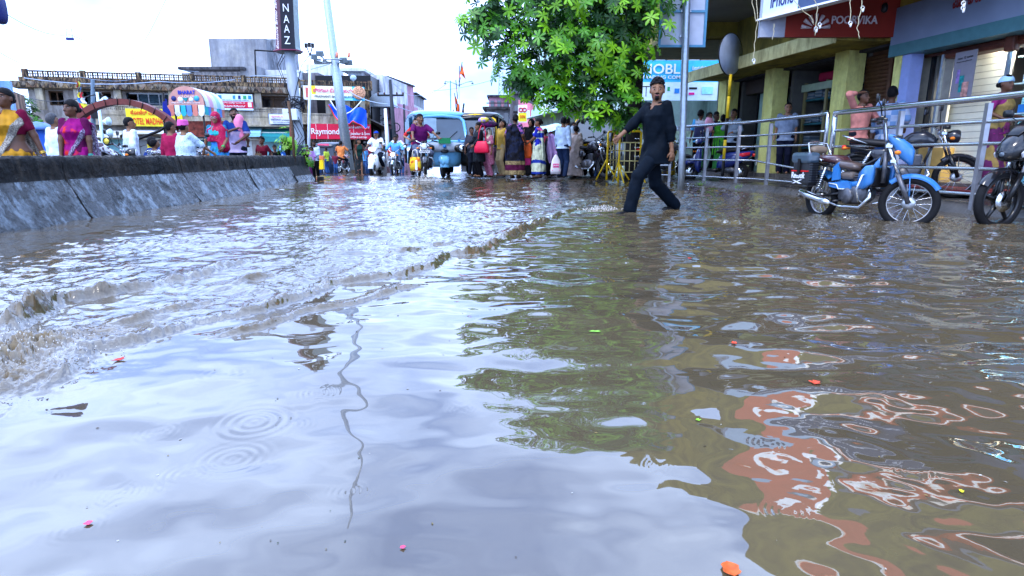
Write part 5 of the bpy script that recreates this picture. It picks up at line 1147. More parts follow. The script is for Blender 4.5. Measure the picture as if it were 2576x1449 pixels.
m = MB(); m.box((SU.len/2, 1.4, 6.6), (SU.len, 2.4, 4.8)); o = m.build('upper_room', M_olive, su)
def fairy(label, pts, Y, r=.006, bulbs=()):
    m = MB(); P_ = [at(x, y, Y) for x, y in pts]; rnd = random.Random(len(pts)); L_ = []
    for a, b_ in zip(P_[:-1], P_[1:]):
        for i in range(5): L_.append(a.lerp(b_, i/5)+Vector((rnd.uniform(-.008, .008), rnd.uniform(-.01, .01), 0)))
    L_.append(P_[-1]); m.tube(L_, r, seg=5, mi=0)
    for b_ in bulbs: 
        q = at(b_[0], b_[1], Y); m.torus(q, .025, .006, 1, axis='Y', seg=10, sub=5); m.ball(q+Vector((.01, 0, -.03)), (.018, .014, .03), 1, seg=7, rings=5)
    o = m.build('fairy_light_string', [C('string_cream', (.55, .48, .30), .6), C('bulb_clear', (.75, .75, .72), .15)]); return tag(o, label, 'fairy lights', 'strings of unlit fairy lights')
fairy('long string of fairy lights ending in a loop before the canopy', [(1903, -30), (1905, 60), (1898, 110), (1895, 150)], 10.2, bulbs=[(1896, 152)])
fairy('branching string of fairy lights left of the white board', [(1889, -20), (1896, 25), (1902, 55)], 10.15)
fairy('string of fairy lights across the shell emblem', [(2040, -20), (2057, 20), (2053, 60), (2050, 90)], 9.6, bulbs=[(2062, 62), (2053, 72)])
fairy('pair of fairy light strings over the first grey letters', [(2141, -30), (2139, 30), (2138, 62)], 9.4, bulbs=[(2139, 58)])
fairy('longest fairy light string at the right of the red board', [(2172, -30), (2165, 30), (2156, 70), (2162, 98)], 9.3, bulbs=[(2170, 20)])
fairy('short fairy light string near the top right corner', [(2426, -30), (2424, 12)], 8.0, bulbs=[(2424, 8), (2423, 20)])
fairy('thin fairy light string below the white board', [(1948, 60), (1946, 80), (1943, 100)], 10.4)
fairy('short fairy light string on the navy board', [(1990, -10), (2012, 20), (2042, 45), (2046, 60)], 9.7)
o = MB().lathe([(.03, .14), (.05, .1), (.05, .02), (.035, 0), (0, -.02)], seg=12).build('dome_camera', P_black); o.location = at(2224, 30, 10.9); tag(o, 'small black dome camera at the top of the red board', 'camera')
YN = 24.0; FN = Facade((xat(1560, 200, YN), YN), (xat(1860, 200, YN), YN))
nb_ = thing('trading_shop', 'dark shop below the blue and white trading company board', 'building', (FN.o.x, FN.o.y, 0), 0)
zz = lambda y: zat(y, YN); m = MB(); m.box((FN.len/2, 3, 2.2), (FN.len, .2, 4.4), 1); m.box((FN.len/2, 1.5, zz(118)+2.0), (FN.len, 3.2, 4.0-.0), 0)
m.box((.3, 1.5, 2), (.5, 3, 4), 0); m.box((FN.len-.3, 1.5, 2), (.5, 3, 4), 0); m.build('wall', [M_gr, P_dark], nb_)
m = MB(); r_ = FN.rect(1610, 336, 1800, 324); m.box((FN.len/2, .6, zz(322)), (FN.len*.9, .1, .18), 0); m.box((FN.len/2+.6, .9, zz(345)), (1.4, .1, .8), 1); m.box((FN.len/2-1.4, .9, zz(345)), (1.2, .1, .8), 2); m.build('shop_inside', [C('counter_grey', (.25, .28, .3), .6), C('poster_green', (.35, .5, .4), .6, var=.5, scale=6), C('poster_mint', (.5, .6, .55), .6, var=.4, scale=6)], nb_)
lettering('TRADING COMPANY', frame((FN.len*.35, .5, zz(324)), (1, 0, 0)), .13, P_pale, nb_, width=1.9)
m = MB()
for a, c_ in ((1612, 0), (1640, 1), (1672, 0), (1720, 1), (1760, 0)): m.box((FN.px(a, 140)[0]+.2, -.2, zz(140)), (.55, .5, .5), c_)
m.build('carton_pile', [C('carton_brown', (.25, .16, .09), .7, var=.3), C('bag_silver', (.4, .4, .42), .4, var=.4, scale=8)], nb_)
rn = FN.rect(1605, 152, 1806, 253, .9)
banner('trading_board', 'large blue and white trading company board seen behind the walking man', 'sign', FN, rn, .9, C('board_sky', (.05, .50, .80), .4, var=.1),
       [('NOBLE', .04, .66, .56, .25, P_white), ('TRADING COMPANY', .04, .54, .66, .08, P_white), ('ನೋಬಲ್ ಟ್ರೇಡಿಂಗ್ ಕಂಪನಿ', .66, .76, .28, .10, P_white)], parts=(('white_field', 0, 1, .0, .46, P_pale), ('tool_picture', .10, .11, .1, .36, P_black), ('tool_picture', .19, .21, .08, .3, P_blue), ('tool_picture', .06, .15, .34, .36, P_black), ('tool_picture', .30, .34, .26, .38, P_black), ('tool_picture', .37, .40, .24, .34, P_green), ('tool_picture', .46, .52, .18, .3, P_blue), ('tool_picture', .64, .74, .28, .33, P_black), ('tool_picture', .64, .71, .14, .2, P_magenta), ('tool_picture', .80, .94, .16, .34, C('board_aqua')), ('tool_picture', .26, .28, .12, .18, P_txtred)))
def prop(name, lb, cat, px_, py_, z, mb, mats_, rz=0, off=None):
    p_ = on(px_, py_, z); o = mb.build(name, mats_); o.location = p_; o.rotation_euler = (0, 0, rz); return tag(o, lb, cat)
M_cart = C('carton_yellowbrown', (.42, .27, .08), .7, var=.15)
cx1 = on(2385, 452, .3)
def carton(lb, x, y, z, d, rz):
    root = thing('carton', lb, 'carton', on(x, y, z), rz, 'cartons before the phone shop'); MB().box((0, 0, d[2]/2), d, bev=.006).build('box_body', M_cart, root); MB().box((0, 0, d[2]+.002), (d[0]*.5, d[1]*.55, .004)).build('label_sheet', P_white, root); return root
c_ = carton('lower brown carton with a white label on top, behind the front wheel', 2352, 452, .30, (.42, .5, .55), SF.rz+.3)
c_ = carton('tall brown carton standing behind the lower labelled one', 2338, 440, .30, (.40, .3, .9), SF.rz+.2)
pt = thing('flower_pot', 'red plastic flower pot beside the labelled carton', 'flower pot', on(2397, 450, .3))
MB().lathe([(.09, 0), (.125, .18), (.14, .18), (.145, .22), (.13, .22), (.115, .17), (0, .16)], seg=22).build('pot', C('pot_red', (.50, .05, .02), .5), pt)
MB().tube([(0, 0, .16), (.05, 0, .3), (.16, 0, .4)], .004, seg=5).build('dry_stem', P_wood, pt)
M_tyre = C('tyre_rubber', (.006, .006, .007), .75, var=.2, bump=.3, bscale=80); M_chrome = C('chrome', (.62, .64, .66), .12, metal=1, var=.05)
M_engine = C('engine_cast', (.12, .12, .13), .4, metal=.7, var=.3, scale=20); M_blackp = C('black_plastic', (.006, .006, .007), .3, var=.15, coat=.4); M_seatb = C('seat_black', (.015, .014, .015), .45, var=.2)
M_lamp = C('lamp_glass', (.65, .72, .8), .08, metal=.3, var=.1); M_amber = C('indicator_amber', (.85, .22, .02), .25); M_tail = C('tail_red', (.6, .01, .01), .2); M_plate = C('number_plate', (.75, .77, .78), .4, var=.03)
def wheel(root, c, R, w, style='spoke', M=None, tyre=M_tyre, rimm=None, nm='wheel', whitewall=False):
    """wheel in the plane x = c.x; parts: tyre as the part, rim and hub as sub-parts"""
    rimm = rimm or M_chrome; t = w*.5
    m = MB(); m.torus(c, R-t, t, axis='X', seg=40, sub=12, flat=.95); ty = m.build('wheel', tyre, root)
    m = MB(); r1 = R-1.75*t
    if style == 'spoke':
        m.torus(c, r1, .013, axis='X', seg=40, sub=8, flat=1.5); m.build('rim', rimm, ty)
        m = MB()
        for k in range(18):
            a = 2*PI*k/18; b_ = a+(.45 if k % 2 else -.45); s_ = .022 if (k//2) % 2 else -.022
            m.tube([(c[0]+s_, c[1]+.035*math.cos(b_), c[2]+.035*math.sin(b_)), (c[0], c[1]+r1*math.cos(a), c[2]+r1*math.sin(a))], .0024, seg=4, cap=False)
        m.build('spokes', M_chrome, ty)
        m = MB(); m.lathe([(.02, -.05), (.065, -.045), (.068, .045), (.02, .05)], c=c, axis='X', seg=20); m.lathe([(.012, -.07), (.012, .07)], c=c, axis='X', seg=8); m.build('hub', C('hub_alloy', (.5, .52, .54), .3, metal=.8), ty)
    else:
        m.torus(c, r1, .02, axis='X', seg=40, sub=8, flat=1.8)
        for k in range(5):
            a = 2*PI*k/5+.3; e = (c[1]+r1*math.cos(a), c[2]+r1*math.sin(a))
            m.tube([(c[0], c[1], c[2]), (c[0], (c[1]+e[0])/2, (c[2]+e[1])/2), (c[0], *e)], [.035, .022, .016], seg=8)
        m.lathe([(.02, -.05), (.06, -.04), (.06, .04), (.02, .05)], c=c, axis='X', seg=16); m.build('rim', rimm, ty)
        m = MB(); m.lathe([(.03, .045), (.11, .05), (.11, .054), (.03, .056)], c=c, axis='X', seg=24); m.build('brake_disc', M_chrome, ty)
    return ty
def fender(mb, c, R, w, a0, a1, mi=0, t=.012):
    """curved mudguard over a wheel: angles measured in the side plane from forward (-Y)"""
    def f(u, v):
        a = a0+(a1-a0)*u; k = (v-.5)*2; rr_ = R - (abs(k)**2.4)*w*.35
        return (c[0]+k*w/2, c[1]-rr_*math.cos(a), c[2]+rr_*math.sin(a))
    mb.sheet(f, 22, 8, mi)
    def f2(u, v):
        a = a0+(a1-a0)*u; k = (v-.5)*2; rr_ = R-t - (abs(k)**2.4)*w*.35
        return (c[0]+k*w/2, c[1]-rr_*math.cos(a), c[2]+rr_*math.sin(a))
    mb.sheet(f2, 22, 8, mi)
def steered(parts, pivot_y, ang):
    R_ = Matrix.Translation((0, pivot_y, 0)) @ Matrix.Rotation(ang, 4, 'Z') @ Matrix.Translation((0, -pivot_y, 0))
    for p_ in parts: p_.matrix_local = R_ @ p_.matrix_local
def motorcycle(label, loc, rz, kind='commuter', col=(.02, .02, .02), steer=0, lean=0, group='motorcycles', scale=1, plate=None, wheel_style='spoke', R=.30, name='motorcycle', plate_f=True, lit=False, rimm=None, tilt=None, seatc=None):
    root = thing(name, label, 'motorcycle', loc, rz, group, scale, tilt=(0, lean) if lean else None)
    body = mat('bikepaint_%02x%02x%02x' % tuple(int(255*min(1, v)**.45) for v in col), col, .22, coat=.8, var=.04)
    fw, rw = (0, -.63, R), (0, .62, R); PV = -.36
    wheel(root, rw, R, .09, wheel_style, rimm=rimm)
    front = [wheel(root, fw, R, .085, wheel_style, rimm=rimm)]
    m = MB(); m.tube([(0, -.34, .84), (0, -.25, .6), (0, -.18, .34), (0, .15, .3), (0, .3, .45)], .018, seg=8); m.tube([(0, -.34, .8), (0, .0, .66), (0, .35, .64), (0, .72, .72)], .017, seg=8)
    for s_ in (-1, 1): m.tube([(s_*.06, .2, .36), (s_*.075, .62, R)], .017, seg=8); m.tube([(s_*.09, .1, .66), (s_*.11, .5, .68), (s_*.11, .78, .74)], .013, seg=8)
    m.build('frame', M_blackp, root)
    for s_ in (-1, 1):
        m = MB(); m.tube([(s_*.11, .60, R+.03), (s_*.12, .44, .66)], .016, seg=8)
        for k in range(8): t_ = .25+k*.075; m.torus((s_*(.11+.01*t_), .60-.16*t_, R+.03+(.63-R)*t_), .032, .007, axis='Z', seg=14, sub=5)
        m.build('shock_absorber', M_chrome if kind != 'sport' else M_blackp, root)
    m = MB(); m.loft([(-.20, 0, .38, .07, .09), (-.1, 0, .36, .11, .12), (.12, 0, .35, .12, .12), (.24, 0, .36, .07, .09)], p=3)
    for k in range(6): m.box((0, -.15+.01*k, .45+.028*k), (.17, .19, .012), rz=0)
    m.box((0, -.12, .54), (.12, .14, .16), bev=.02); m.lathe([(0, -.15), (.08, -.15), (.09, -.13), (.09, .13), (.08, .15), (0, .15)], c=(0, .02, .34), axis='X', seg=20); m.build('engine', M_engine, root)
    m = MB(); m.tube([(-.05, -.24, .46), (-.1, -.31, .34), (-.12, -.2, .22), (-.13, .1, .21), (-.14, .3, .24)], .019, seg=8); m.tube([(-.15, .26, .24), (-.155, .34, .25), (-.16, .62, .30), (-.165, .80, .345), (-.165, .82, .35)], [.022, .045, .05, .045, .03], seg=14); m.build('exhaust', M_chrome, root)
    m = MB(); m.box((.10, .33, R+.05), (.02, .5, .09), bev=.008)
    for s_ in (-1, 1): m.tube([(s_*.05, .12, .28), (s_*.22, .12, .27)], .014, seg=6); m.tube([(s_*.08, .45, .34), (s_*.2, .45, .36)], .012, seg=6)
    m.build('foot_peg', M_blackp, root)
    m = MB(); fender(m, rw, R+.05, .13, .9, 2.75); m.build('rear_fender', M_blackp if kind != 'moped' else body, root)
    if kind in ('commuter', 'cruiser', 'sport'):
        wd_ = {'commuter': .13, 'cruiser': .14, 'sport': .155}[kind]
        m = MB(); m.loft([(-.34, 0, .78, .05, .05), (-.30, 0, .80, wd_*.75, .09), (-.18, 0, .83, wd_, .12), (-.02, 0, .81, wd_*.9, .11), (.10, 0, .76, wd_*.6, .07), (.14, 0, .74, .04, .04)], seg=20); m.lathe([(.03, 0), (.03, .015), (0, .02)], c=(0, -.16, .945), seg=12); m.build('fuel_tank', body, root)
        m = MB()
        if kind == 'sport': m.loft([(.06, 0, .78, .09, .03), (.2, 0, .765, .12, .045), (.38, 0, .79, .12, .05), (.46, 0, .85, .11, .045), (.72, 0, .90, .07, .03), (.78, 0, .91, .03, .02)], seg=18)
        else: m.loft([(.06, 0, .77, .08, .03), (.18, 0, .76, .12, .05), (.40, 0, .78, .135, .055), (.62, 0, .81, .12, .05), (.74, 0, .82, .07, .035)], seg=18)
        m.build('seat', M_seatb, root)
        for s_ in (-1, 1): m = MB(); m.loft([(.08, s_*.10, .60, .012, .05), (.2, s_*.12, .60, .02, .09), (.38, s_*.115, .62, .016, .07), (.48, s_*.10, .66, .01, .03)], seg=12); m.build('side_panel', body, root)
        m = MB()
        for s_ in (-1, 1): m.tube([(s_*.12, .5, .77), (s_*.13, .74, .86), (s_*.09, .84, .89), (0, .86, .9)], .011, seg=7)
        m.build('grab_rail', M_chrome if kind != 'sport' else M_blackp, root)
    m = MB(); m.box((0, .82, .72), (.13, .06, .07), bev=.02); m.build('tail_lamp', M_tail, root)
    if plate is not None:
        m = MB(); m.box((0, .86, .60), (.20, .01, .11)); pp = m.build('number_plate', M_plate, root); lettering(plate, frame((.085, .868, .575), (-1, 0, 0)), .045, P_black, pp, width=.17, ext=.001)
    for s_ in (-1, 1): m = MB(); m.tube([(s_*.05, .78, .72), (s_*.13, .79, .71)], .008, seg=6); m.ball((s_*.15, .79, .71), (.028, .03, .022)); m.build('indicator', M_amber, root)
    fk = MB()
    for s_ in (-1, 1):
        fk.tube([(s_*.085, -.63, R), (s_*.085, -.50, .60)], .026, seg=10); fk.tube([(s_*.085, -.51, .58), (s_*.085, -.37, .93)], .017, 1, seg=10)
    fk.box((0, -.44, .74), (.22, .05, .03), 1); fk.box((0, -.385, .90), (.22, .06, .03), 1)
    front.append(fk.build('fork', [M_blackp if kind in ('sport', 'commuter') else M_engine, M_chrome], root))
    m = MB(); fender(m, fw, R+.03, .11, .55, 2.3)
    for s_ in (-1, 1): m.tube([(s_*.06, -.63+.02, R+.3), (s_*.075, -.63, R)], .006, seg=5)
    front.append(m.build('front_fender', M_chrome if kind == 'cruiser' else body, root))
    hb = MB(); hw = {'moped': .33, 'commuter': .36, 'cruiser': .38, 'sport': .33}[kind]; hz = {'cruiser': 1.06, 'moped': 1.19}.get(kind, 1.02)
    hb.tube([(-hw, -.22, hz-.03), (-hw*.6, -.30, hz), (-hw*.25, -.34, .96), (0, -.36, .94), (hw*.25, -.34, .96), (hw*.6, -.30, hz), (hw, -.22, hz-.03)], .012, seg=8); h_o = hb.build('handlebar', M_chrome if kind != 'sport' else M_blackp, root); front.append(h_o)
    for s_ in (-1, 1):
        g_ = MB(); g_.tube([(s_*hw*.72, -.275, hz-.008), (s_*hw*1.02, -.215, hz-.03)], .019, seg=10); g_.tube([(s_*hw*.62, -.31, hz+.005), (s_*hw*.95, -.275, hz-.01)], .007, seg=6); g_.box((s_*hw*.62, -.295, hz), (.05, .04, .045), bev=.01); g_.build('grip', M_blackp, h_o)
        g_ = MB(); g_.tube([(s_*hw*.62, -.29, hz+.01), (s_*hw*.72, -.27, hz+.13), (s_*hw*.98, -.25, hz+.17)], .006, seg=6)
        if kind in ('commuter', 'sport', 'moped'): g_.loft([(-.258, s_*hw*1.05, hz+.20, .05, .035), (-.245, s_*hw*1.05, hz+.2, .06, .042), (-.232, s_*hw*1.05, hz+.2, .055, .038)], p=3.5, seg=16)
        else: g_.lathe([(0, -.01), (.05, -.01), (.055, .0), (0, .006)], c=(s_*hw*1.05, -.245, hz+.2), axis='Y', seg=18)
        g_.build('mirror', M_blackp if kind != 'cruiser' else M_chrome, h_o)
    if kind in ('commuter', 'cruiser'):
        m = MB(); m.lathe([(0, -.13), (.085, -.12), (.092, -.10), (.088, -.04), (.06, .03), (0, .06)], c=(0, -.47, .86), axis='Y', seg=24); hl = m.build('headlight', M_chrome if kind == 'cruiser' or plate_f else body, root); front.append(hl)
        MB().lathe([(0, -.012), (.05, -.008), (.078, .0)], c=(0, -.595, .86), axis='Y', seg=24).build('lens', C('headlamp_lit', (1, .98, .9), .2, emit=6) if lit else M_lamp, hl)
    elif kind == 'sport':
        m = MB(); m.loft([(-.70, 0, .80, .05, .05), (-.66, 0, .82, .10, .10), (-.56, 0, .86, .14, .15), (-.44, 0, .92, .13, .14), (-.36, 0, .98, .09, .08)], p=2.2, seg=20); hl = m.build('headlight_cowl', body, root); front.append(hl)
        m = MB(); m.loft([(-.705, 0, .79, .02, .02), (-.69, 0, .79, .04, .03), (-.66, 0, .80, .06, .03)], p=2.2); m.build('lens', C('lamp_dark', (.08, .1, .12), .08, spec=.9), hl)
        m = MB(); m.loft([(-.60, 0, .98, .06, .01), (-.50, 0, 1.06, .08, .015), (-.42, 0, 1.13, .05, .01)], p=3); m.build('visor', M_blackp, hl)
        m = MB()
        for s_ in (-1, 1): m.prism([(-.62, .80), (-.50, .90), (-.56, .82), (-.47, .86), (-.6, .76)], s_*.13, s_*.146, 0, plane='YZ')
        m.build('silver_decal', C('decal_silver', (.5, .5, .52), .3), hl)
        for s_ in (-1, 1):
            m = MB(); m.loft([(-.36, s_*.13, .72, .02, .08), (-.22, s_*.17, .72, .03, .12), (-.05, s_*.15, .70, .02, .09)], p=2.4); sh = m.build('tank_shroud', body, root)
            for kk in range(1): lettering('Passion', frame((s_*.205, -.33 if s_ > 0 else -.06, .73), (0, s_, 0)), .055, P_pale, sh, width=.24, ext=.002, shear=.4, bold=.01)
    for s_ in (-1, 1): m = MB(); m.tube([(s_*.07, -.47, .84), (s_*.15, -.475, .83)], .008, seg=6); m.ball((s_*.17, -.475, .83), (.03, .03, .024)); front.append(m.build('indicator', M_amber, root))
    m = MB()
    for k in (-.04, .04): m.lathe([(0, .0), (.036, .0), (.038, .045), (.0, .05)], c=(k, -.43, .96), seg=14)
    if kind != 'sport': front.append(m.build('instrument', M_blackp, root))
    if plate and plate_f:
        m = MB(); m.box((0, -.60, .74), (.27, .01, .06)); pp = m.build('number_plate', M_plate, root); front.append(pp); lettering(plate, frame((-.12, -.608, .722), (1, 0, 0)), .036, P_black, pp, width=.24, ext=.001)
    if steer: steered(front, PV, steer)
    return root, body
def leg_guard(root, mt=None):
    m = MB()
    for s_ in (-1, 1): m.tube([(s_*.04, -.24, .62), (s_*.22, -.30, .58), (s_*.27, -.30, .44), (s_*.20, -.26, .30), (s_*.04, -.2, .26)], .012, seg=8)
    m.build('leg_guard', mt or M_chrome, root)

mf_, mr_ = on(2283, 512, .21), on(2100, 477, .30)
MOP = (4.16, 7.06, -.055); fd = Vector((.17, -.985, 0)); rzm = math.atan2(fd.x, -fd.y)
mop, mb_ = motorcycle('bright blue moped with a black pannier standing in the flood by the railing', (3.985, 6.95, -.065), .17, 'moped', (.03, .17, .44), steer=.78, plate=None, R=.29, name='moped', group=None, scale=.98, rimm=C('rim_white', (.8, .8, .82), .25, metal=.5))
m = MB() 
m.loft([(-.02, 0, .66, .06, .03), (.06, 0, .67, .11, .05), (.24, 0, .69, .12, .055), (.30, 0, .70, .11, .05)], seg=18); m.build('seat', C('seat_brown', (.07, .045, .035), .3, var=.2, coat=.5), mop)
m = MB(); m.loft([(.26, 0, .73, .08, .03), (.34, 0, .75, .13, .055), (.62, 0, .76, .135, .055), (.74, 0, .76, .09, .04)], seg=18); m.build('pillion_seat', C('seat_maroon', (.06, .02, .022), .15, var=.2, coat=.9), mop)
m = MB(); m.loft([(.72, 0, .86, .09, .035), (.76, 0, .87, .12, .05), (.80, 0, .88, .11, .045)], seg=16); m.build('back_pad', C('pad_tan', (.18, .13, .09), .5), mop)
m = MB(); m.tube([(-.14, .5, .74), (-.15, .72, .80), (-.13, .80, .95), (0, .82, .97), (.13, .80, .95), (.15, .72, .80), (.14, .5, .74)], .013, seg=8); m.build('grab_rail', M_chrome, mop)
m = MB(); m.loft([(-.30, 0, .72, .03, .07), (-.24, 0, .60, .075, .09), (-.16, 0, .50, .09, .06), (.02, 0, .46, .10, .045), (.22, 0, .47, .10, .05), (.30, 0, .50, .08, .06)], seg=18, p=2.8); m.build('step_body', mb_, mop)
m = MB(); m.box((0, .12, .57), (.18, .22, .10), bev=.04); m.build('tool_box', C('pad_tan2', (.14, .11, .09), .4), mop)
for s_ in (-1, 1):
    m = MB(); m.prism([(-.02, .42), (.10, .40), (.34, .43), (.36, .48), (.2, .49), (.0, .50)], s_*.10, s_*.125, 0, plane='YZ'); m.prism([(.18, .52), (.30, .50), (.30, .66), (.22, .72)], s_*.10, s_*.13, 0, plane='YZ'); m.build('side_panel', mb_, mop)
    m = MB(); m.tube([(s_*.12, .0, .415), (s_*.135, .16, .41), (s_*.135, .2, .46), (s_*.13, .34, .47)], .006, seg=5); m.build('white_pinstripe', P_white, mop)
for s_ in (-1, 1):
    m = MB(); m.loft([(-.36, s_*.13, .60, .02, .10), (-.28, s_*.16, .56, .035, .13), (-.18, s_*.15, .52, .02, .10)], seg=14, p=3); m.build('leg_shield', mb_, mop)
m = MB()
leg_guard(mop)
m = MB(); m.box((0, -.30, .56), (.24, .05, .22), bev=.02); m.build('front_basket', M_blackp, mop)
m = MB(); m.tube([(0, -.36, .5), (0, -.36, .84)], .024, seg=10); m.tube([(0, -.36, .84), (0, -.35, .93)], .02, seg=10); m.build('steering_tube', M_engine, mop)
m = MB(); m.loft([(-.62, 0, .78, .075, .08), (-.59, 0, .80, .10, .11), (-.50, 0, .87, .10, .11), (-.42, 0, .95, .08, .07), (-.36, 0, 1.0, .05, .03)], p=3.2, seg=20); nac = m.build('headlight_nacelle', mb_, mop)
m = MB(); m.lathe([(0, -.015), (.06, -.01), (.085, .01)], c=(0, -.615, .79), axis='Y', seg=24); m.build('lens', C('lamp_dark', (.08, .1, .12), .08, spec=.9), nac); m = MB(); m.box((0, -.47, .99), (.14, .05, .06), bev=.01); m.build('visor', M_blackp, nac)
m = MB(); m.prism([(-.56, .90), (-.44, .97), (-.42, .92), (-.54, .86)], .105, .118, 0, plane='YZ'); m.build('white_stripe', P_white, nac)
steered([nac], -.36, .78)
pan = thing('pannier_bag', 'black sports pannier bag hanging on the tail of the blue moped', 'bag', (3.97, 6.95, -.065), .17, scale=.98)
m = MB(); m.box((-.22, .66, .62), (.16, .34, .40), bev=.05); m.build('bag_body', C('bag_black', (.02, .022, .026), .35, var=.2, coat=.5), pan); m = MB(); m.box((-.235, .66, .77), (.17, .36, .14), bev=.04); m.build('flap', C('flap_slate', (.05, .08, .11), .2, coat=.8), pan)
m = MB(); m.box((-.315, .66, .66), (.02, .05, .2)); m.box((-.30, .66, .61), (.012, .33, .015), 1); m.build('buckle_strap', [P_black, M_tail], pan)
m = MB(); 
for k in range(10): m.box((-.22+.0, .487, .44+k*.03), (.14, .008, .012))
m.build('ribbed_side', P_black, pan)
lettering('Reebok', frame((-.318, .79, .52), (0, -1, 0)), .075, P_white, pan, width=.26, ext=.002, bold=.015)
m = MB(); M_ = frame((-.318, .77, .455), (0, -1, 0)); m.add([(0, .04, 0), (.05, .04, 0), (.20, 0, 0), (.13, 0, 0)], [(0, 1, 2, 3)], 0, False, M_).add([(.0, 0, 0), (.04, 0, 0), (.2, .05, 0), (.16, .05, 0)], [(0, 1, 2, 3)], 0, False, M_); m.build('cross_emblem', P_white, pan)
blk, _ = motorcycle('black sports motorcycle cut off by the right edge of the picture', (5.70, 6.44, -.06), -1.32, 'sport', (.008, .008, .010), steer=-.0, plate=None, R=.315, wheel_style='alloy', group=None, rimm=M_blackp, name='motorcycle', tilt=None)
pb = at(1478, 440, 15.9); motorcycle('black commuter motorcycle parked nose out in the waiting crowd', (xat(1478, 440, 16.3), 16.3, .15), .55, 'commuter', (.02, .02, .025), steer=.35, plate=None, R=.31, wheel_style='alloy', rimm=M_blackp, group=None, plate_f=False, lean=.10)
motorcycle('dark motorcycle parked behind the railing beyond the blue moped', (5.75, 8.9, .12), .9, 'commuter', (.02, .022, .03), steer=.3, R=.30, group=None, plate_f=False)
motorcycle('grey motorcycle with a bright rim half hidden by the wading man and railing', (xat(1672, 430, 16.0), 16.0, .13), 1.9, 'commuter', (.1, .1, .12), R=.30, group=None, plate_f=False)
YB_ = 15.7; cbx = xat(1072, 455, YB_)-.2
cbk, _ = motorcycle('black motorcycle with a round headlight splashing through the water towards us', (cbx+.02, YB_+.60, .075), .33, 'commuter', (.02, .02, .022), plate='TS09EJ2369', R=.30, group=None, steer=-.15); leg_guard(cbk)
YR = 24.6
bul, _ = motorcycle('black cruiser motorcycle with its headlight on carrying two men', (xat(989, 438, YR), YR+.6, -.10), .02, 'cruiser', (.015, .015, .02), plate='AP 28 4471', R=.31, lit=True, group=None); leg_guard(bul)
red, _ = motorcycle('red motorcycle ridden by the maroon shirt man between scooter and cruiser', (xat(940, 436, 27), 27.4, -.14), -.1, 'commuter', (.4, .02, .02), R=.30, group=None, scale=.95, plate_f=False)
rbk, _ = motorcycle('small red motorcycle seen from behind under the orange shirt rider', (xat(864, 430, 32), 32, -.2), PI-.1, 'commuter', (.35, .02, .03), R=.30, group=None, plate='AP 16 2290', plate_f=False)
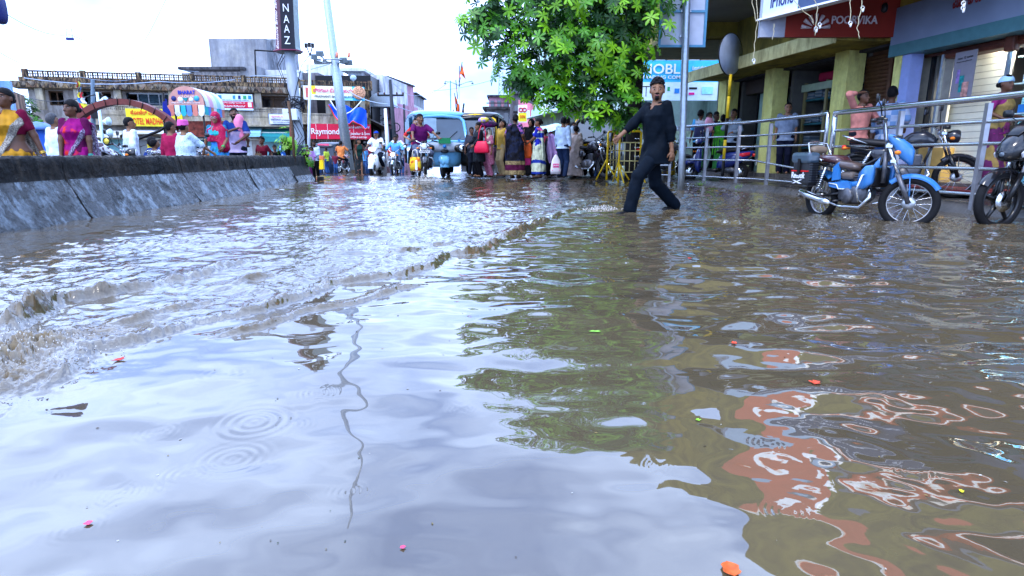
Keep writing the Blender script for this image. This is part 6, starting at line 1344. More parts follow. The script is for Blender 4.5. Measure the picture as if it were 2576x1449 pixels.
def scooter(label, loc, rz, col, scale=1, dark=None, name='scooter', plate=None, tail=False, steer=0, lean=0, lit=False):
    root = thing(name, label, 'scooter', loc, rz, None, scale, tilt=(0, lean) if lean else None)
    body = mat('scooterpaint_%02x%02x%02x' % tuple(int(255*min(1, v)**.45) for v in col), col, .2, coat=.9, var=.04); R = .225
    wheel(root, (0, .58, R), R, .10, 'alloy', rimm=M_blackp); fr = [wheel(root, (0, -.60, R), R, .10, 'alloy', rimm=M_blackp)]
    m = MB(); m.loft([(-.50, 0, .45, .10, .10), (-.44, 0, .50, .19, .26), (-.37, 0, .50, .20, .32), (-.33, 0, .5, .17, .30)], p=3, seg=22); ap = m.build('front_apron', body, root)
    m = MB(); m.loft([(-.535, 0, .56, .04, .03), (-.51, 0, .57, .10, .07), (-.47, 0, .57, .13, .09)], p=2.6); m.build('badge_panel', C('panel_silver', (.6, .62, .66), .3), ap)
    if plate is not None: m = MB(); m.box((0, -.54, .48), (.24, .015, .17), bev=.006); m.build('number_plate', C('plate_pale', (.75, .77, .78), .4), ap)
    m = MB(); m.prism([(-.05, .27), (-.03, .47), (.02, .5), (0, .27)], 0, 0.001, 0, plane='XZ'); 
    m = MB(); m.loft([(-.36, 0, .28, .15, .04), (.0, 0, .26, .16, .04), (.16, 0, .28, .15, .06)], p=4); m.build('floor_board', M_blackp, root)
    m = MB(); m.loft([(.06, 0, .38, .12, .12), (.14, 0, .46, .17, .20), (.36, 0, .52, .20, .20), (.62, 0, .58, .19, .15), (.84, 0, .66, .10, .08), (.92, 0, .70, .04, .03)], p=2.6, seg=22); m.build('rear_body', body, root)
    m = MB(); m.loft([(.02, 0, .70, .06, .03), (.12, 0, .72, .13, .06), (.4, 0, .74, .15, .055), (.72, 0, .78, .13, .05), (.80, 0, .79, .06, .03)], seg=18); m.build('seat', M_seatb, root)
    m = MB()
    for s_ in (-1, 1): m.tube([(s_*.13, .62, .76), (s_*.12, .82, .84), (s_*.06, .92, .87), (0, .93, .87)], .013, seg=7)
    m.build('grab_rail', M_chrome, root)
    m = MB(); fender(m, (0, -.60, R), R+.07, .19, .2, 2.5); m.loft([(-.72, 0, R+.18, .05, .05), (-.60, 0, R+.26, .09, .07), (-.46, 0, R+.26, .08, .08)], p=2.4); fr.append(m.build('front_fender', body, root))
    m = MB(); m.tube([(0, -.60, R), (.09, -.60, R), (.09, -.50, .42), (0, -.40, .85), (0, -.37, .93)], .022, seg=8); fr.append(m.build('fork', M_blackp, root))
    m = MB(); m.loft([(-.50, 0, .96, .05, .04), (-.47, 0, .965, .13, .075), (-.40, 0, .98, .18, .08), (-.33, 0, .98, .15, .05)], p=2.6, seg=20); hd = m.build('handlebar_cowl', body, root); fr.append(hd)
    m = MB(); m.loft([(-.512, 0, .955, .03, .02), (-.495, 0, .96, .10, .05), (-.47, 0, .96, .12, .06)], p=2.4); m.build('headlight', C('headlamp_lit', (1, .98, .9), .2, emit=6) if lit else M_lamp, hd)
    m = MB()
    for s_ in (-1, 1): m.tube([(s_*.15, -.38, .99), (s_*.36, -.30, .98)], .017, seg=8)
    m.build('grip', M_blackp, hd)
    for s_ in (-1, 1):
        m = MB(); m.tube([(s_*.2, -.37, 1.0), (s_*.27, -.35, 1.16)], .007, seg=6); m.loft([(-.365, s_*.29, 1.2, .05, .035), (-.35, s_*.29, 1.2, .06, .042), (-.34, s_*.29, 1.2, .05, .035)], p=3); m.build('mirror', M_blackp, hd)
        m = MB(); m.box((s_*.12, -.51, .72), (.07, .02, .035), bev=.01); m.build('indicator', M_amber, root)
    m = MB(); m.tube([(-.12, .2, .24), (-.17, .36, .26), (-.19, .62, .30), (-.19, .78, .34)], [.03, .055, .06, .045], seg=12); m.build('exhaust', M_chrome, root)
    m = MB(); m.loft([(.2, 0, .28, .1, .07), (.4, .05, .27, .12, .08), (.58, .08, .24, .08, .07)], p=3); m.build('engine', M_engine, root)
    m = MB(); m.box((0, .90, .63), (.22, .06, .08), bev=.02); m.build('tail_lamp', M_tail, root)
    if tail:
        m = MB(); m.box((0, .97, .46), (.20, .012, .15), bev=.004); pp = m.build('number_plate', M_plate, root)
        for s_ in (-1, 1): m = MB(); m.loft([(.50, s_*.17, .62, .02, .03), (.66, s_*.16, .63, .03, .05), (.82, s_*.12, .66, .025, .04)], p=2.4); m.build('side_reflector', C('panel_red', (.6, .02, .04), .2), root)
    if steer: steered(fr, -.4, steer)
    return root
YS = 24.6
scooter('white scooter with its headlight on ridden by the man in the blue cap', (xat(940, 441, YS), YS+.6, -.10), -.05, (.72, .74, .76), 1.1, plate='', lit=True)
scooter('dark blue scooter parked behind the curved railing beside the round sign post', (xat(1797, 455, 15.2), 15.25, .10), -2.05, (.015, .03, .18), 1.0, tail=True, steer=.3)
def rickshaw(label, loc, rz, col, kind='blue', scale=1, hood=None):
    root = thing('auto_rickshaw', label, 'auto rickshaw', loc, rz, None, scale)
    body = mat('autopaint_%s' % kind, col, .28, coat=.6, var=.06); hoodm = hood or body; glass = C('windscreen', (.03, .05, .07), .05, var=.3, scale=2, spec=1.0)
    R = .23 if kind != 'blue' else .26; w = .63 if kind != 'blue' else .70
    wheel(root, (0, -1.18, R), R, .12, 'alloy', rimm=M_engine); wheel(root, (-.56, .92, R), R, .12, 'alloy', rimm=M_engine); wheel(root, (.56, .92, R), R, .12, 'alloy', rimm=M_engine)
    m = MB(); m.loft([(.30, 0, -.35, w*.80, .95), (.45, 0, -.33, w*.92, 1.02), (.62, 0, -.32, w*.98, 1.06), (.82, 0, -.32, w, 1.10), (.95, 0, -.30, w*1.0, 1.10), (1.0, 0, -.29, w*.98, 1.07)], axis='Z', p=3.2, seg=32, cap=True)
    m.build('cab_body', body, root)
    m = MB(); m.box((0, .62, .62), (2*w*.97, 1.25, .62), bev=.06); m.build('rear_body', body if kind == 'blue' else M_blackp, root)
    zt_, zb_ = 1.66, .98
    fy = lambda z: -1.36+.30*(z-zb_)/(zt_-zb_)
    m = MB(); k = w*.93
    pts = [(-k, fy(zb_), zb_), (-k*1.0, fy(1.3), 1.3), (-k*.97, fy(1.55), 1.55), (-k*.80, fy(zt_), zt_), (0, fy(zt_)-.03, zt_+.03), (k*.80, fy(zt_), zt_), (k*.97, fy(1.55), 1.55), (k, fy(1.3), 1.3), (k, fy(zb_), zb_), (0, fy(zb_)-.05, zb_), (-k, fy(zb_), zb_)]
    m.tube(pts, .05, seg=10); m.build('windscreen_frame', body, root)
    m = MB(); k2 = k*.97
    poly = [(-k2, zb_+.03), (k2, zb_+.03), (k2, 1.5), (k2*.8, zt_-.02), (-k2*.8, zt_-.02), (-k2, 1.5)]
    m.add([(a, fy(b_)+.012, b_) for a, b_ in poly]+[(a, fy(b_)+.022, b_) for a, b_ in poly], [(0, 1, 2, 3, 4, 5), (11, 10, 9, 8, 7, 6)], 0, False); m.build('windscreen', glass, root)
    m = MB(); m.tube([(.10, fy(1.02)-.02, 1.03), (.42, fy(1.3)-.02, 1.28)], .009, seg=5); m.tube([(-.35, fy(1.02)-.02, .97), (-.18, fy(1.1)-.02, 1.1)], .009, seg=5); m.build('wiper', M_blackp, root)
    m = MB(); m.loft([(-1.10, 0, 1.71, w*.80, .05), (-1.02, 0, 1.74, w*.97, .08), (-.5, 0, 1.78, w*1.02, .09), (.6, 0, 1.76, w*1.02, .09), (1.25, 0, 1.66, w*.98, .12), (1.36, 0, 1.58, w*.92, .08)], p=3.4, seg=24); m.build('roof_hood', hoodm, root)
    cm_ = hoodm if kind != 'blue' else C('hood_blue_grey', (.22, .33, .42), .6)
    MB().box((0, 1.30, 1.30), (2*w*.96, .05, .62)).build('rear_curtain', cm_, root)
    for s_ in (-1, 1):
        MB().box((s_*w*.98, .98, 1.30), (.03, .64, .66)).build('side_curtain', cm_, root)
        for y_, z_0 in ((.62, .9), (-.45, .6)): MB().tube([(s_*w*.97, y_, z_0), (s_*w*.97, y_, 1.72)], .025, seg=8).build('roof_post', cm_, root)
    m = MB(); m.box((0, .45, .62), (2*w*.85, .5, .24), bev=.05); m.box((0, .72, .95), (2*w*.85, .12, .5), bev=.04); m.box((0, -.45, .75), (.5, .3, .12), bev=.04); m.build('bench_seat', M_seatb, root)
    m = MB(); m.loft([(-1.52, 0, .40, .07, .08), (-1.46, 0, .47, .14, .12), (-1.30, 0, .56, .18, .16), (-1.15, 0, .60, .17, .14)], p=2.4, seg=20); fender(m, (0, -1.18, R), R+.10, .26, .1, 2.6); m.build('front_mudguard', body, root)
    if kind == 'blue':
        m = MB(); m.loft([(-1.475, 0, .83, w*.3, .04), (-1.45, 0, .84, w*.92, .13), (-1.36, 0, .85, w*1.02, .15), (-1.25, 0, .86, w*1.0, .12)], p=2.6, seg=28); m.build('nose_panel', C('nose_grey', (.36, .42, .50), .35), root)
        for s_ in (-1, 1):
            m = MB(); m.loft([(-1.50, s_*.44, .80, .05, .04), (-1.47, s_*.47, .81, .20, .11), (-1.38, s_*.50, .82, .22, .13)], p=2.2, seg=20); hb_ = m.build('headlight_bezel', M_blackp, root)
            MB().lathe([(0, -.03), (.07, -.025), (.10, .0), (.105, .03)], c=(s_*.50, -1.505, .81), axis='Y', seg=24).build('headlight', M_chrome, hb_)
            m = MB(); m.ball((s_*.67, -1.40, .82), (.05, .07, .07)); m.build('indicator', M_amber, root)
        m = MB(); m.box((-.0, -1.50, 1.01), (.34, .03, .15)); m.build('green_plate', C('plate_green', (.02, .25, .10), .4), root)
        m = MB(); m.lathe([(0, -.01), (.045, -.005), (.05, .01)], c=(0, -1.50, .86), axis='Y', seg=16); m.build('round_badge', P_blue, root)
        m = MB(); m.loft([(-1.5, 0, .73, .06, .03), (-1.49, 0, .73, .11, .05)], p=3); m.build('vent', M_blackp, root)
        for q in (.42, .60):
            m = MB(); pts = []
            for i in range(10): a = PI*i/5; rr_ = .05 if i % 2 == 0 else .02; pts.append((q+rr_*math.sin(a), 1.06-.0+rr_*math.cos(a)*.9-.03))
            m.prism(pts, -1.43, -1.415, 0, plane='XZ'); m.build('star_sticker', P_blue, root)
        m = MB(); m.box((-.35, -1.32, 1.35), (.34, .004, .52)); m.build('sun_film', C('film_pale', (.35, .5, .62), .2), root)
    else:
        for s_ in (-1, 1):
            m = MB(); m.lathe([(0, -.03), (.07, -.02), (.08, .06)], c=(s_*.34, -1.40, .78), axis='Y', seg=18); m.build('headlight', M_chrome, root)
            m = MB(); m.box((s_*.52, -1.36, .86), (.08, .03, .05)); m.build('indicator', M_amber, root)
        m = MB(); k = w*.99
        m.box((0, -1.40, .94), (2*k*.92, .04, .12)); m.tube([(-k, -1.30, .9), (-k*.99, -1.2, 1.3), (-k*.94, -1.08, 1.62), (-k*.6, -1.05, 1.74), (0, -1.07, 1.76), (k*.6, -1.05, 1.74), (k*.94, -1.08, 1.62), (k*.99, -1.2, 1.3), (k, -1.30, .9)], .035, seg=8); m.build('yellow_trim', C('auto_yellow', (.85, .52, .01), .35), root)
        m = MB()
        for z in (.70, .74, .78, .82): m.box((-.58, -1.34, z), (.14, .02, .012)); m.box((.58, -1.34, z), (.14, .02, .012))
        m.build('chrome_louvre', M_chrome, root)
    for s_ in (-1, 1):
        m = MB(); m.tube([(s_*w*.95, -1.15, 1.2), (s_*(w+.12), -1.2, 1.25)], .01, seg=6); m.box((s_*(w+.14), -1.2, 1.27), (.04, .12, .2), bev=.015); m.build('wing_mirror', M_blackp, root)
    m = MB(); m.box((0, 1.28, .5), (1.0, .02, .3)); m.build('tail_board', M_blackp, root)
    return root
rickshaw('pale blue three wheeler facing us behind the rider in the purple shirt', (xat(1112, 446, 17.8)-.33, 19.0, .08), .30, (.18, .50, .78), 'blue', 1.04)
rickshaw('black and yellow auto rickshaw facing us behind the woman with the red bag', (xat(1205, 440, 17.9), 19.2, .12), -.10, (.012, .012, .014), 'black', 1.0)
rickshaw('black and yellow auto rickshaw half hidden by the tree trunk', (xat(1545, 440, 16.6), 18.0, .14), -.5, (.012, .012, .014), 'black', .95)
gr_ = rickshaw('dark rickshaw seen from behind in the far street below the lamp mast', (xat(836, 430, 38), 38.4, -.33), PI-.12, (.03, .04, .06), 'dark', 1.0)
m = MB()
for k in range(5): m.box((-.30+.0, 1.315, .52+k*.07), (.30, .02, .03))
m.box((.35, 1.32, .6), (.2, .02, .3)); m.build('rear_louvre', P_steel, gr_); m = MB(); m.box((0, 1.35, 1.68), (.7, .02, .12)); m.build('red_sticker', C('sticker_red', (.8, .1, .2), .4), gr_)
yt = thing('yellow_cart', 'yellow and orange hand cart behind the man with the baby in the street', 'cart', (xat(806, 425, 24), 24, 0), .1, scale=.52)
MB().box((0, 0, .72), (.55, .5, .75), bev=.03).build('cart_body', C('cart_yellow', (.95, .62, .01), .4), yt); MB().box((0, 0, 1.22), (.62, .56, .28), bev=.02).build('cart_top', C('cart_orange', (.8, .2, .06), .5), yt)
for a in (-.2, .25): wheel(yt, (a, -.25, .2), .2, .07, 'alloy')
th2 = thing('covered_heap', 'heap covered with dark blue plastic next to the yellow cart', 'heap', (xat(822, 425, 30), 30, -.15)); m = MB(); m.ball((0, 0, .35), (.4, .4, .6), seg=18, rings=10); m.build('plastic_cover', mat('cover_navy', (.015, .03, .07), .2, var=.4, bump=.8, bscale=5), th2)
YI = 13.8; zi = lambda y: zat(y, YI); xi = lambda x: xat(x, 250, YI)
ic = thing('ice_cream_stall', 'street stall with a half round canopy showing pink front and striped top', 'stall', (xi(470), YI, 0), 0)
X0, X1 = xi(424)-xi(470), xi(513)-xi(470); zs = zi(265); zt_ = zi(217)
cxm, rxm = (X0+X1)/2, (X1-X0)/2; rz_ = zt_-zs; ln = 1.15
arcp = [(cxm+rxm*math.cos(PI*i/20), zs+rz_*math.sin(PI*i/20)**.85) for i in range(21)]
m = MB(); m.prism(arcp, -.02, .02, 0, plane='XZ'); m.build('front_board', C('board_dusty_pink', (.55, .27, .22), .5), ic)
m = MB(); slx = -.12
for k in range(5):
    k0, k1 = k/5, (k+1)/5
    def f(u, v, k0=k0, k1=k1): a, b_ = PI*(1-u), k0+(k1-k0)*v; return (cxm+slx*b_+rxm*1.03*math.cos(a), .03+ln*b_, zs-.02+rz_*1.05*math.sin(a)**.85)
    m.sheet(f, 20, 2, (0, 1, 0, 2, 0)[k])
m.build('canopy', [C('canopy_white', (.75, .8, .85), .4), C('canopy_pink', (.75, .35, .5), .4), C('canopy_sky', (.35, .6, .8), .4)], ic)
m = MB()
for i in range(6): x = X0+(X1-X0)*(i+.5)/6; m.prism([(x-.075, zs), (x-.075, zs-.14), (x-.04, zs-.22), (x, zs-.24), (x+.04, zs-.22), (x+.075, zs-.14), (x+.075, zs)], -.05, -.03, i % 4, plane='XZ')
for i in range(7): y = ln*(i+.5)/7; m.box((X1+slx*(i+.5)/7, y, zs-.1), (.015, ln/7*.9, .2), (i+2) % 4)
m.build('scallop_fringe', [C('fringe_red', (.6, .2, .15), .5), P_white, C('fringe_teal', (.03, .45, .5), .5), C('fringe_blue', (.1, .25, .65), .5)], ic)
m = MB()
for a, b_ in ((X0+.12, 0), (X1-.05, 0), (X0+.45, ln), (X1+slx-.1, ln)): m.tube([(a, b_, .3), (a, b_, zs)], .022, seg=8)
m.build('canopy_post', P_black, ic)
lettering('BHARAT', frame((X0+.24, -.03, zi(238)), (1, 0, 0)), .085, C('text_ultramarine', (.02, .04, .4), .4), ic, width=.38, ext=.004, bold=.03); lettering('ICE CREAM', frame((X0+.26, -.03, zi(246)), (1, 0, 0)), .045, C('text_rose', (.8, .6, .6), .4), ic, width=.32, ext=.004)
lettering('Taj Nagar, Mosha Bang, Near Railway Road, Gulbarga', frame((X0+.06, -.03, zi(261)), (1, 0, 0)), .03, P_white, ic, width=X1-X0-.14, ext=.003)
m = MB(); m.prism([(cxm-.07, zi(246)), (cxm+.06, zi(246)), (cxm, zi(257))], -.035, -.025, 0, plane='XZ'); m.build('cone_picture', P_teal, ic)
for (a, z, r1, c_) in ((X0+.13, 248, .055, P_navy), (X0+.28, 251, .06, P_white), (X1-.15, 248, .06, C('bowl_cyan', (.05, .35, .55), .4)), (X1-.27, 251, .05, P_white)): m = MB(); m.lathe([(0, -.03), (r1, -.03), (r1, -.02)], c=(a, 0, zi(z)), axis='Y', seg=16); m.build('cup_picture', c_, ic)
m = MB(); m.box((cxm+.1, .5, .55), (1.1, .9, .75), bev=.03); m.build('stall_body', C('stall_white', (.7, .74, .8), .5), ic); m = MB(); m.box((cxm+.1, .5, 1.32), (1.0, .05, .35)); m.build('picture_board', C('board_maroon', (.25, .05, .03), .5, var=.6, scale=14), ic)
fs_ = thing('flower_stall', 'brown woven sheet roof of a flower stall beneath the arch', 'stall', (xat(385, 350, 12.6), 12.6, 0), 0); zf = lambda y: zat(y, 12.6); m = MB()
A_ = [(xat(352, 350, 12.6), zf(348)), (xat(430, 350, 12.6), zf(312)), (xat(470, 350, 12.6), zf(330)), (xat(350, 350, 12.6), zf(372))]; o0 = fs_.location.x
def fr_(u, v): a = A_[0][0]+(A_[1][0]-A_[0][0])*u; b_ = A_[3][0]+(A_[2][0]-A_[3][0])*u; z1 = A_[0][1]+(A_[1][1]-A_[0][1])*u; z2_ = A_[3][1]+(A_[2][1]-A_[3][1])*u; return (a+(b_-a)*v-o0, .8-.9*v+.03*math.sin(u*17+v*9), z1+(z2_-z1)*v)
m.sheet(fr_, 16, 8); m.build('sheet_roof', C('woven_brown', (.14, .06, .045), .8, var=.5, scale=9), fs_)
m = MB(); m.tube([(xat(350, 350, 12.6)-o0, -.1, zf(352)), (xat(402, 350, 12.6)-o0, 0, zf(330)), (xat(432, 350, 12.6)-o0, 0, zf(311))], .03, seg=6); m.tube([(.3, 0, 0), (.3, 0, zf(320))], .03); m.tube([(-.25, .3, 0), (-.25, .3, zf(345))], .03); m.build('stall_frame', P_black, fs_)
for k, xx in enumerate((377, 383, 390)):
    m = MB(); x = xat(xx, 380, 12.2)
    for i in range(14): m.torus((0, 0, -i*.03), .022, .014, axis='Z', seg=10, sub=5)
    o = m.build('marigold_garland', C('marigold', (.95, .70, .01), .7, var=.3, scale=40)); o.location = (x, 12.2, zat(360, 12.2)+.02*k); tag(o, ('leftmost', 'middle', 'rightmost')[k]+' of the three yellow marigold garlands hanging in the flower stall', 'garland', 'marigold garlands')
uc = thing('cart_umbrella', 'blue domed cart umbrella behind the man in the plain white shirt', 'umbrella', (xat(98, 340, 11.5), 11.5, 0)); m = MB(); m.lathe([(.0, 0), (.13, -.02), (.24, -.08), (.28, -.15)], c=(0, 0, zat(306, 11.5)), seg=16); m.build('canopy', C('umbrella_blue', (.12, .22, .5), .5, var=.2), uc); MB().tube([(0, 0, .2), (0, 0, zat(306, 11.5))], .015).build('pole', P_steel, uc)
MB().box((0, .1, .95), (.36, .3, .6), bev=.05).build('cart_box', C('box_royal_blue', (.02, .12, .55), .5), uc)
def tarpaulin(label, x, y, Y, w, dz, mt, seed):
    p_ = at(x, y, Y); root = thing('tarpaulin', label, 'tarpaulin', (p_.x, Y, 0), 0); m = MB()
    m.sheet(lambda u, v: ((u-.5)*w, (v-.5)*1.0, p_.z+dz*math.sin(u*PI)*math.sin(v*PI)+.06*math.sin(u*9+seed)), 14, 8); m.build('sheet', mt, root); m = MB()
    for a in (-.45, .45): m.tube([(a*w, 0, 0), (a*w, 0, p_.z)], .02)
    m.build('pole', P_steel, root); return root
tarpaulin('white and blue plastic sheet over a stall behind the burqa woman', 1381, 330, 18.6, 1.3, .22, C('sheet_white_blue', (.45, .65, .75), .4, var=.5, scale=3), 1)
tarpaulin('bright cyan tarpaulin stretched behind the beige shirt man', 1486, 303, 19.5, 1.0, .05, C('sheet_cyan', (.03, .42, .65), .4), 2)
tarpaulin('grey blue sheet over the rickshaw right of the beige shirt man', 1530, 333, 17.6, .9, .12, C('sheet_greyblue', (.40, .5, .62), .4, var=.2), 3)
def surface_nets(V, org, hh):
    """triangle-free iso surface of a sampled distance field"""
    ins = V < 0; nx, ny, nz = V.shape
    c = ins[:-1, :-1, :-1].astype(np.int8)
    cnt = sum(ins[i:nx-1+i, j:ny-1+j, k:nz-1+k].astype(np.int8) for i in (0, 1) for j in (0, 1) for k in (0, 1))
    act = (cnt > 0) & (cnt < 8); idx = -np.ones(act.shape, np.int64); ai = np.argwhere(act); idx[act] = np.arange(len(ai))
    if not len(ai): return np.zeros((0, 3)), np.zeros((0, 4), int)
    acc = np.zeros((len(ai), 3)); n_ = np.zeros(len(ai)); I, J, K = ai.T
    cor = [(i, j, k) for i in (0, 1) for j in (0, 1) for k in (0, 1)]
    for a in cor:
        for ax in range(3):
            if a[ax]: continue
            b_ = list(a); b_[ax] = 1
            va = V[I+a[0], J+a[1], K+a[2]]; vb = V[I+b_[0], J+b_[1], K+b_[2]]; m_ = (va < 0) != (vb < 0)
            t_ = np.where(m_, va/np.where(va == vb, 1, va-vb), 0)
            p_ = np.array(a, float)[None, :].repeat(len(ai), 0); p_[:, ax] += t_; acc[m_] += p_[m_]; n_[m_] += 1
    vs = org + (ai+acc/n_[:, None])*hh
    Q = []
    for ax in range(3):
        u, w = (ax+1) % 3, (ax+2) % 3; sl = [slice(None)]*3; sl2 = [slice(None)]*3
        sl[ax] = slice(0, -1); sl2[ax] = slice(1, None); A_ = ins[tuple(sl)]; B_ = ins[tuple(sl2)]; ch = np.argwhere(A_ != B_)
        if not len(ch): continue
        ok = (ch[:, u] > 0) & (ch[:, w] > 0) & (ch[:, u] < V.shape[u]-1) & (ch[:, w] < V.shape[w]-1); ch = ch[ok]
        o_ = [ch.copy() for _ in range(4)]; o_[1][:, u] -= 1; o_[2][:, u] -= 1; o_[2][:, w] -= 1; o_[3][:, w] -= 1
        q = np.stack([idx[tuple(x.T)] for x in o_], 1); fl = A_[tuple(ch.T)]; q[~fl] = q[~fl][:, ::-1]; Q.append(q)
    Q = np.concatenate(Q); return vs, Q[(Q >= 0).all(1)]
class Shape:
    def __init__(s): s.p = []
    def add(s, fn, lo, hi, k=.02, op='add'): s.p.append((fn, np.array(lo, float), np.array(hi, float), k, op)); return s
    def cap(s, a, b_, ra, rb, k=.02, op='add', sq=None):
        a = np.array(a, float); b_ = np.array(b_, float); d = b_-a; L2 = max((d*d).sum(), 1e-9); r_ = max(ra, rb)
        def f(X, Y, Z):
            t_ = np.clip(((X-a[0])*d[0]+(Y-a[1])*d[1]+(Z-a[2])*d[2])/L2, 0, 1)
            return np.sqrt((X-a[0]-t_*d[0])**2+(Y-a[1]-t_*d[1])**2+(Z-a[2]-t_*d[2])**2)-(ra+(rb-ra)*t_)
        return s.add(f, np.minimum(a, b_)-r_, np.maximum(a, b_)+r_, k, op)
    def ell(s, c, r_, R_=None, k=.02, op='add'):
        c = np.array(c, float); r_ = np.array(r_, float); A_ = np.eye(3) if R_ is None else np.array(R_)[:3, :3]
        def f(X, Y, Z):
            x, y, z = X-c[0], Y-c[1], Z-c[2]
            u = (A_[0, 0]*x+A_[1, 0]*y+A_[2, 0]*z)/r_[0]; v = (A_[0, 1]*x+A_[1, 1]*y+A_[2, 1]*z)/r_[1]; w = (A_[0, 2]*x+A_[1, 2]*y+A_[2, 2]*z)/r_[2]
            return (np.sqrt(u*u+v*v+w*w)-1)*r_.min()
        m_ = r_.max(); return s.add(f, c-m_, c+m_, k, op)
    def loft(s, o, U, Rt, Fw, st, inf=0, t0=None, t1=None, k=.02, op='add', noise=0, nf=30, extra=None):
        """st: (t, half width, half depth, forward offset) along the spine axis U"""
        o = np.array(o, float); U, Rt, Fw = [np.array(v, float) for v in (U, Rt, Fw)]; st = np.array(st, float)
        T0 = st[0, 0] if t0 is None else t0; T1 = st[-1, 0] if t1 is None else t1
        def f(X, Y, Z):
            x, y, z = X-o[0], Y-o[1], Z-o[2]
            t_ = x*U[0]+y*U[1]+z*U[2]; a = x*Rt[0]+y*Rt[1]+z*Rt[2]; b_ = x*Fw[0]+y*Fw[1]+z*Fw[2]
            wx = np.interp(t_, st[:, 0], st[:, 1])+inf; wy = np.interp(t_, st[:, 0], st[:, 2])+inf; fo = np.interp(t_, st[:, 0], st[:, 3])
            b2 = b_-fo
            if noise:
                an = np.arctan2(b2/wy, a/wx); wv = noise*(np.sin(an*nf+3*np.sin(t_*5))*.6+.5*np.sin(an*nf*.55+t_*9+1)+.5*np.sin(t_*24+an*4)); wx = wx+wv; wy = wy+wv
            q = np.sqrt((a/wx)**2+(b2/wy)**2); d = (q-1)*np.minimum(wx, wy)
            d = np.maximum(d, np.maximum(t_-T1, T0-t_))
            if extra is not None: d = np.maximum(d, extra(a, b_, t_))
            return d
        m_ = max(st[:, 1].max(), st[:, 2].max()+abs(st[:, 3]).max())+inf+abs(noise)*2+.01
        e0 = o+U*T0; e1 = o+U*T1; return s.add(f, np.minimum(e0, e1)-m_, np.maximum(e0, e1)+m_, k, op)
    def mesh(s, name, mats_, parent, vox, paint=None, wr=0, seed=0, clip=None):
        lo = np.min([p_[1] for p_ in s.p if p_[4] == 'add'], 0)-vox*3; hi = np.max([p_[2] for p_ in s.p if p_[4] == 'add'], 0)+vox*3
        n_ = np.ceil((hi-lo)/vox).astype(int)+1; ax = [lo[i]+np.arange(n_[i])*vox for i in range(3)]; V = np.full(tuple(n_), 1.0, np.float32)
        for fn, a, b_, k, op in s.p:
            mg = k+2*vox; i0 = np.clip(np.floor((a-mg-lo)/vox).astype(int), 0, n_-1); i1 = np.clip(np.ceil((b_+mg-lo)/vox).astype(int)+1, 1, n_)
            if (i1 <= i0).any(): continue
            sl = tuple(slice(i0[q], i1[q]) for q in range(3)); X = ax[0][sl[0]][:, None, None]; Y = ax[1][sl[1]][None, :, None]; Z = ax[2][sl[2]][None, None, :]
            d = fn(X, Y, Z).astype(np.float32); v = V[sl]
            if op == 'add':
                e = np.maximum(k-np.abs(v-d), 0)/k; V[sl] = np.minimum(v, d)-e*e*k*.25
            elif op == 'sub':
                d = -d; e = np.maximum(k-np.abs(v-d), 0)/k; V[sl] = np.maximum(v, d)+e*e*k*.25
        if clip is not None:
            X, Y, Z = np.meshgrid(*ax, indexing='ij'); V = np.maximum(V, clip(X, Y, Z).astype(np.float32))
        if wr:
            X = ax[0][:, None, None]; Y = ax[1][None, :, None]; Z = ax[2][None, None, :]
            V = V + (wr*(np.sin(X*31+Z*17+seed+2*np.sin(Z*9+Y*7))*.5+np.sin(Z*43+Y*27+X*13+seed*2)*.35+np.sin(X*57-Z*38+Y*41+seed)*.3)).astype(np.float32)
        vs, fs = surface_nets(V, lo, vox)
        me = bpy.data.meshes.new(name); me.vertices.add(len(vs)); me.vertices.foreach_set('co', vs.ravel())
        me.loops.add(len(fs)*4); me.polygons.add(len(fs)); me.loops.foreach_set('vertex_index', fs.ravel()); me.polygons.foreach_set('loop_start', np.arange(len(fs))*4); me.polygons.foreach_set('loop_total', np.full(len(fs), 4))
        me.polygons.foreach_set('use_smooth', np.ones(len(fs), bool)); me.update(calc_edges=True)
        for mm in (mats_ if isinstance(mats_, (list, tuple)) else [mats_]): me.materials.append(mm)
        if paint is not None and len(fs): me.polygons.foreach_set('material_index', paint(vs[fs].mean(1)).astype(np.int32).tolist())
        o = bpy.data.objects.new(name, me); COL.objects.link(o); o.parent = parent; return o
def ik(a, c, l1, l2, pole):
    a = Vector(a); c = Vector(c); d = c-a; L_ = min(d.length, (l1+l2)*.998); c = a+d.normalized()*L_; x = (l1*l1-l2*l2+L_*L_)/(2*L_); hgt = math.sqrt(max(l1*l1-x*x, 0))
    dn = d.normalized(); p_ = Vector(pole); p_ = (p_-dn*p_.dot(dn)).normalized(); return a+dn*x+p_*hgt, c
SKIN = {'a': C('skin_brown', (.20, .095, .050), .45, var=.1, spec=.25), 'b': C('skin_dark_brown', (.115, .052, .030), .42, var=.1, spec=.25), 'c': C('skin_tan', (.33, .17, .10), .45, var=.08)}
M_hair = C('hair_black', (.006, .005, .006), .6, spec=.12, var=.2, scale=60, bump=.5, bscale=120); M_hairg = C('hair_grey', (.06, .06, .065), .6, var=.4, scale=50)
M_eye = C('eye_white', (.20, .17, .155), .2); M_lip = C('lip', (.18, .06, .05), .4); M_gold = C('gold', (.7, .45, .08), .3, metal=.9)
M_sole = C('sandal', (.03, .02, .015), .6)
NP = [0]
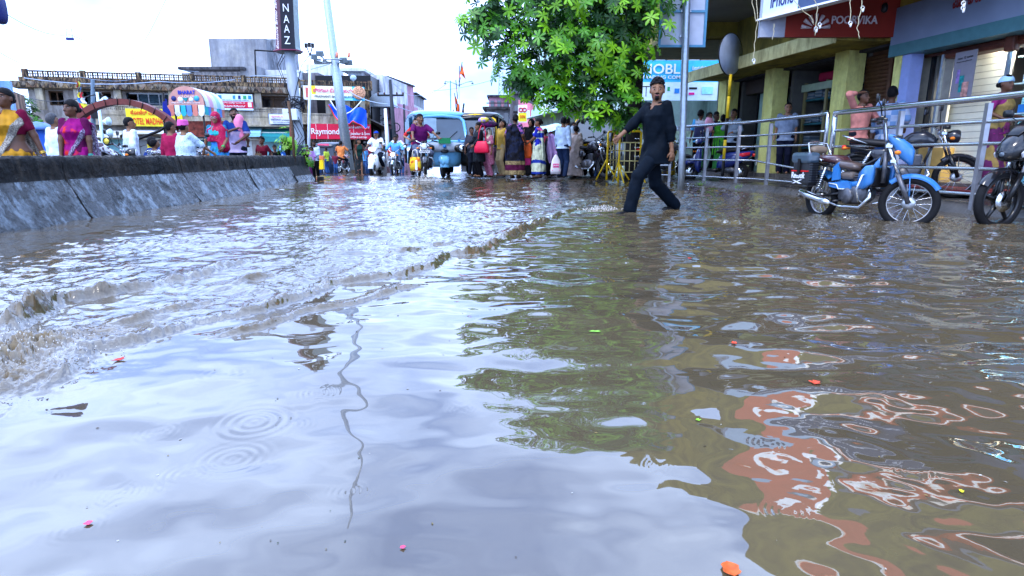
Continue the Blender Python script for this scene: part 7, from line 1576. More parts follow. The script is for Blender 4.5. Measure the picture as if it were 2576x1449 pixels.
def person(label, loc, rz, top=None, scale=None, skin='a', fem=False, girth=1.0, hands=((-.27, .02, .80), (.27, .02, .80)), feet=((-.09, 0, 0), (.09, 0, 0)), pelvis=None, lean=0.0, side=0.0, yaw=0, pitch=0, hair='short', wear=(), vox=.014, beard=None, group=None, curl=.5, child=False, elbow=None, kneep=(0, -1, .1), glasses=False, twist=0):
    """one continuous body with clothing and hair as children; faces local -Y"""
    NP[0] += 1; sd = NP[0]*1.7
    if scale is None: scale = (top-loc[2])/1.70
    root = thing('person', label, 'person', loc, rz, group, scale); vox = vox/scale
    sk = SKIN[skin]; hipz = .93; P_ = Vector(pelvis) if pelvis else Vector((0, 0, hipz))
    legL = .84+.02
    U = Vector((math.sin(side), -math.sin(lean), math.cos(lean)*math.cos(side))).normalized(); Rt = Vector((math.cos(twist), math.sin(twist), 0)); Rt = (Rt-U*Rt.dot(U)).normalized(); Fw = Rt.cross(U).normalized()
    if Fw.y > 0: Fw = -Fw
    sw = .152 if fem else .172; g = girth
    nk = P_+U*.535; hk = 1.18 if child else 1.06
    Rh = Matrix.Rotation(yaw, 3, 'Z') @ Matrix.Rotation(-pitch, 3, 'X'); hc = nk+U*.018+Vector((0, -.012, 0))+(Rh @ Vector((0, -.01, .115*hk)))
    HL = lambda v: tuple(hc+(Rh @ (Vector(v)*hk)))
    S_ = [nk-U*.042+Rt*(s_*sw) for s_ in (-1, 1)]
    if fem: st = [(-.14, .10*g, .09*g, 0), (-.05, .165*g, .12*g, .0), (.03, .172*g, .125*g, -.01*0), (.15, .128*g, .098*g, 0), (.22, .125*g, .095*g, 0), (.34, .148*g, .125*g, .022), (.42, .158, .105, .01), (.48, .15, .07, 0), (.53, .07, .055, 0)]
    else: st = [(-.12, .09*g, .08*g, 0), (-.04, .155*g, .11*g, 0), (.05, .155*g, .112*g, 0), (.15, .145*g, .108*g, .01), (.28, .165*g, .115*g, .012), (.38, .178, .115, .008), (.46, .165, .085, 0), (.51, .10, .06, 0), (.54, .06, .05, 0)]
    B = Shape()
    B.loft(P_, U, Rt, Fw, st, k=.03); B.cap(nk-U*.06, hc-Vector(HL((0, 0, 0)))+Vector(HL((0, .012, -.06))), .055 if not fem else .048, .05 if not fem else .044, k=.03)
    arms = []; ar, fr_ = (.043*g**.5, .034), (.034, .024)
    if fem: ar = (.042*g, .035*g)
    for i, s_ in enumerate((-1, 1)):
        pole = (elbow[i] if elbow else (s_*.35, .8, -.45)); e, w = ik(S_[i], hands[i], .285, .25, pole); arms.append((S_[i], e, w))
        B.cap(S_[i], e, ar[0]*1.08, ar[1], k=.035); B.cap(e, w, ar[1], fr_[1]*.95, k=.02); d = (w-e).normalized(); 
        sdv = Vector((0, -1, 0)) if abs(d.y) < .8 else Vector((-s_, 0, 0)); sdv = (sdv-d*sdv.dot(d)).normalized(); pn = d.cross(sdv)*(-s_) 
        if pn.dot(Vector((-s_, 0, 0))) < 0: pn = -pn
        fr = max(.0088, vox*.62)
        B.cap(w, w+d*.075+sdv*.018, .024, .019, k=.012); B.cap(w, w+d*.075-sdv*.018, .023, .019, k=.012)
        for q, (of, ln) in enumerate(((.030, .072), (.011, .082), (-.009, .076), (-.028, .06))):
            b0 = w+d*.078+sdv*of; c1 = (d*math.cos(curl*.7)+pn*math.sin(curl*.7)).normalized(); c2 = (d*math.cos(curl*1.9)+pn*math.sin(curl*1.9)).normalized(); m1 = b0+c1*ln*.5+sdv*of*.12; B.cap(b0, m1, fr, fr*.93, k=.004); B.cap(m1, m1+c2*ln*.5, fr*.93, fr*.8, k=.004)
        tb = w+d*.025+sdv*.022; tm = tb+(d*.6+sdv*.75+pn*.15).normalized()*.038; B.cap(tb, tm, fr*1.25, fr*1.05, k=.008); B.cap(tm, tm+(d*.85+sdv*.25+pn*.35).normalized()*.03, fr*1.05, fr*.85, k=.005)
    legs = []
    for i, s_ in enumerate((-1, 1)):
        hp = P_+Vector((s_*.088*g, 0, -.03)); ft = Vector(feet[i]); an = ft+Vector((0, .03, .085)); kn, an = ik(hp, an, .425, .42, kneep); legs.append((hp, kn, an)); B.cap(hp, kn, .082*g, .052, k=.04); B.cap(kn, (kn*.62+an*.38)+Vector((0, .012, 0)), .052, .053, k=.02); B.cap(kn*.62+an*.38, an, .052, .033, k=.02)
        hl = an+Vector((0, .03, -.05)); to = Vector((an.x+s_*.012, an.y-.15, min(an.z-.055, ft.z+.03))); B.cap(hl, an-Vector((0, 0, .03)), .03, .033, k=.02); B.cap(hl, to, .032, .024, k=.02); B.cap(to, to+Vector((0, -.035, -.004)), .026, .018, k=.01)
    Hm = [list(r_) for r_ in Rh]; f_ = hk
    B.ell(HL((0, .012, .012)), (.073*f_, .092*f_, .098*f_), Hm, .02); B.ell(HL((0, -.022, -.045)), (.055*f_, .066*f_, .066*f_), Hm, .03); B.cap(HL((0, -.075, -.085)), HL((0, -.075, -.087)), .018*f_, .018*f_, .03)
    if vox < .011:
        B.cap(HL((0, -.083, .012)), HL((0, -.106, -.028)), .009, .0135, .012); B.cap(HL((-.013, -.094, -.032)), HL((.013, -.094, -.032)), .009, .009, .008); B.cap(HL((-.04, -.078, .027)), HL((.04, -.078, .027)), .009, .009, .014)
        for s_ in (-1, 1): B.cap(HL((s_*.030, -.100, .006)), HL((s_*.036, -.098, .006)), .010, .009, .014, 'sub'); B.cap(HL((s_*.029, -.078, .006)), HL((s_*.033, -.076, .006)), .0115, .0105, .004); B.ell(HL((s_*.045, -.055, -.02)), (.018, .02, .022), Hm, .02); B.ell(HL((s_*.078, .008, -.004)), (.010, .02, .032), Hm, .006)
        B.cap(HL((-.018, -.087, -.054)), HL((.018, -.087, -.054)), .0075, .0075, .008); B.cap(HL((-.015, -.085, -.066)), HL((.015, -.085, -.066)), .009, .009, .008)
    else:
        B.cap(HL((0, -.08, .01)), HL((0, -.103, -.03)), .011, .014, .012)
        for s_ in (-1, 1): B.ell(HL((s_*.078, .008, -.004)), (.012, .02, .03), Hm, .006)
    RhT = np.array(Rh.transposed()); hcn = np.array(hc)
    lc = lambda c: (c-hcn) @ RhT.T/hk
    def paint(c):
        q = lc(c); m_ = np.zeros(len(c), int); fx, fy, fz = np.abs(q[:, 0]), q[:, 1], q[:, 2]; ex = max(0, vox-.008)
        face = fy < -.045
        m_[face & (((fx-.031)/(.0135+ex*.4))**2+((fz-.006)/(.0050+ex*.5))**2 < 1)] = 2 if vox < .011 else 3
        m_[face & (((fx-.031)/.0065)**2+((fz-.006)/.0068)**2 < 1)] = 3
        m_[face & (((fx-.031)/(.02+ex*.2))**2+((fz-.029+.1*(fx-.031))/(.0048+ex*.35))**2 < 1)] = 3
        m_[face & ((fx/.024)**2+((fz+.060)/(.009+ex*.3))**2 < 1)] = 1
        if beard in ('moustache', 'full', 'goatee'): m_[face & ((fx/.030)**2+((fz+.044)/(.0075+ex*.3))**2 < 1)] = 3
        if beard in ('full', 'goatee'): w_ = .022 if beard == 'goatee' else .09; m_[(fy < (-.05 if beard == 'goatee' else .0)) & (fx < w_) & (fz < -.070) & (fz > -.125)] = 3
        if beard == 'full': m_[(fy < .005) & (fx > .038) & (fz < -.035) & (fz > -.115)] = 3
        return m_
    body = B.mesh('body', [sk, M_lip, M_eye, M_hair], root, vox, paint)
    hm = M_hairg if 'grey' in hair else M_hair; hs = hair.replace('grey', '')
    if hs not in ('none',):
        Hh = Shape(); th_ = .010 if hs != 'curly' else .009; Hh.ell(HL((0, .015, .026)), (.073*f_+th_, .092*f_+th_, .098*f_+th_), Hm, .02)
        if hs == 'curly':
            rnd_ = random.Random(NP[0])
            for q in range(90):
                a = rnd_.uniform(-3.1, 3.1)+PI/2; b_ = rnd_.uniform(.30, 1.5); q_ = rnd_.uniform(.011, .019); Hh.ell(HL((.080*math.cos(a)*math.cos(b_), .012+.096*math.sin(a)*math.cos(b_), .035+.108*math.sin(b_))), (q_, q_, q_), None, .005)
        if hs == 'bun': Hh.ell(HL((0, .118, -.005)), (.042, .034, .042), Hm, .015)
        if hs == 'braid': Hh.cap(HL((0, .11, -.02)), HL((0, .15, -.30)), .032, .018, .02)
        if hs == 'long':
            for s_ in (-.06, -.02, .02, .06): Hh.cap(HL((s_, .06, .0)), HL((s_*1.3, .085, -.22)), .035, .02, .03)
        fr0 = {'short': .052, 'curly': .066, 'bun': .062, 'braid': .062, 'long': .062, 'thin': .085}.get(hs, .055); bk = {'thin': .03}.get(hs, .0)
        def clipf(X, Y, Z):
            x, y, z = X-hcn[0], Y-hcn[1], Z-hcn[2]; A_ = np.array(Rh); qx = (A_[0, 0]*x+A_[1, 0]*y+A_[2, 0]*z)/hk; qy = (A_[0, 1]*x+A_[1, 1]*y+A_[2, 1]*z)/hk; qz = (A_[0, 2]*x+A_[1, 2]*y+A_[2, 2]*z)/hk
            lim = np.where(qy > .02+bk, -.075 if hs not in ('long', 'braid', 'bun') else -9, np.where(qy > -.005+bk, .0, fr0-.35*np.clip(-qy-.06, 0, .1)*(-1))); 
            if hs in ('long', 'braid', 'bun'): lim = np.where(qy > .005, -9, fr0-.5*np.abs(qx))
            return lim-qz+.006*np.sin(qx*170+sd)*np.sin(qy*140)
        Hh.mesh('hair', hm, root, vox*(.8 if vox > .01 else 1), None, wr=.004 if hs != 'curly' else .002, seed=sd, clip=clipf)
    W_ = {}
    for w in wear:
        kind, col = w[0], w[1]; opt = w[2] if len(w) > 2 else {}; col = col if isinstance(col, (list, tuple)) else [col]
        Q = Shape(); pf = opt.get('paint')
        if kind in ('shirt', 'blouse'):
            lo = opt.get('hem', -.10); inf = opt.get('inf', .016 if kind == 'shirt' else .007); hi_ = opt.get('neck', .50); Q.loft(P_, U, Rt, Fw, [(lo-.02, st[1][1]*1.02+opt.get('flare', .02), st[1][2]*1.1+opt.get('flare', .02)*1.5, 0), (-.08, st[1][1]*1.03+.008, st[1][2]*1.08+.01, 0)]+[q for q in st if q[0] > -.06] if lo < -.06 else st, inf=inf, t0=lo, t1=hi_, k=.03, noise=opt.get('fold', .004), nf=7)
            sl_ = opt.get('sleeve', .5)
            if lo < -.15:
                for hp, kn, an in legs: Q.cap(hp, hp.lerp(kn, .26), .085*g+inf+.012, .08*g+inf+.012, k=.05)
            for s0, e, wv in arms:
                if sl_ > 0:
                    if sl_ <= .5: e2 = s0.lerp(e, sl_*1.55); Q.cap(s0, e2, ar[0]+inf*.8, ar[1]+inf+(.012 if kind == 'shirt' else .002), k=.03)
                    else: Q.cap(s0, e, ar[0]+inf*.8, ar[1]+inf+.003, k=.03); e2 = e.lerp(wv, (sl_-.5)*2*.95); Q.cap(e, e2, ar[1]+inf+.006, .034+inf*.5, k=.02)
            if opt.get('collar', kind == 'shirt'):
                Q.cap(nk-U*.035+Rt*-.035, nk-U*.03+Rt*.035, .052, .052, k=.012)
            Q.ell(nk-U*.0+Fw*.08, (.034, .055, .06 if not opt.get('vneck') else .10), None, .01, 'sub')
            nm = 'shirt' if kind == 'shirt' else 'blouse'; nm = opt.get('name', nm); wrk = .003
        elif kind == 'trousers':
            inf = opt.get('inf', .016); Q.loft(P_, U, Rt, Fw, st[:4], inf=inf*.6, t0=-.14, t1=.10, k=.03); Ln = opt.get('length', 1.0)
            for hp, kn, an in legs:
                Q.cap(hp, kn, .082*g+inf, .058+inf, k=.035)
                if Ln > .5: e2 = kn.lerp(an, (Ln-.5)*2); Q.cap(kn, e2, .058+inf, .046+inf+opt.get('flare', .008), k=.02)
            nm, wrk = opt.get('name', 'trousers'), .004
        elif kind == 'skirt':
            z0 = opt.get('hem', .07); top_ = opt.get('top', .10); wd0 = opt.get('w', .23); Q.loft((P_.x, P_.y, 0), (0, 0, 1), (1, 0, 0), (0, -1, 0), [(z0, wd0*g, wd0*.82*g, 0), (.45, .205*g, .18*g, 0), (.75, .19*g, .155*g, 0), (P_.z+.0, .185*g, .14*g, 0), (P_.z+top_, .145*g, .115*g, 0)], t0=z0, t1=P_.z+top_, k=.02, noise=opt.get('pleat', .009), nf=13); nm, wrk = opt.get('name', 'skirt'), .004
        elif kind == 'drape':
            s_ = opt.get('side', 1); wdt = opt.get('width', .11); inf = opt.get('inf', .022); a0 = P_+U*.06-Rt*(s_*.17); a1 = nk-U*.06+Rt*(s_*.13); dr = (a1-a0).normalized(); pl_ = dr.cross(Fw).normalized()
            def ex(a, b_, t_, s_=s_, wdt=wdt):
                x0, t0_, x1, t1_ = -s_*.16, .04, s_*.12, .50; nx, ny = -(t1_-t0_), (x1-x0); ln = math.hypot(nx, ny); return np.abs(((a-x0)*nx+(t_-t0_)*ny)/ln)-wdt
            Q.loft(P_, U, Rt, Fw, st, inf=inf, t0=-.02, t1=.535, k=.02, noise=.006, nf=16, extra=ex)
            if opt.get('tail', True):
                b0 = a1+U*.02; b1 = nk-U*.10+Rt*(s_*.13)-Fw*.14; b2 = Vector((b1.x, b1.y, .55))-Fw*.05
                for q in (-.05, 0, .05): Q.cap(b0+Rt*q, b1+Rt*q, .028, .026, k=.03); Q.cap(b1+Rt*q, b2+Rt*q*1.6, .026, .02, k=.03)
            nm, wrk = opt.get('name', 'sari_drape'), .004
        elif kind == 'scarf':
            lg = opt.get('len', .28); Q.ell(HL((0, .018, .012)), (.090*f_, .108*f_, .116*f_), Hm, .03); Q.loft(nk, U, Rt, Fw, [(-lg, .20, .16, .02), (-.10, .19, .12, .01), (-.03, .11, .09, .0), (.06, .075, .09, -.01), (.12, .08, .10, -.01)], t0=-lg, t1=.12, k=.04, noise=.008, nf=9)
            if not opt.get('veil'): Q.ell(HL((0, -.095, -.01)), (.055, .06, .075), Hm, .01, 'sub')
            else: Q.ell(HL((0, -.105, .012)), (.05, .03, .018), Hm, .006, 'sub')
            if opt.get('tail'): Q.cap(nk-U*.1+Rt*.1, nk-U*.45+Rt*.14+Fw*.08, .10, .12, k=.06)
            nm, wrk = opt.get('name', 'head_scarf'), .005
        elif kind == 'gown':
            Q.loft((P_.x, P_.y, 0), (0, 0, 1), (1, 0, 0), (0, -1, 0), [(.04, .26*g, .23*g, 0), (.6, .22*g, .19*g, 0), (1.0, .20*g, .16*g, 0), (1.3, .20*g, .15*g, 0), (1.42, .15, .11, 0)], k=.03, noise=.008, nf=9)
            for s0, e, wv in arms: Q.cap(s0, e, .07, .065, k=.04); Q.cap(e, wv, .065, .06, k=.04)
            nm, wrk = 'gown', .005
        elif kind == 'cap':
            Q.ell(HL((0, .014, .03)), (.088*f_, .106*f_, .10*f_), Hm, .02); ofs = opt.get('brow', .04)
            if opt.get('peak'): Q.cap(HL((-.04, -.10, .055)), HL((.04, -.10, .055)), .018, .018, .02); Q.cap(HL((-.03, -.135, .05)), HL((.03, -.135, .05)), .010, .010, .03)
            if opt.get('crown'): Q.loft(HL((0, .01, .05)), tuple(Rh @ Vector((0, 0, 1))), tuple(Rh @ Vector((1, 0, 0))), tuple(Rh @ Vector((0, -1, 0))), [(0, .09, .11, 0), (.08, .088, .108, 0), (.10, .07, .09, 0)], k=.02)
            def cl(X, Y, Z, ofs=ofs):
                x, y, z = X-hcn[0], Y-hcn[1], Z-hcn[2]; A_ = np.array(Rh); return ofs*hk-(A_[0, 2]*x+A_[1, 2]*y+A_[2, 2]*z)-.1*(A_[0, 1]*x+A_[1, 1]*y+A_[2, 1]*z)
            Q.mesh(opt.get('name', 'cap'), col, root, vox, None, clip=cl); continue
        elif kind == 'shoes':
            for hp, kn, an in legs: hl = an+Vector((0, .03, -.05)); to = Vector((an.x, an.y-.15, hl.z-.005)); Q.cap(hl, to, .042, .036, k=.02); Q.cap(to, to+Vector((0, -.03, 0)), .036, .028, k=.01); Q.cap(hl, an-Vector((0, 0, .02)), .042, .042, k=.02)
            nm, wrk = 'shoe', 0
        elif kind == 'sandals':
            for hp, kn, an in legs: hl = an+Vector((0, .035, -.082)); to = Vector((an.x, an.y-.17, hl.z)); Q.cap(hl, to, .034, .036, k=.01)
            nm, wrk = 'sandal', 0
        elif kind == 'beads':
            e, wv = arms[0 if opt.get('s', 1) < 0 else 1][1:]; d = (wv-e).normalized(); m_ = MB()
            for q in range(3): m_.tube([tuple(e.lerp(wv, .84+.045*q)+d.orthogonal().normalized()*.031*math.cos(a)+d.cross(d.orthogonal()).normalized()*.031*math.sin(a)) for a in np.linspace(0, 2*PI, 13)], .006, seg=5)
            m_.build('bangle', col, root); continue
        else: continue
        Q.mesh(nm, col, root, vox, pf, wr=wrk, seed=sd)
    if glasses:
        m_ = MB()
        for s_ in (-1, 1): m_.tube([HL((s_*.031+.021*math.cos(a), -.104, .006+.017*math.sin(a))) for a in np.linspace(0, 2*PI, 13)], .0028*max(1, vox/.011), seg=5)
        m_.tube([HL((-.01, -.106, .008)), HL((.01, -.106, .008))], .003, seg=5); m_.build('glasses', P_steel if not child else P_white, root)
    root['hc'] = 0; del root['hc']
    return root, arms, hc
def cm(name, c, **k): return mat('cloth_'+name, c, k.pop('r', .8), **({'var': .22, 'scale': 9, 'spec': .07, 'bump': .7, 'bscale': 8} | k))
def pcloth(name, c1, c2, scale=14, kind='noise', thr=.5, w=.04, stretch=None, rough=.75):
    """printed or woven cloth"""
    k = 'cloth_'+name
    if k in MATS: return MATS[k]
    m_ = mat(k, c1, rough, var=.15, scale=9, spec=.1, bump=.6, bscale=8); n_ = m_.node_tree.nodes; l_ = m_.node_tree.links; b_ = n_['Principled BSDF']; src = b_.inputs['Base Color'].links[0].from_socket
    t_ = n_.new('ShaderNodeTexCoord'); mp_ = n_.new('ShaderNodeMapping'); l_.new(t_.outputs['Object'], mp_.inputs['Vector'])
    if stretch: mp_.inputs['Scale'].default_value = stretch
    if kind == 'noise': q = n_.new('ShaderNodeTexNoise'); q.inputs['Detail'].default_value = 2; o_ = q.outputs['Fac']
    elif kind == 'dots': q = n_.new('ShaderNodeTexVoronoi'); o_ = q.outputs['Distance']
    elif kind == 'check':
        q = n_.new('ShaderNodeTexChecker'); q.inputs['Color1'].default_value = (1, 1, 1, 1); q.inputs['Color2'].default_value = (0, 0, 0, 1); o_ = q.outputs['Fac']
    q.inputs['Scale'].default_value = scale; l_.new(mp_.outputs['Vector'], q.inputs['Vector'])
    r_ = n_.new('ShaderNodeMapRange'); r_.inputs['From Min'].default_value = thr-w; r_.inputs['From Max'].default_value = thr+w; l_.new(o_, r_.inputs['Value'])
    x_ = n_.new('ShaderNodeMix'); x_.data_type = 'RGBA'; l_.new(r_.outputs['Result'], x_.inputs['Factor']); l_.new(src, x_.inputs[6]); x_.inputs[7].default_value = tuple(c2)+(1,)
    l_.new(x_.outputs[2], b_.inputs['Base Color']); return m_
navy = cm('black_navy', (.0015, .004, .008), r=.7); slate = cm('slate_trousers', (.002, .005, .010), r=.7)
wm_, arms_, _ = person('man in a black shirt and dark trousers striding through the flood', (xat(1640, 530, 7.95), 7.95, -.06), -1.10, scale=(zat(189, 7.95)+.06)/1.69, skin='a', beard='goatee', vox=.0078, girth=.93,
    feet=((-.05, .38, .03), (.06, -.43, .01)), pelvis=(0, .0, .835), lean=.0, hands=((-.20, -.48, .90), (.23, .10, .64)), yaw=.88, pitch=.02, hair='curly', curl=.55, elbow=((-.5, .5, -.9), (.3, .9, -.2)),
    wear=[('trousers', slate, {'inf': .022, 'flare': .012}), ('shirt', navy, {'hem': -.19, 'inf': .026, 'sleeve': .74, 'fold': .007, 'flare': .05, 'vneck': True}), ('shoes', P_black)])
ZB0 = -.1
def back(label, x, ytop, Y, rz, z0=ZB0, **k):
    while xat(x, ytop, Y) > float(BX(np.float64(Y)))-.85: Y += .1
    return person(label, (xat(x, ytop, Y), Y, z0), rz, top=zat(ytop, Y), **k)
mus = cm('mustard_silk', (.42, .20, .015), r=.5); mar = cm('maroon_blouse', (.13, .006, .03)); brd = pcloth('silver_border', (.35, .32, .26), (.18, .15, .13), 60)
pur = pcloth('purple_print', (.24, .004, .13), (.55, .03, .02), 7, thr=.56, w=.05); purb = cm('purple_blouse', (.09, .006, .05)); prb = pcloth('violet_border', (.09, .04, .10), (.35, .32, .42), 70)
def bandpaint(s_, w_in, P_z=.93):
    def f(c):
        a, t_ = c[:, 0], c[:, 2]-P_z; x0, t0_, x1, t1_ = -s_*.16, .04, s_*.12, .50; nx, ny = -(t1_-t0_), (x1-x0); ln = math.hypot(nx, ny); d = ((a-x0)*nx+(t_-t0_)*ny)/ln*s_
        return np.where(d < -w_in, 1, 0)
    return f
back('woman in a mustard sari and maroon blouse cut by the left edge', 8, 228, 6.75, .25, skin='b', fem=True, girth=1.18, vox=.009, hair='bun', yaw=-.25, pitch=.12, hands=((-.22, -.16, .82), (.35, .03, .80)), curl=.3,
     wear=[('skirt', mus, {'pleat': .012, 'top': .06}), ('blouse', mar, {'hem': .23, 'sleeve': .42, 'inf': .010}), ('drape', [mus, brd], {'side': 1, 'width': .125, 'paint': bandpaint(1, .055), 'inf': .024}), ('beads', M_gold, {'s': 1})])
back('woman in a purple printed sari with dark purple sleeves, hands together', 178, 257, 7.9, .1, skin='b', fem=True, girth=1.15, vox=.009, hair='bun', yaw=-.35, pitch=.02, hands=((-.16, -.20, .80), (.24, -.12, .80)), curl=.6, elbow=((-1, .3, -.1), (1, .3, -.1)),
     wear=[('skirt', pur, {'pleat': .012, 'top': .12}), ('blouse', purb, {'hem': .05, 'sleeve': .42, 'inf': .012}), ('drape', [pur, prb], {'side': 1, 'width': .15, 'paint': bandpaint(1, .10), 'inf': .026}), ('beads', C('bangle_green', (.05, .35, .3), .3), {'s': 1})])
wsh = cm('white_shirt', (.62, .72, .82)); chk = pcloth('brown_white_check', (.68, .70, .76), (.14, .10, .12), 11, 'check', .5, .02); chs = pcloth('small_check', (.6, .62, .66), (.05, .07, .1), 22, 'check', .5, .02)
crim = cm('crimson_shirt', (.30, .012, .06)); flow = pcloth('pale_dot_shirt', (.50, .62, .72), (.12, .25, .45), 42, 'dots', .28, -.05); pinkc = cm('pink_cap', (.75, .12, .42))
jean = cm('blue_jeans', (.03, .08, .22)); dkt = cm('dark_trousers', (.008, .011, .02)); khk = cm('khaki', (.35, .22, .06)); blkc = cm('black_cloth', (.004, .004, .006)); dblue = cm('royal_blue', (.008, .03, .16))
sit = dict(feet=((-.18, -.2, .25), (.18, -.2, .25)), pelvis=(0, .1, .78))
back('man in a plain white shirt seen from behind between the two women', 132, 290, 10.2, 2.7, hair='shortgrey', vox=.012, girth=1.05, pitch=.2, wear=[('shirt', wsh, {'sleeve': .95, 'inf': .03}), ('trousers', dkt)])
mc_, _ = motorcycle('dark motorcycle with a yellow round mirror behind the barrier', (xat(262, 390, 10.9)-.1, 10.9, -.1), 1.9, 'commuter', (.02, .02, .02), group=None, plate_f=False)
back('man in a brown and white checked shirt sitting on the dark motorcycle', 238, 307, 10.6, 2.2, hair='curly', vox=.012, pelvis=(0, .1, .85), feet=((-.18, -.2, .3), (.18, -.2, .3)), yaw=.4, hands=((-.25, -.35, .95), (.3, -.40, .92)), wear=[('shirt', chk, {'sleeve': .95, 'inf': .03}), ('trousers', dkt)])
o = MB().lathe([(0, -.01), (.05, -.006), (.055, .004), (0, .008)], axis='Y', seg=20).torus((0, -.005, 0), .055, .008, 1, axis='Y').build('round_mirror', [C('mirror_yellow', (.75, .6, .08), .1, metal=.4), P_black]); o.location = at(268, 355, 10.4); tag(o, 'yellowish round mirror of the motorcycle behind the barrier', 'mirror')
back('slim man in a long white shirt looking away, standing by the hand cart', 322, 299, 11.4, 2.5, hair='short', vox=.012, girth=.9, yaw=-.5, hands=((-.30, .05, .92), (.26, .0, .85)), wear=[('shirt', wsh, {'sleeve': .95, 'inf': .026, 'hem': -.16}), ('trousers', dkt)])
back('crouching figure in a dark blue shirt right of the slim white shirted man', 352, 335, 11.8, 2.6, z0=-.45, hair='short', vox=.014, lean=.55, pitch=.5, wear=[('shirt', dblue, {'sleeve': .95, 'inf': .03}), ('trousers', dkt)])
back('small boy in a checked shirt below the end of the yellow banner', 386, 356, 11.6, 2.9, hair='short', vox=.013, child=True, wear=[('shirt', chs, {'sleeve': .5}), ('trousers', dkt)])
back('man in a crimson shirt seen from behind, looking down', 425, 310, 11.3, 2.8, hair='short', vox=.012, girth=1.0, yaw=-.4, wear=[('shirt', crim, {'sleeve': .95, 'inf': .028}), ('trousers', khk)])
mc_, _ = motorcycle('grey scooter like motorcycle under the man in the pink cap', (xat(495, 390, 12.2)-.25, 12.2, -.1), 2.9, 'commuter', (.3, .32, .36), group=None, plate_f=False)
back('broad man in a pale patterned shirt and pink cap seated with his back to us', 468, 300, 10.6, 2.75, hair='short', vox=.011, girth=1.28, hands=((-.33, -.30, 1.0), (.33, -.38, .98)), pelvis=(0, .1, .86), feet=((-.2, -.2, .3), (.2, -.2, .3)), wear=[('shirt', flow, {'sleeve': .52, 'inf': .03}), ('trousers', jean), ('cap', pinkc, {'crown': True, 'brow': .03})])
tealp = pcloth('teal_blue_sari', (.01, .30, .30), (.05, .28, .75), 6, thr=.52, w=.04, rough=.5); mags = pcloth('magenta_scarf', (.34, .006, .05), (.6, .15, .12), 34, thr=.68, w=.03, rough=.45)
back('woman veiled in a magenta scarf with glasses and a teal and blue sari', 541, 285, 11.0, .05, skin='a', fem=True, vox=.010, hair='none', glasses=True, yaw=.1, hands=((-.33, -.02, .85), (.20, -.28, 1.0)), wear=[('skirt', tealp, {'top': .12}), ('blouse', cm('teal_blouse', (.02, .15, .25)), {'sleeve': .5, 'hem': .0}), ('drape', tealp, {'side': -1, 'width': .17}), ('scarf', mags, {'veil': True, 'len': .34, 'tail': True}), ('beads', C('bangle_bright_green', (.03, .45, .1), .3), {'s': 1})])
lav = pcloth('navy_lavender_polo', (.42, .34, .52), (.012, .04, .13), 1, thr=.5)
def polop(c): return np.where(c[:, 2] > 1.25, 1, 0)
back('bearded man in a navy and lavender polo carrying a baby in pink', 588, 275, 12.3, .15, skin='b', vox=.0105, beard='full', pitch=.3, yaw=.25, hands=((.06, -.24, 1.30), (.10, -.26, 1.05)), elbow=((-.8, -.2, -.6), (.9, -.1, -.4)), curl=.6, wear=[('shirt', [cm('lavender', (.42, .34, .52)), dblue], {'sleeve': .5, 'inf': .02, 'paint': polop}), ('trousers', dkt)])
pk = cm('baby_pink', (.75, .22, .36))
def baby(label, p_, rz, m_cl, sc=1.0, hood=True, sk='b', vox=.010, tilt=0):
    root = thing('person', label, 'person', p_, rz, None, sc); root.rotation_euler = (tilt, 0, rz); B = Shape(); v = vox/sc
    B.ell((0, 0, .30), (.062, .07, .072)).cap((0, 0, .22), (0, 0, .03), .075, .085, .03)
    for s_ in (-1, 1): B.cap((s_*.06, 0, .18), (s_*.11, -.07, .08), .028, .022).cap((s_*.11, -.07, .08), (s_*.12, -.10, .07), .02, .018, .01).cap((s_*.045, 0, .02), (s_*.07, -.09, -.06), .04, .028).cap((s_*.07, -.09, -.06), (s_*.06, -.08, -.17), .026, .018).cap((s_*.06, -.08, -.17), (s_*.06, -.12, -.175), .018, .014)
    def pt(c): return np.where((c[:, 1] < -.05) & (((np.abs(c[:, 0])-.024)/.011)**2+((c[:, 2]-.305)/.008)**2 < 1), 1, 0)
    B.mesh('body', [SKIN[sk], M_hair], root, v, pt)
    Q = Shape(); Q.cap((0, 0, .21), (0, 0, .0), .085, .10, .03)
    for s_ in (-1, 1): Q.cap((s_*.06, 0, .18), (s_*.105, -.06, .09), .038, .034)
    Q.mesh('dress', m_cl, root, v, wr=.003)
    Q = Shape(); Q.ell((0, .008, .31), (.075, .082, .084)).ell((0, -.07, .29), (.048, .05, .06), None, .01, 'sub')
    if hood: Q.cap((0, .03, .25), (0, .03, .12), .08, .08, .03)
    Q.mesh('hood' if hood else 'hair', m_cl if hood else M_hair, root, v, clip=None if hood else (lambda X, Y, Z: .29-Z-.4*Y)); return root
q = at(607, 325, 13.55); baby('baby in a pink hooded dress asleep on the shoulder of the bearded man', (q.x, 13.5, q.z-.16), PI-.4, pk, 1.2, sk='b')
mg = cm('girl_maroon', (.12, .008, .02)); fb = pcloth('flower_blue', (.02, .12, .45), (.55, .7, .8), 16, thr=.58, w=.03); blk2 = blkc
back('girl in a maroon top holding the hand of the bearded man', 658, 347, 12.9, -.1, skin='b', fem=True, vox=.012, hair='bun', child=True, hands=((-.36, .0, .95), (.30, .02, .95)), wear=[('blouse', mg, {'sleeve': .42, 'hem': -.05, 'inf': .016, 'name': 'top'}), ('skirt', mg, {'top': .1})])
back('woman in a blue flowered top behind the green shrub', 713, 351, 17.2, -.3, z0=-.05, skin='b', fem=True, hair='bun', vox=.015, yaw=.3, wear=[('shirt', fb, {'sleeve': .5}), ('skirt', cm('sky_skirt', (.05, .3, .5)))])
back('dark figure with a pink bag between the girl and the shrub', 690, 366, 15.5, .6, z0=-.1, skin='b', fem=True, hair='bun', vox=.016, wear=[('gown', blkc), ])
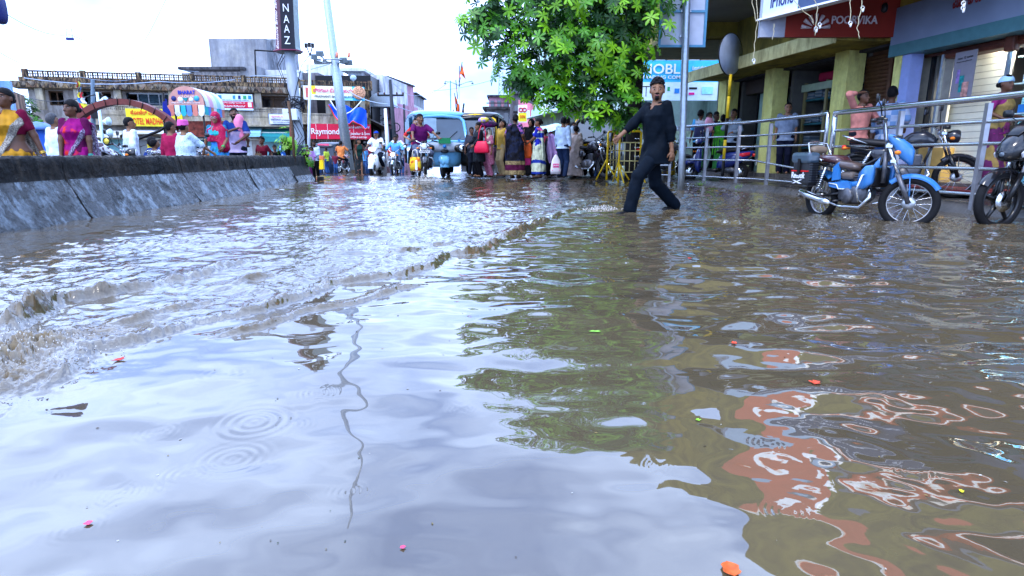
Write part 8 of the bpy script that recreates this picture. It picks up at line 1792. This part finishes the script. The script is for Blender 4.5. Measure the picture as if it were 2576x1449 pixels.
back('woman in a pink top left of the man with the baby in the street', 772, 366, 19.6, .2, z0=-.02, skin='b', fem=True, hair='bun', vox=.016, wear=[('shirt', cm('pink_top', (.6, .08, .35)), {'sleeve': .5}), ('skirt', cm('plum', (.12, .02, .1)))])
ZS = 0.0
def st_(label, x, ytop, Y, rz, z0=None, **k):
    if z0 is None: z0 = base_level(0, Y)-.01
    k.setdefault('vox', .016); return person(label, (xat(x, ytop, Y), Y, z0), rz, top=zat(ytop, Y), **k)
st_('bearded man in a light shirt and black trousers holding a baby beside the planter', 790, 356, 18.9, .1, z0=.0, skin='b', beard='full', hands=((-.02, -.26, 1.12), (.10, -.25, 1.06)), wear=[('shirt', wsh, {'sleeve': .95, 'inf': .022}), ('trousers', blkc), ('sandals', M_sole)])
q = at(783, 385, 18.6); baby('baby in lilac held by the man beside the planter', (q.x, 18.62, q.z-.2), .2, cm('lilac', (.5, .25, .55)), 1.0, hood=False)
grs = cm('bottle_green_sari', (.012, .045, .035)); st_('woman in a bottle green sari bending forward as she crosses the wet street', 900, 350, 23.2, .55, skin='a', fem=True, hair='bun', lean=.22, pitch=.15, yaw=.5, feet=((-.06, .2, 0), (.06, -.22, 0)), hands=((-.16, -.22, .88), (.26, -.1, .78)), wear=[('skirt', pcloth('dark_floral', (.015, .02, .022), (.3, .12, .08), 14, thr=.66), {'w': .2}), ('blouse', cm('rust_blouse', (.12, .03, .02)), {'sleeve': .5, 'hem': .1}), ('drape', grs, {'side': 1, 'width': .17}), ('sandals', M_sole)])
def rider(label, bike, x, z, col, ytop, rz, fwd=.0, hands_=((-.33, -.42, 1.03), (.33, -.42, 1.03)), **k):
    """someone astride: pelvis on the seat, feet on the pegs"""
    loc = Vector(bike.location); sc = bike.scale[0]; r_ = bike.rotation_euler[2]; off = Matrix.Rotation(r_, 3, 'Z') @ Vector((0, (.22+fwd)*sc, 0))
    k.setdefault('vox', .015); k.setdefault('lean', .12)
    return person(label, (loc.x+off.x, loc.y+off.y, loc.z+z), r_+rz, scale=sc*k.pop('rs', 1.0), pelvis=(0, .0, .86), feet=((-.22, -.12, .30), (.22, -.12, .30)), hands=hands_, kneep=(0, -1, .3), elbow=((-.9, .2, -.5), (.9, .2, -.5)), **k)
bulb = cm('sky_shirt', (.12, .38, .78)); whs = cm('white_polo', (.72, .76, .82)); orn = cm('orange_shirt', (.75, .22, .06)); plum = cm('plum_polo', (.10, .008, .085)); grj = pcloth('grey_jeans', (.06, .08, .14), (.12, .14, .2), 30)
sct = [o for o in bpy.data.objects if o.get('category') == 'scooter' and 'white' in o['label']][0]
rider('man in a white shirt and blue cap riding the white scooter', sct, 0, -.02, None, 0, 0, .02, hands_=((-.33, -.50, .98), (.33, -.50, .98)), skin='a', hair='short', beard='moustache', rs=1.0, wear=[('shirt', whs, {'sleeve': .5, 'inf': .028}), ('trousers', dkt), ('cap', cm('blue_cap', (.01, .05, .4)), {'peak': True, 'brow': .035})], girth=1.15)
rider('man in a light blue shirt riding the black cruiser with its lamp on', bul, 0, -.04, None, 0, 0, .0, skin='b', wear=[('shirt', bulb, {'sleeve': .9, 'inf': .022}), ('trousers', grj), ('shoes', P_black)])
rider('pillion passenger in white behind the man in the light blue shirt', bul, 0, .04, None, 0, -.1, .38, hands_=((-.25, -.3, 1.0), (.25, -.3, 1.0)), skin='b', wear=[('shirt', whs, {'sleeve': .95}), ('trousers', dkt)])
rider('man in a maroon shirt and khaki trousers on the red motorcycle', red, 0, 0, None, 0, 0, 0, skin='b', wear=[('shirt', crim, {'sleeve': .5}), ('trousers', khk)])
rider('man in an orange shirt riding the small red motorcycle away from us', rbk, 0, 0, None, 0, 0, 0, skin='b', wear=[('shirt', orn, {'sleeve': .5, 'inf': .02}), ('trousers', dkt)], girth=1.05)
rider('man in a purple polo riding the motorcycle that splashes towards us', cbk, 0, 0, None, 0, .12, .02, hands_=((-.34, -.52, 1.02), (.36, -.54, 1.04)), skin='a', beard='moustache', vox=.010, girth=1.15, yaw=.1, pitch=0, rs=1.04, wear=[('shirt', plum, {'sleeve': .5, 'inf': .022}), ('trousers', grj), ('shoes', P_black)])
rider('boy with glasses in red and blue on the seat behind the purple polo', cbk, 0, .10, None, 0, -.25, .42, hands_=((-.2, -.25, 1.05), (.2, -.25, 1.05)), skin='c', glasses=True, child=True, vox=.010, rs=.92, yaw=.1, wear=[('shirt', [cm('vest_red', (.6, .03, .03)), cm('vest_blue', (.02, .12, .35))], {'sleeve': .5, 'paint': lambda c: np.where(np.abs(c[:, 0]) < .11, 1, 0)}), ('trousers', dkt)])
q = at(1046, 400, 15.4); bgr = thing('shopping_bag', 'yellow and orange printed cloth bag hanging from the handlebar of the splashing motorcycle', 'bag', (q.x, 15.3, zat(430, 15.3)), -.2)
m = MB(); m.loft([(0, 0, 0, .13, .05), (.12, 0, 0, .15, .07), (.26, 0, 0, .14, .05), (.34, 0, 0, .12, .03)], axis='Z', p=3); m.build('bag_body', pcloth('bag_print', (.75, .50, .03), (.55, .1, .02), 9, thr=.55), bgr); m = MB(); m.tube([(-.08, 0, .33), (-.05, 0, .5), (0, .02, .52)], .012, seg=6); m.tube([(.08, 0, .33), (.05, 0, .5), (0, .02, .52)], .012, seg=6); m.build('bag_handle', C('strap_white', (.7, .68, .62), .6), bgr); m = MB(); m.box((.05, -.07, .14), (.05, .01, .24)); m.build('white_stripe', P_white, bgr)
st_('driver dimly seen behind the windscreen of the blue three wheeler', 1128, 318, 18.25, .1, z0=.2, skin='b', vox=.02, wear=[('shirt', cm('driver_green', (.02, .06, .04)), {}), ('trousers', dkt)])
for i, (lb, x, yt_, Y, c_) in enumerate((('distant pedestrian in blue jeans behind the green sari woman', 915, 368, 25, (.1, .3, .55)), ('distant figure in a lime top by the cloth shop', 820, 372, 29, (.45, .55, .05)), ('distant woman in dark red sitting by the cloth shop', 842, 384, 28, (.15, .02, .04)), ('distant figure in pink near the yellow cart', 800, 382, 27, (.6, .2, .3)), ('distant man in white left of the lamp mast base', 778, 372, 30, (.6, .65, .7)),
        ('distant man in maroon right of the white scooter', 928, 362, 26, (.2, .02, .04)), ('distant man in a grey shirt behind the pillion passenger', 1008, 366, 27, (.25, .3, .35)), ('distant figure in red beside the leaning power pole', 986, 358, 30, (.5, .03, .03)))):
    st_(lb, x, yt_, Y, [.3, -2, .5, 1, 2.8, .2, 3, .1][i], skin='b', vox=.024, hair=['short', 'short', 'bun', 'bun', 'short', 'short', 'short', 'short'][i], wear=[('shirt', cm('far%d' % i, c_), {'sleeve': .5}), ('trousers', jean)])
ZC = .15
def cr(label, x, ytop, Y, rz, **k): k.setdefault('z0', ZC); return st_(label, x, ytop, Y, rz, **{'vox': .0135, **k})
blks = pcloth('black_flecked', (.008, .010, .014), (.05, .07, .09), 60, thr=.66)
w1, ar1, _ = cr('woman in black with a red shoulder bag, looking left', 1204, 310, 16.7, -1.05, skin='a', fem=True, girth=1.1, hair='bun', yaw=-.2, hands=((-.12, -.32, 1.05), (.20, -.30, 1.0)), wear=[('shirt', blks, {'sleeve': .9, 'hem': -.45, 'inf': .03, 'name': 'kurta'}), ('trousers', blkc, {'inf': .03}), ('sandals', M_sole)])
bg = thing('handbag', 'bright red handbag on the shoulder of the woman in black', 'bag', (xat(1212, 370, 16.42), 16.42, zat(385, 16.4)), -.3)
m = MB(); m.loft([(0, 0, 0, .19, .05), (.03, 0, 0, .21, .08), (.16, 0, 0, .20, .08), (.28, 0, 0, .15, .05), (.31, 0, 0, .12, .03)], axis='Z', p=3.5, seg=24); m.build('bag_body', C('bag_red', (.72, .015, .06), .35, var=.12), bg); m = MB(); m.tube([(-.11, 0, .28), (-.08, .02, .55), (-.03, .06, .72), (.04, .1, .70), (.10, .04, .5), (.12, 0, .28)], .012, seg=6); m.build('bag_strap', C('bag_red'), bg)
pks = pcloth('dusty_pink_print', (.42, .12, .20), (.6, .28, .34), 26, 'dots', .3, -.06)
cr('woman in dusty pink steadying a bundle on her head', 1230, 325, 16.9, -.9, skin='a', fem=True, hair='braid', hands=((-.08, -.12, 1.72), (.22, -.05, .85)), elbow=((-.6, -.6, -.2), (.4, .8, -.4)), wear=[('shirt', pks, {'sleeve': .5, 'hem': -.5, 'inf': .028, 'name': 'kurta'}), ('trousers', pks, {'inf': .03}), ('scarf', cm('cream_dupatta', (.62, .58, .42)), {'len': .3}), ('sandals', M_sole)])
q = at(1228, 315, 16.85); bd = thing('head_bundle', 'purple and white wrapped bundle carried on the head of the woman in pink', 'bundle', q, .1)
m = MB(); m.loft([(-.12, 0, .0, .2, .05), (-.05, 0, .02, .27, .085), (.08, 0, .02, .26, .08), (.13, 0, 0, .18, .05)], p=2.2, seg=20); m.build('bundle_cloth', pcloth('bundle_purple', (.10, .01, .09), (.02, .01, .03), 12), bd); m = MB(); m.ball((-.12, 0, .13), (.15, .13, .09)); m.build('upper_parcel', pcloth('parcel_mixed', (.75, .62, .1), (.4, .25, .6), 7, thr=.5), bd)
cr('young man in a mustard shirt bowing his head behind the gold black sari', 1262, 304, 17.3, -1.0, skin='a', pitch=.4, wear=[('shirt', cm('mustard_shirt', (.45, .28, .05)), {'sleeve': .9}), ('trousers', cm('tan_trousers', (.4, .3, .15)))])
nsr = pcloth('navy_black_sari', (.010, .014, .035), (.006, .006, .01), 8); gold = pcloth('dull_gold', (.30, .22, .10), (.14, .10, .05), 30); plumk = cm('plum_sari', (.07, .008, .035)); dmd = pcloth('diamond_blouse', (.35, .12, .4), (.02, .03, .12), 16, 'check')
cr('large woman in a black sari with dull gold borders seen from behind', 1296, 290, 16.1, 2.75, skin='b', fem=True, girth=1.35, hair='bun', yaw=.6, hands=((-.22, -.2, 1.0), (.30, -.05, .95)), wear=[('skirt', [plumk, gold, nsr], {'w': .22, 'paint': lambda c: np.where(c[:, 2] < .20, 1, np.where(c[:, 2] > .46, 2, np.where((c[:, 2] > .36), 1, 0)))}), ('blouse', dmd, {'sleeve': .5, 'hem': .1}), ('drape', nsr, {'side': 1, 'width': .16}), ('sandals', M_sole)])
q = at(1302, 350, 15.85); tr_ = None
cr('woman in a long black veil behind the striped sari', 1337, 301, 17.3, -.5, skin='a', fem=True, hair='none', wear=[('gown', blkc), ('scarf', blkc, {'len': .5})])
cr('person in green and yellow half hidden behind the black veil', 1320, 322, 18.2, 0, skin='b', wear=[('shirt', cm('bright_green', (.08, .5, .08)), {}), ('trousers', dkt)])
stp = [cm('cream_sari', (.55, .60, .45)), cm('sari_blue_border', (.015, .04, .32))]
w5 = cr('woman in a cream sari with royal blue borders, face to the left', 1356, 300, 16.2, -1.9, skin='a', fem=True, girth=1.2, hair='bun', yaw=.2, hands=((-.22, -.2, 1.0), (.1, -.30, 1.02)), wear=[('skirt', stp, {'w': .22, 'hem': .10, 'paint': lambda c: np.where((c[:, 2] < .17) | ((c[:, 2] > .37+.25*c[:, 0]) & (c[:, 2] < .47+.25*c[:, 0])), 1, 0)}), ('blouse', cm('royal_blouse', (.02, .03, .4)), {'sleeve': .5}), ('drape', [stp[0], stp[1], cm('hot_pink', (.6, .08, .25))], {'side': 1, 'width': .18, 'paint': lambda c: np.where(c[:, 2] > 1.36, 2, np.where((c[:, 2] < 1.30) & (c[:, 2] > 1.16), 1, 0))}), ('sandals', M_sole)])
orb = thing('cloth_bundle', 'bright orange jacket bundle held between the black sari and the cream sari', 'bundle', (xat(1326, 380, 16.35), 16.35, zat(398, 16.35))); m = MB(); m.loft([(0, 0, 0, .10, .07), (.06, 0, 0, .15, .1), (.3, .01, 0, .11, .09), (.46, 0, 0, .07, .06)], axis='Z', p=2.4); m.build('bundle_cloth', C('jacket_orange', (.85, .12, .02), .6, var=.25, bump=.5, bscale=8), orb); MB().box((.02, 0, -.08), (.16, .05, .2), bev=.03).build('pink_pouch', C('pouch_pink', (.8, .03, .25), .5), orb)
cr('short woman in a black burqa with a violet dupatta behind the cream sari', 1385, 333, 16.9, 2.6, skin='a', fem=True, hair='none', wear=[('gown', blkc), ('scarf', cm('burqa_wine', (.05, .005, .02)), {'len': .3})])
vs_ = thing('violet_shawl', 'pale violet shawl trailing between the cream sari and the burqa', 'shawl', (xat(1382, 385, 16.3), 16.3, zat(410, 16.3))); m = MB(); m.sheet(lambda u, v: (.02+.16*math.sin(v*PI*.9)*(u-.3)*2, .05*math.sin(u*8+v*5), .75*v), 12, 12); m.build('shawl_cloth', cm('pale_violet', (.45, .30, .60)), vs_, thick=.02)
cr('man in a light blue shirt and navy trousers with a plastic bag, back to us', 1417, 297, 16.1, 2.55, skin='a', girth=1.1, yaw=.5, hands=((.28, .05, .80), (.27, -.02, .82)) if 0 else ((-.27, .02, .80), (.25, -.05, .80)), wear=[('shirt', cm('pale_blue_shirt', (.42, .55, .74)), {'sleeve': .95, 'inf': .026}), ('trousers', cm('navy_trousers', (.015, .03, .08)), {'inf': .022}), ('shoes', P_black)])
pb_ = thing('plastic_bag', 'white plastic carrier bag with pink print held by the blue shirted man', 'bag', (xat(1398, 420, 15.95), 15.95, zat(438, 15.95)), 0); m = MB(); m.loft([(0, 0, 0, .13, .05), (.1, 0, 0, .14, .07), (.35, 0, 0, .11, .05), (.46, 0, 0, .05, .02), (.50, 0, 0, .02, .015)], axis='Z', p=2.6); m.build('bag_body', C('bag_white', (.72, .68, .74), .3, var=.08, bump=.5, bscale=12), pb_); m = MB(); m.box((0, -.062, .22), (.16, .01, .10)); m.box((0, -.056, .10), (.2, .01, .02)); m.build('pink_print', C('print_pink', (.7, .05, .25), .4), pb_)
lettering('JAAN', frame((-.07, -.07, .195), (1, 0, 0)), .05, P_white, pb_, width=.14, ext=.003, bold=.01)
cr('man standing close behind the blue shirted man, only his head showing', 1427, 297, 16.9, 2.7, skin='a', wear=[('shirt', cm('pale_grey_shirt', (.4, .48, .55)), {}), ('trousers', dkt)])
cr('bowed man in a cream shirt right of the blue shirted man', 1445, 309, 17.2, .9, skin='b', pitch=.3, wear=[('shirt', cm('cream_shirt', (.5, .48, .42)), {}), ('trousers', dkt)])
cr('woman wrapped in a beige shawl next to the parked black motorcycle', 1449, 318, 16.7, 2.7, skin='a', fem=True, girth=1.2, hair='bun', wear=[('gown', cm('beige_shawl', (.48, .38, .33))), ])
cr('broad man in a beige shirt seen from behind the parked motorcycle', 1468, 300, 17.3, 3.0, skin='b', girth=1.3, wear=[('shirt', cm('beige_shirt', (.36, .28, .23)), {'sleeve': .5, 'inf': .03}), ('trousers', dkt)])
cr('woman with a black scarf and striped top right of the beige shirt', 1500, 315, 17.2, -.4, skin='b', fem=True, hair='none', wear=[('shirt', pcloth('stripe_grey', (.35, .36, .3), (.05, .05, .05), 14), {'sleeve': .9}), ('trousers', blkc), ('scarf', blkc, {'len': .12})])
cr('small child in a grey hooded top reaching to the yellow barricade', 1502, 360, 16.4, 1.2, skin='b', child=True, hair='short', hands=((-.2, -.35, 1.1), (.2, -.35, 1.15)), wear=[('shirt', cm('grey_hoodie', (.12, .09, .12)), {'sleeve': .95}), ('trousers', cm('denim_dark', (.02, .05, .12)))])
for i, (lb, x, yt_, Y, c_, f_) in enumerate((('crowd member in black trousers left of the red bag woman', 1186, 322, 17.5, (.05, .05, .07), False), ('crowd member in a white headcloth behind the pink bundle', 1246, 322, 18.4, (.6, .6, .58), True), ('crowd member in blue behind the mustard shirt', 1275, 318, 18.6, (.1, .2, .5), False),
        ('crowd member in a rust sari beside the orange bundle', 1311, 330, 17.4, (.35, .08, .03), True), ('crowd member in lilac behind the blue shirted man', 1402, 322, 18.4, (.4, .3, .5), True), ('crowd member in maroon behind the violet shawl', 1372, 326, 18.0, (.2, .02, .05), True), ('crowd member in dark green at the back near the motorcycle', 1458, 322, 18.6, (.03, .12, .08), False), ('crowd member in teal at the back by the tree', 1520, 330, 19.0, (.02, .2, .25), False))):
    cr(lb, x, yt_, Y, [.4, 2.8, -.5, 2.5, -.4, 2.9, .6, .2][i], skin='b', fem=f_, hair='bun' if f_ else 'short', vox=.019, wear=[('shirt', cm('crowd%d' % i, c_), {'sleeve': .7}), ('skirt', cm('crowds%d' % i, tuple(v*.6 for v in c_))) if f_ else ('trousers', dkt)])
cyb = pcloth('sky_white_top', (.06, .38, .70), (.55, .65, .75), 2, thr=.55)
st_('woman in a sky blue and white top with a dark backpack, back to us', 1764, 279, 16.9, 2.9, z0=.28, skin='b', fem=True, hair='bun', yaw=-.6, vox=.014, wear=[('shirt', [cm('sky_top', (.08, .40, .75)), cm('white_yoke', (.55, .62, .72))], {'sleeve': .5, 'paint': lambda c: np.where((np.abs(c[:, 0]) < .14) & (c[:, 2] > 1.22), 1, 0)}), ('trousers', blkc)])
bp_ = thing('backpack', 'dark blue backpack worn by the woman in the sky blue top', 'bag', (xat(1760, 330, 16.6), 16.62, zat(352, 16.6)), -.2); m = MB(); m.loft([(0, 0, 0, .13, .07), (.08, 0, 0, .15, .09), (.34, 0, 0, .13, .08), (.42, 0, 0, .09, .05)], axis='Z', p=3); m.build('pack_body', C('pack_navy', (.015, .02, .08), .5, var=.3), bp_)
q = at(1786, 300, 16.6); baby('small child in a pink dress held up by the woman in sky blue', (q.x, 16.65, q.z-.26), .2, cm('child_pink', (.6, .3, .42)), 1.15, hood=False)
st_('head of a person between the pink child and the green clad woman', 1802, 284, 17.5, .5, z0=.28, skin='b', wear=[('shirt', dblue, {}), ('trousers', blkc)])
st_('woman in a green and navy sari behind the dark blue scooter', 1820, 291, 16.8, 2.6, z0=.25, skin='b', fem=True, hair='bun', wear=[('skirt', cm('green_skirt', (.03, .18, .05))), ('blouse', cm('navy_blouse', (.02, .025, .08)), {'sleeve': .5}), ('drape', cm('leaf_green', (.08, .42, .04)), {'side': 1, 'width': .15})])
st_('man in a grey blue shirt holding his chin behind the round sign post', 1848, 277, 16.4, -.9, z0=.25, skin='a', beard='moustache', hands=((-.05, -.22, 1.42), (.15, -.25, 1.1)), elbow=((-.3, -.5, -1), (.5, .3, -.8)), wear=[('shirt', cm('grey_blue_shirt', (.25, .32, .42)), {'sleeve': .95, 'inf': .02}), ('trousers', blkc)])
st_('old man in a grey half sleeve shirt standing on the shop step, looking our way', 1984, 262, 14.35, -.45, z0=.30, skin='c', hair='thin', girth=1.12, vox=.0115, yaw=.15, hands=((-.27, .02, .80), (.25, -.03, .80)), wear=[('shirt', cm('steel_shirt', (.24, .30, .42)), {'sleeve': .5, 'inf': .026, 'hem': -.12}), ('trousers', cm('ink_trousers', (.01, .012, .03)), {'inf': .02})])
st_('figure in mustard yellow seen through the near end of the steel railing', 1688, 330, 17.2, .2, z0=.15, skin='b', fem=True, hair='bun', wear=[('gown', cm('mustard_gown', (.38, .26, .02)))])
st_('person in a grey white shirt bending by the far stretch of railing', 1672, 322, 16.6, -.6, z0=.12, skin='b', lean=.2, wear=[('shirt', cm('grey_white_shirt', (.45, .48, .58)), {'sleeve': .9}), ('trousers', cm('taupe', (.2, .15, .12)))])
st_('man in a salmon pink shirt raising one hand to his head by the shutter', 2172, 231, 10.5, .2, z0=.28, skin='b', vox=.011, yaw=.3, hands=((-.10, -.06, 1.68), (.22, -.22, 1.15)), elbow=((-1, -.1, .3), (.8, .3, -.6)), curl=.9, wear=[('shirt', cm('salmon_shirt', (.52, .20, .17)), {'sleeve': .75, 'inf': .024, 'hem': -.14}), ('trousers', dkt)])
st_('man in a pale blue checked shirt and jeans, back to us, by the shutter', 2248, 222, 10.6, 2.7, z0=.25, skin='b', vox=.011, girth=1.05, yaw=-.3, pitch=.1, hands=((-.28, -.20, 1.02), (.26, .0, .82)), wear=[('shirt', pcloth('pale_blue_check', (.45, .52, .66), (.18, .32, .55), 9, 'check'), {'sleeve': .9, 'inf': .026, 'hem': -.14}), ('trousers', jean)])
st_('woman in a magenta and yellow sari and pale blue cap inside the phone shop', 2532, 195, 8.6, .6, z0=.28, skin='b', fem=True, vox=.012, hair='bun', yaw=-.4, hands=((-.25, -.15, 1.05), (.22, -.2, 1.1)), wear=[('skirt', [cm('magenta_skirt', (.10, .02, .08)), cm('yellow_cloth', (.26, .18, .06))], {'paint': lambda c: np.where(np.sin(c[:, 0]*40+c[:, 2]*6) > .6, 1, 0)}), ('blouse', cm('magenta_blouse', (.2, .02, .12)), {'sleeve': .5}), ('drape', [cm('yellow_cloth', (.26, .18, .06)), cm('magenta_drape', (.16, .03, .1))], {'side': 1, 'width': .16, 'paint': bandpaint(1, .04)}), ('cap', cm('pale_blue_cap', (.35, .55, .72)), {'brow': .02})])
def spray(label, x, y, n_, spread, up, seed, z0=0, sz=(.001, .0032)):
    rnd = random.Random(seed); c = on(x, y, z0); m = MB(); 
    for k in range(n_):
        a = rnd.gauss(0, 1)*spread[0]; b_ = rnd.gauss(0, 1)*spread[1]; e = math.exp(-(a/spread[0])**2*.5-(b_/spread[1])**2*.5); z = z0+rnd.random()**1.6*up*e+.01; r_ = rnd.uniform(*sz)
        m.ball((c.x+a, c.y+b_, z), (r_, r_, r_*rnd.uniform(1, 2.4)), 0, seg=5, rings=3)
    return tag(m.build('water_spray', C('spray_drops', (.60, .56, .50), .08, spec=.9, var=.2), recalc=False), label, 'spray', kind='stuff')
spray('droplets of brown spray flying over the wash at the left edge', 30, 900, 380, (.16, .12), .12, 3)
spray('droplets of spray around the front wheel of the splashing motorcycle', 1075, 456, 420, (.22, .12), .22, 5, .09, (.004, .012))
spray('droplets of spray kicked up before the wading man', 1515, 530, 260, (.14, .08), .07, 6, 0, (.002, .007))
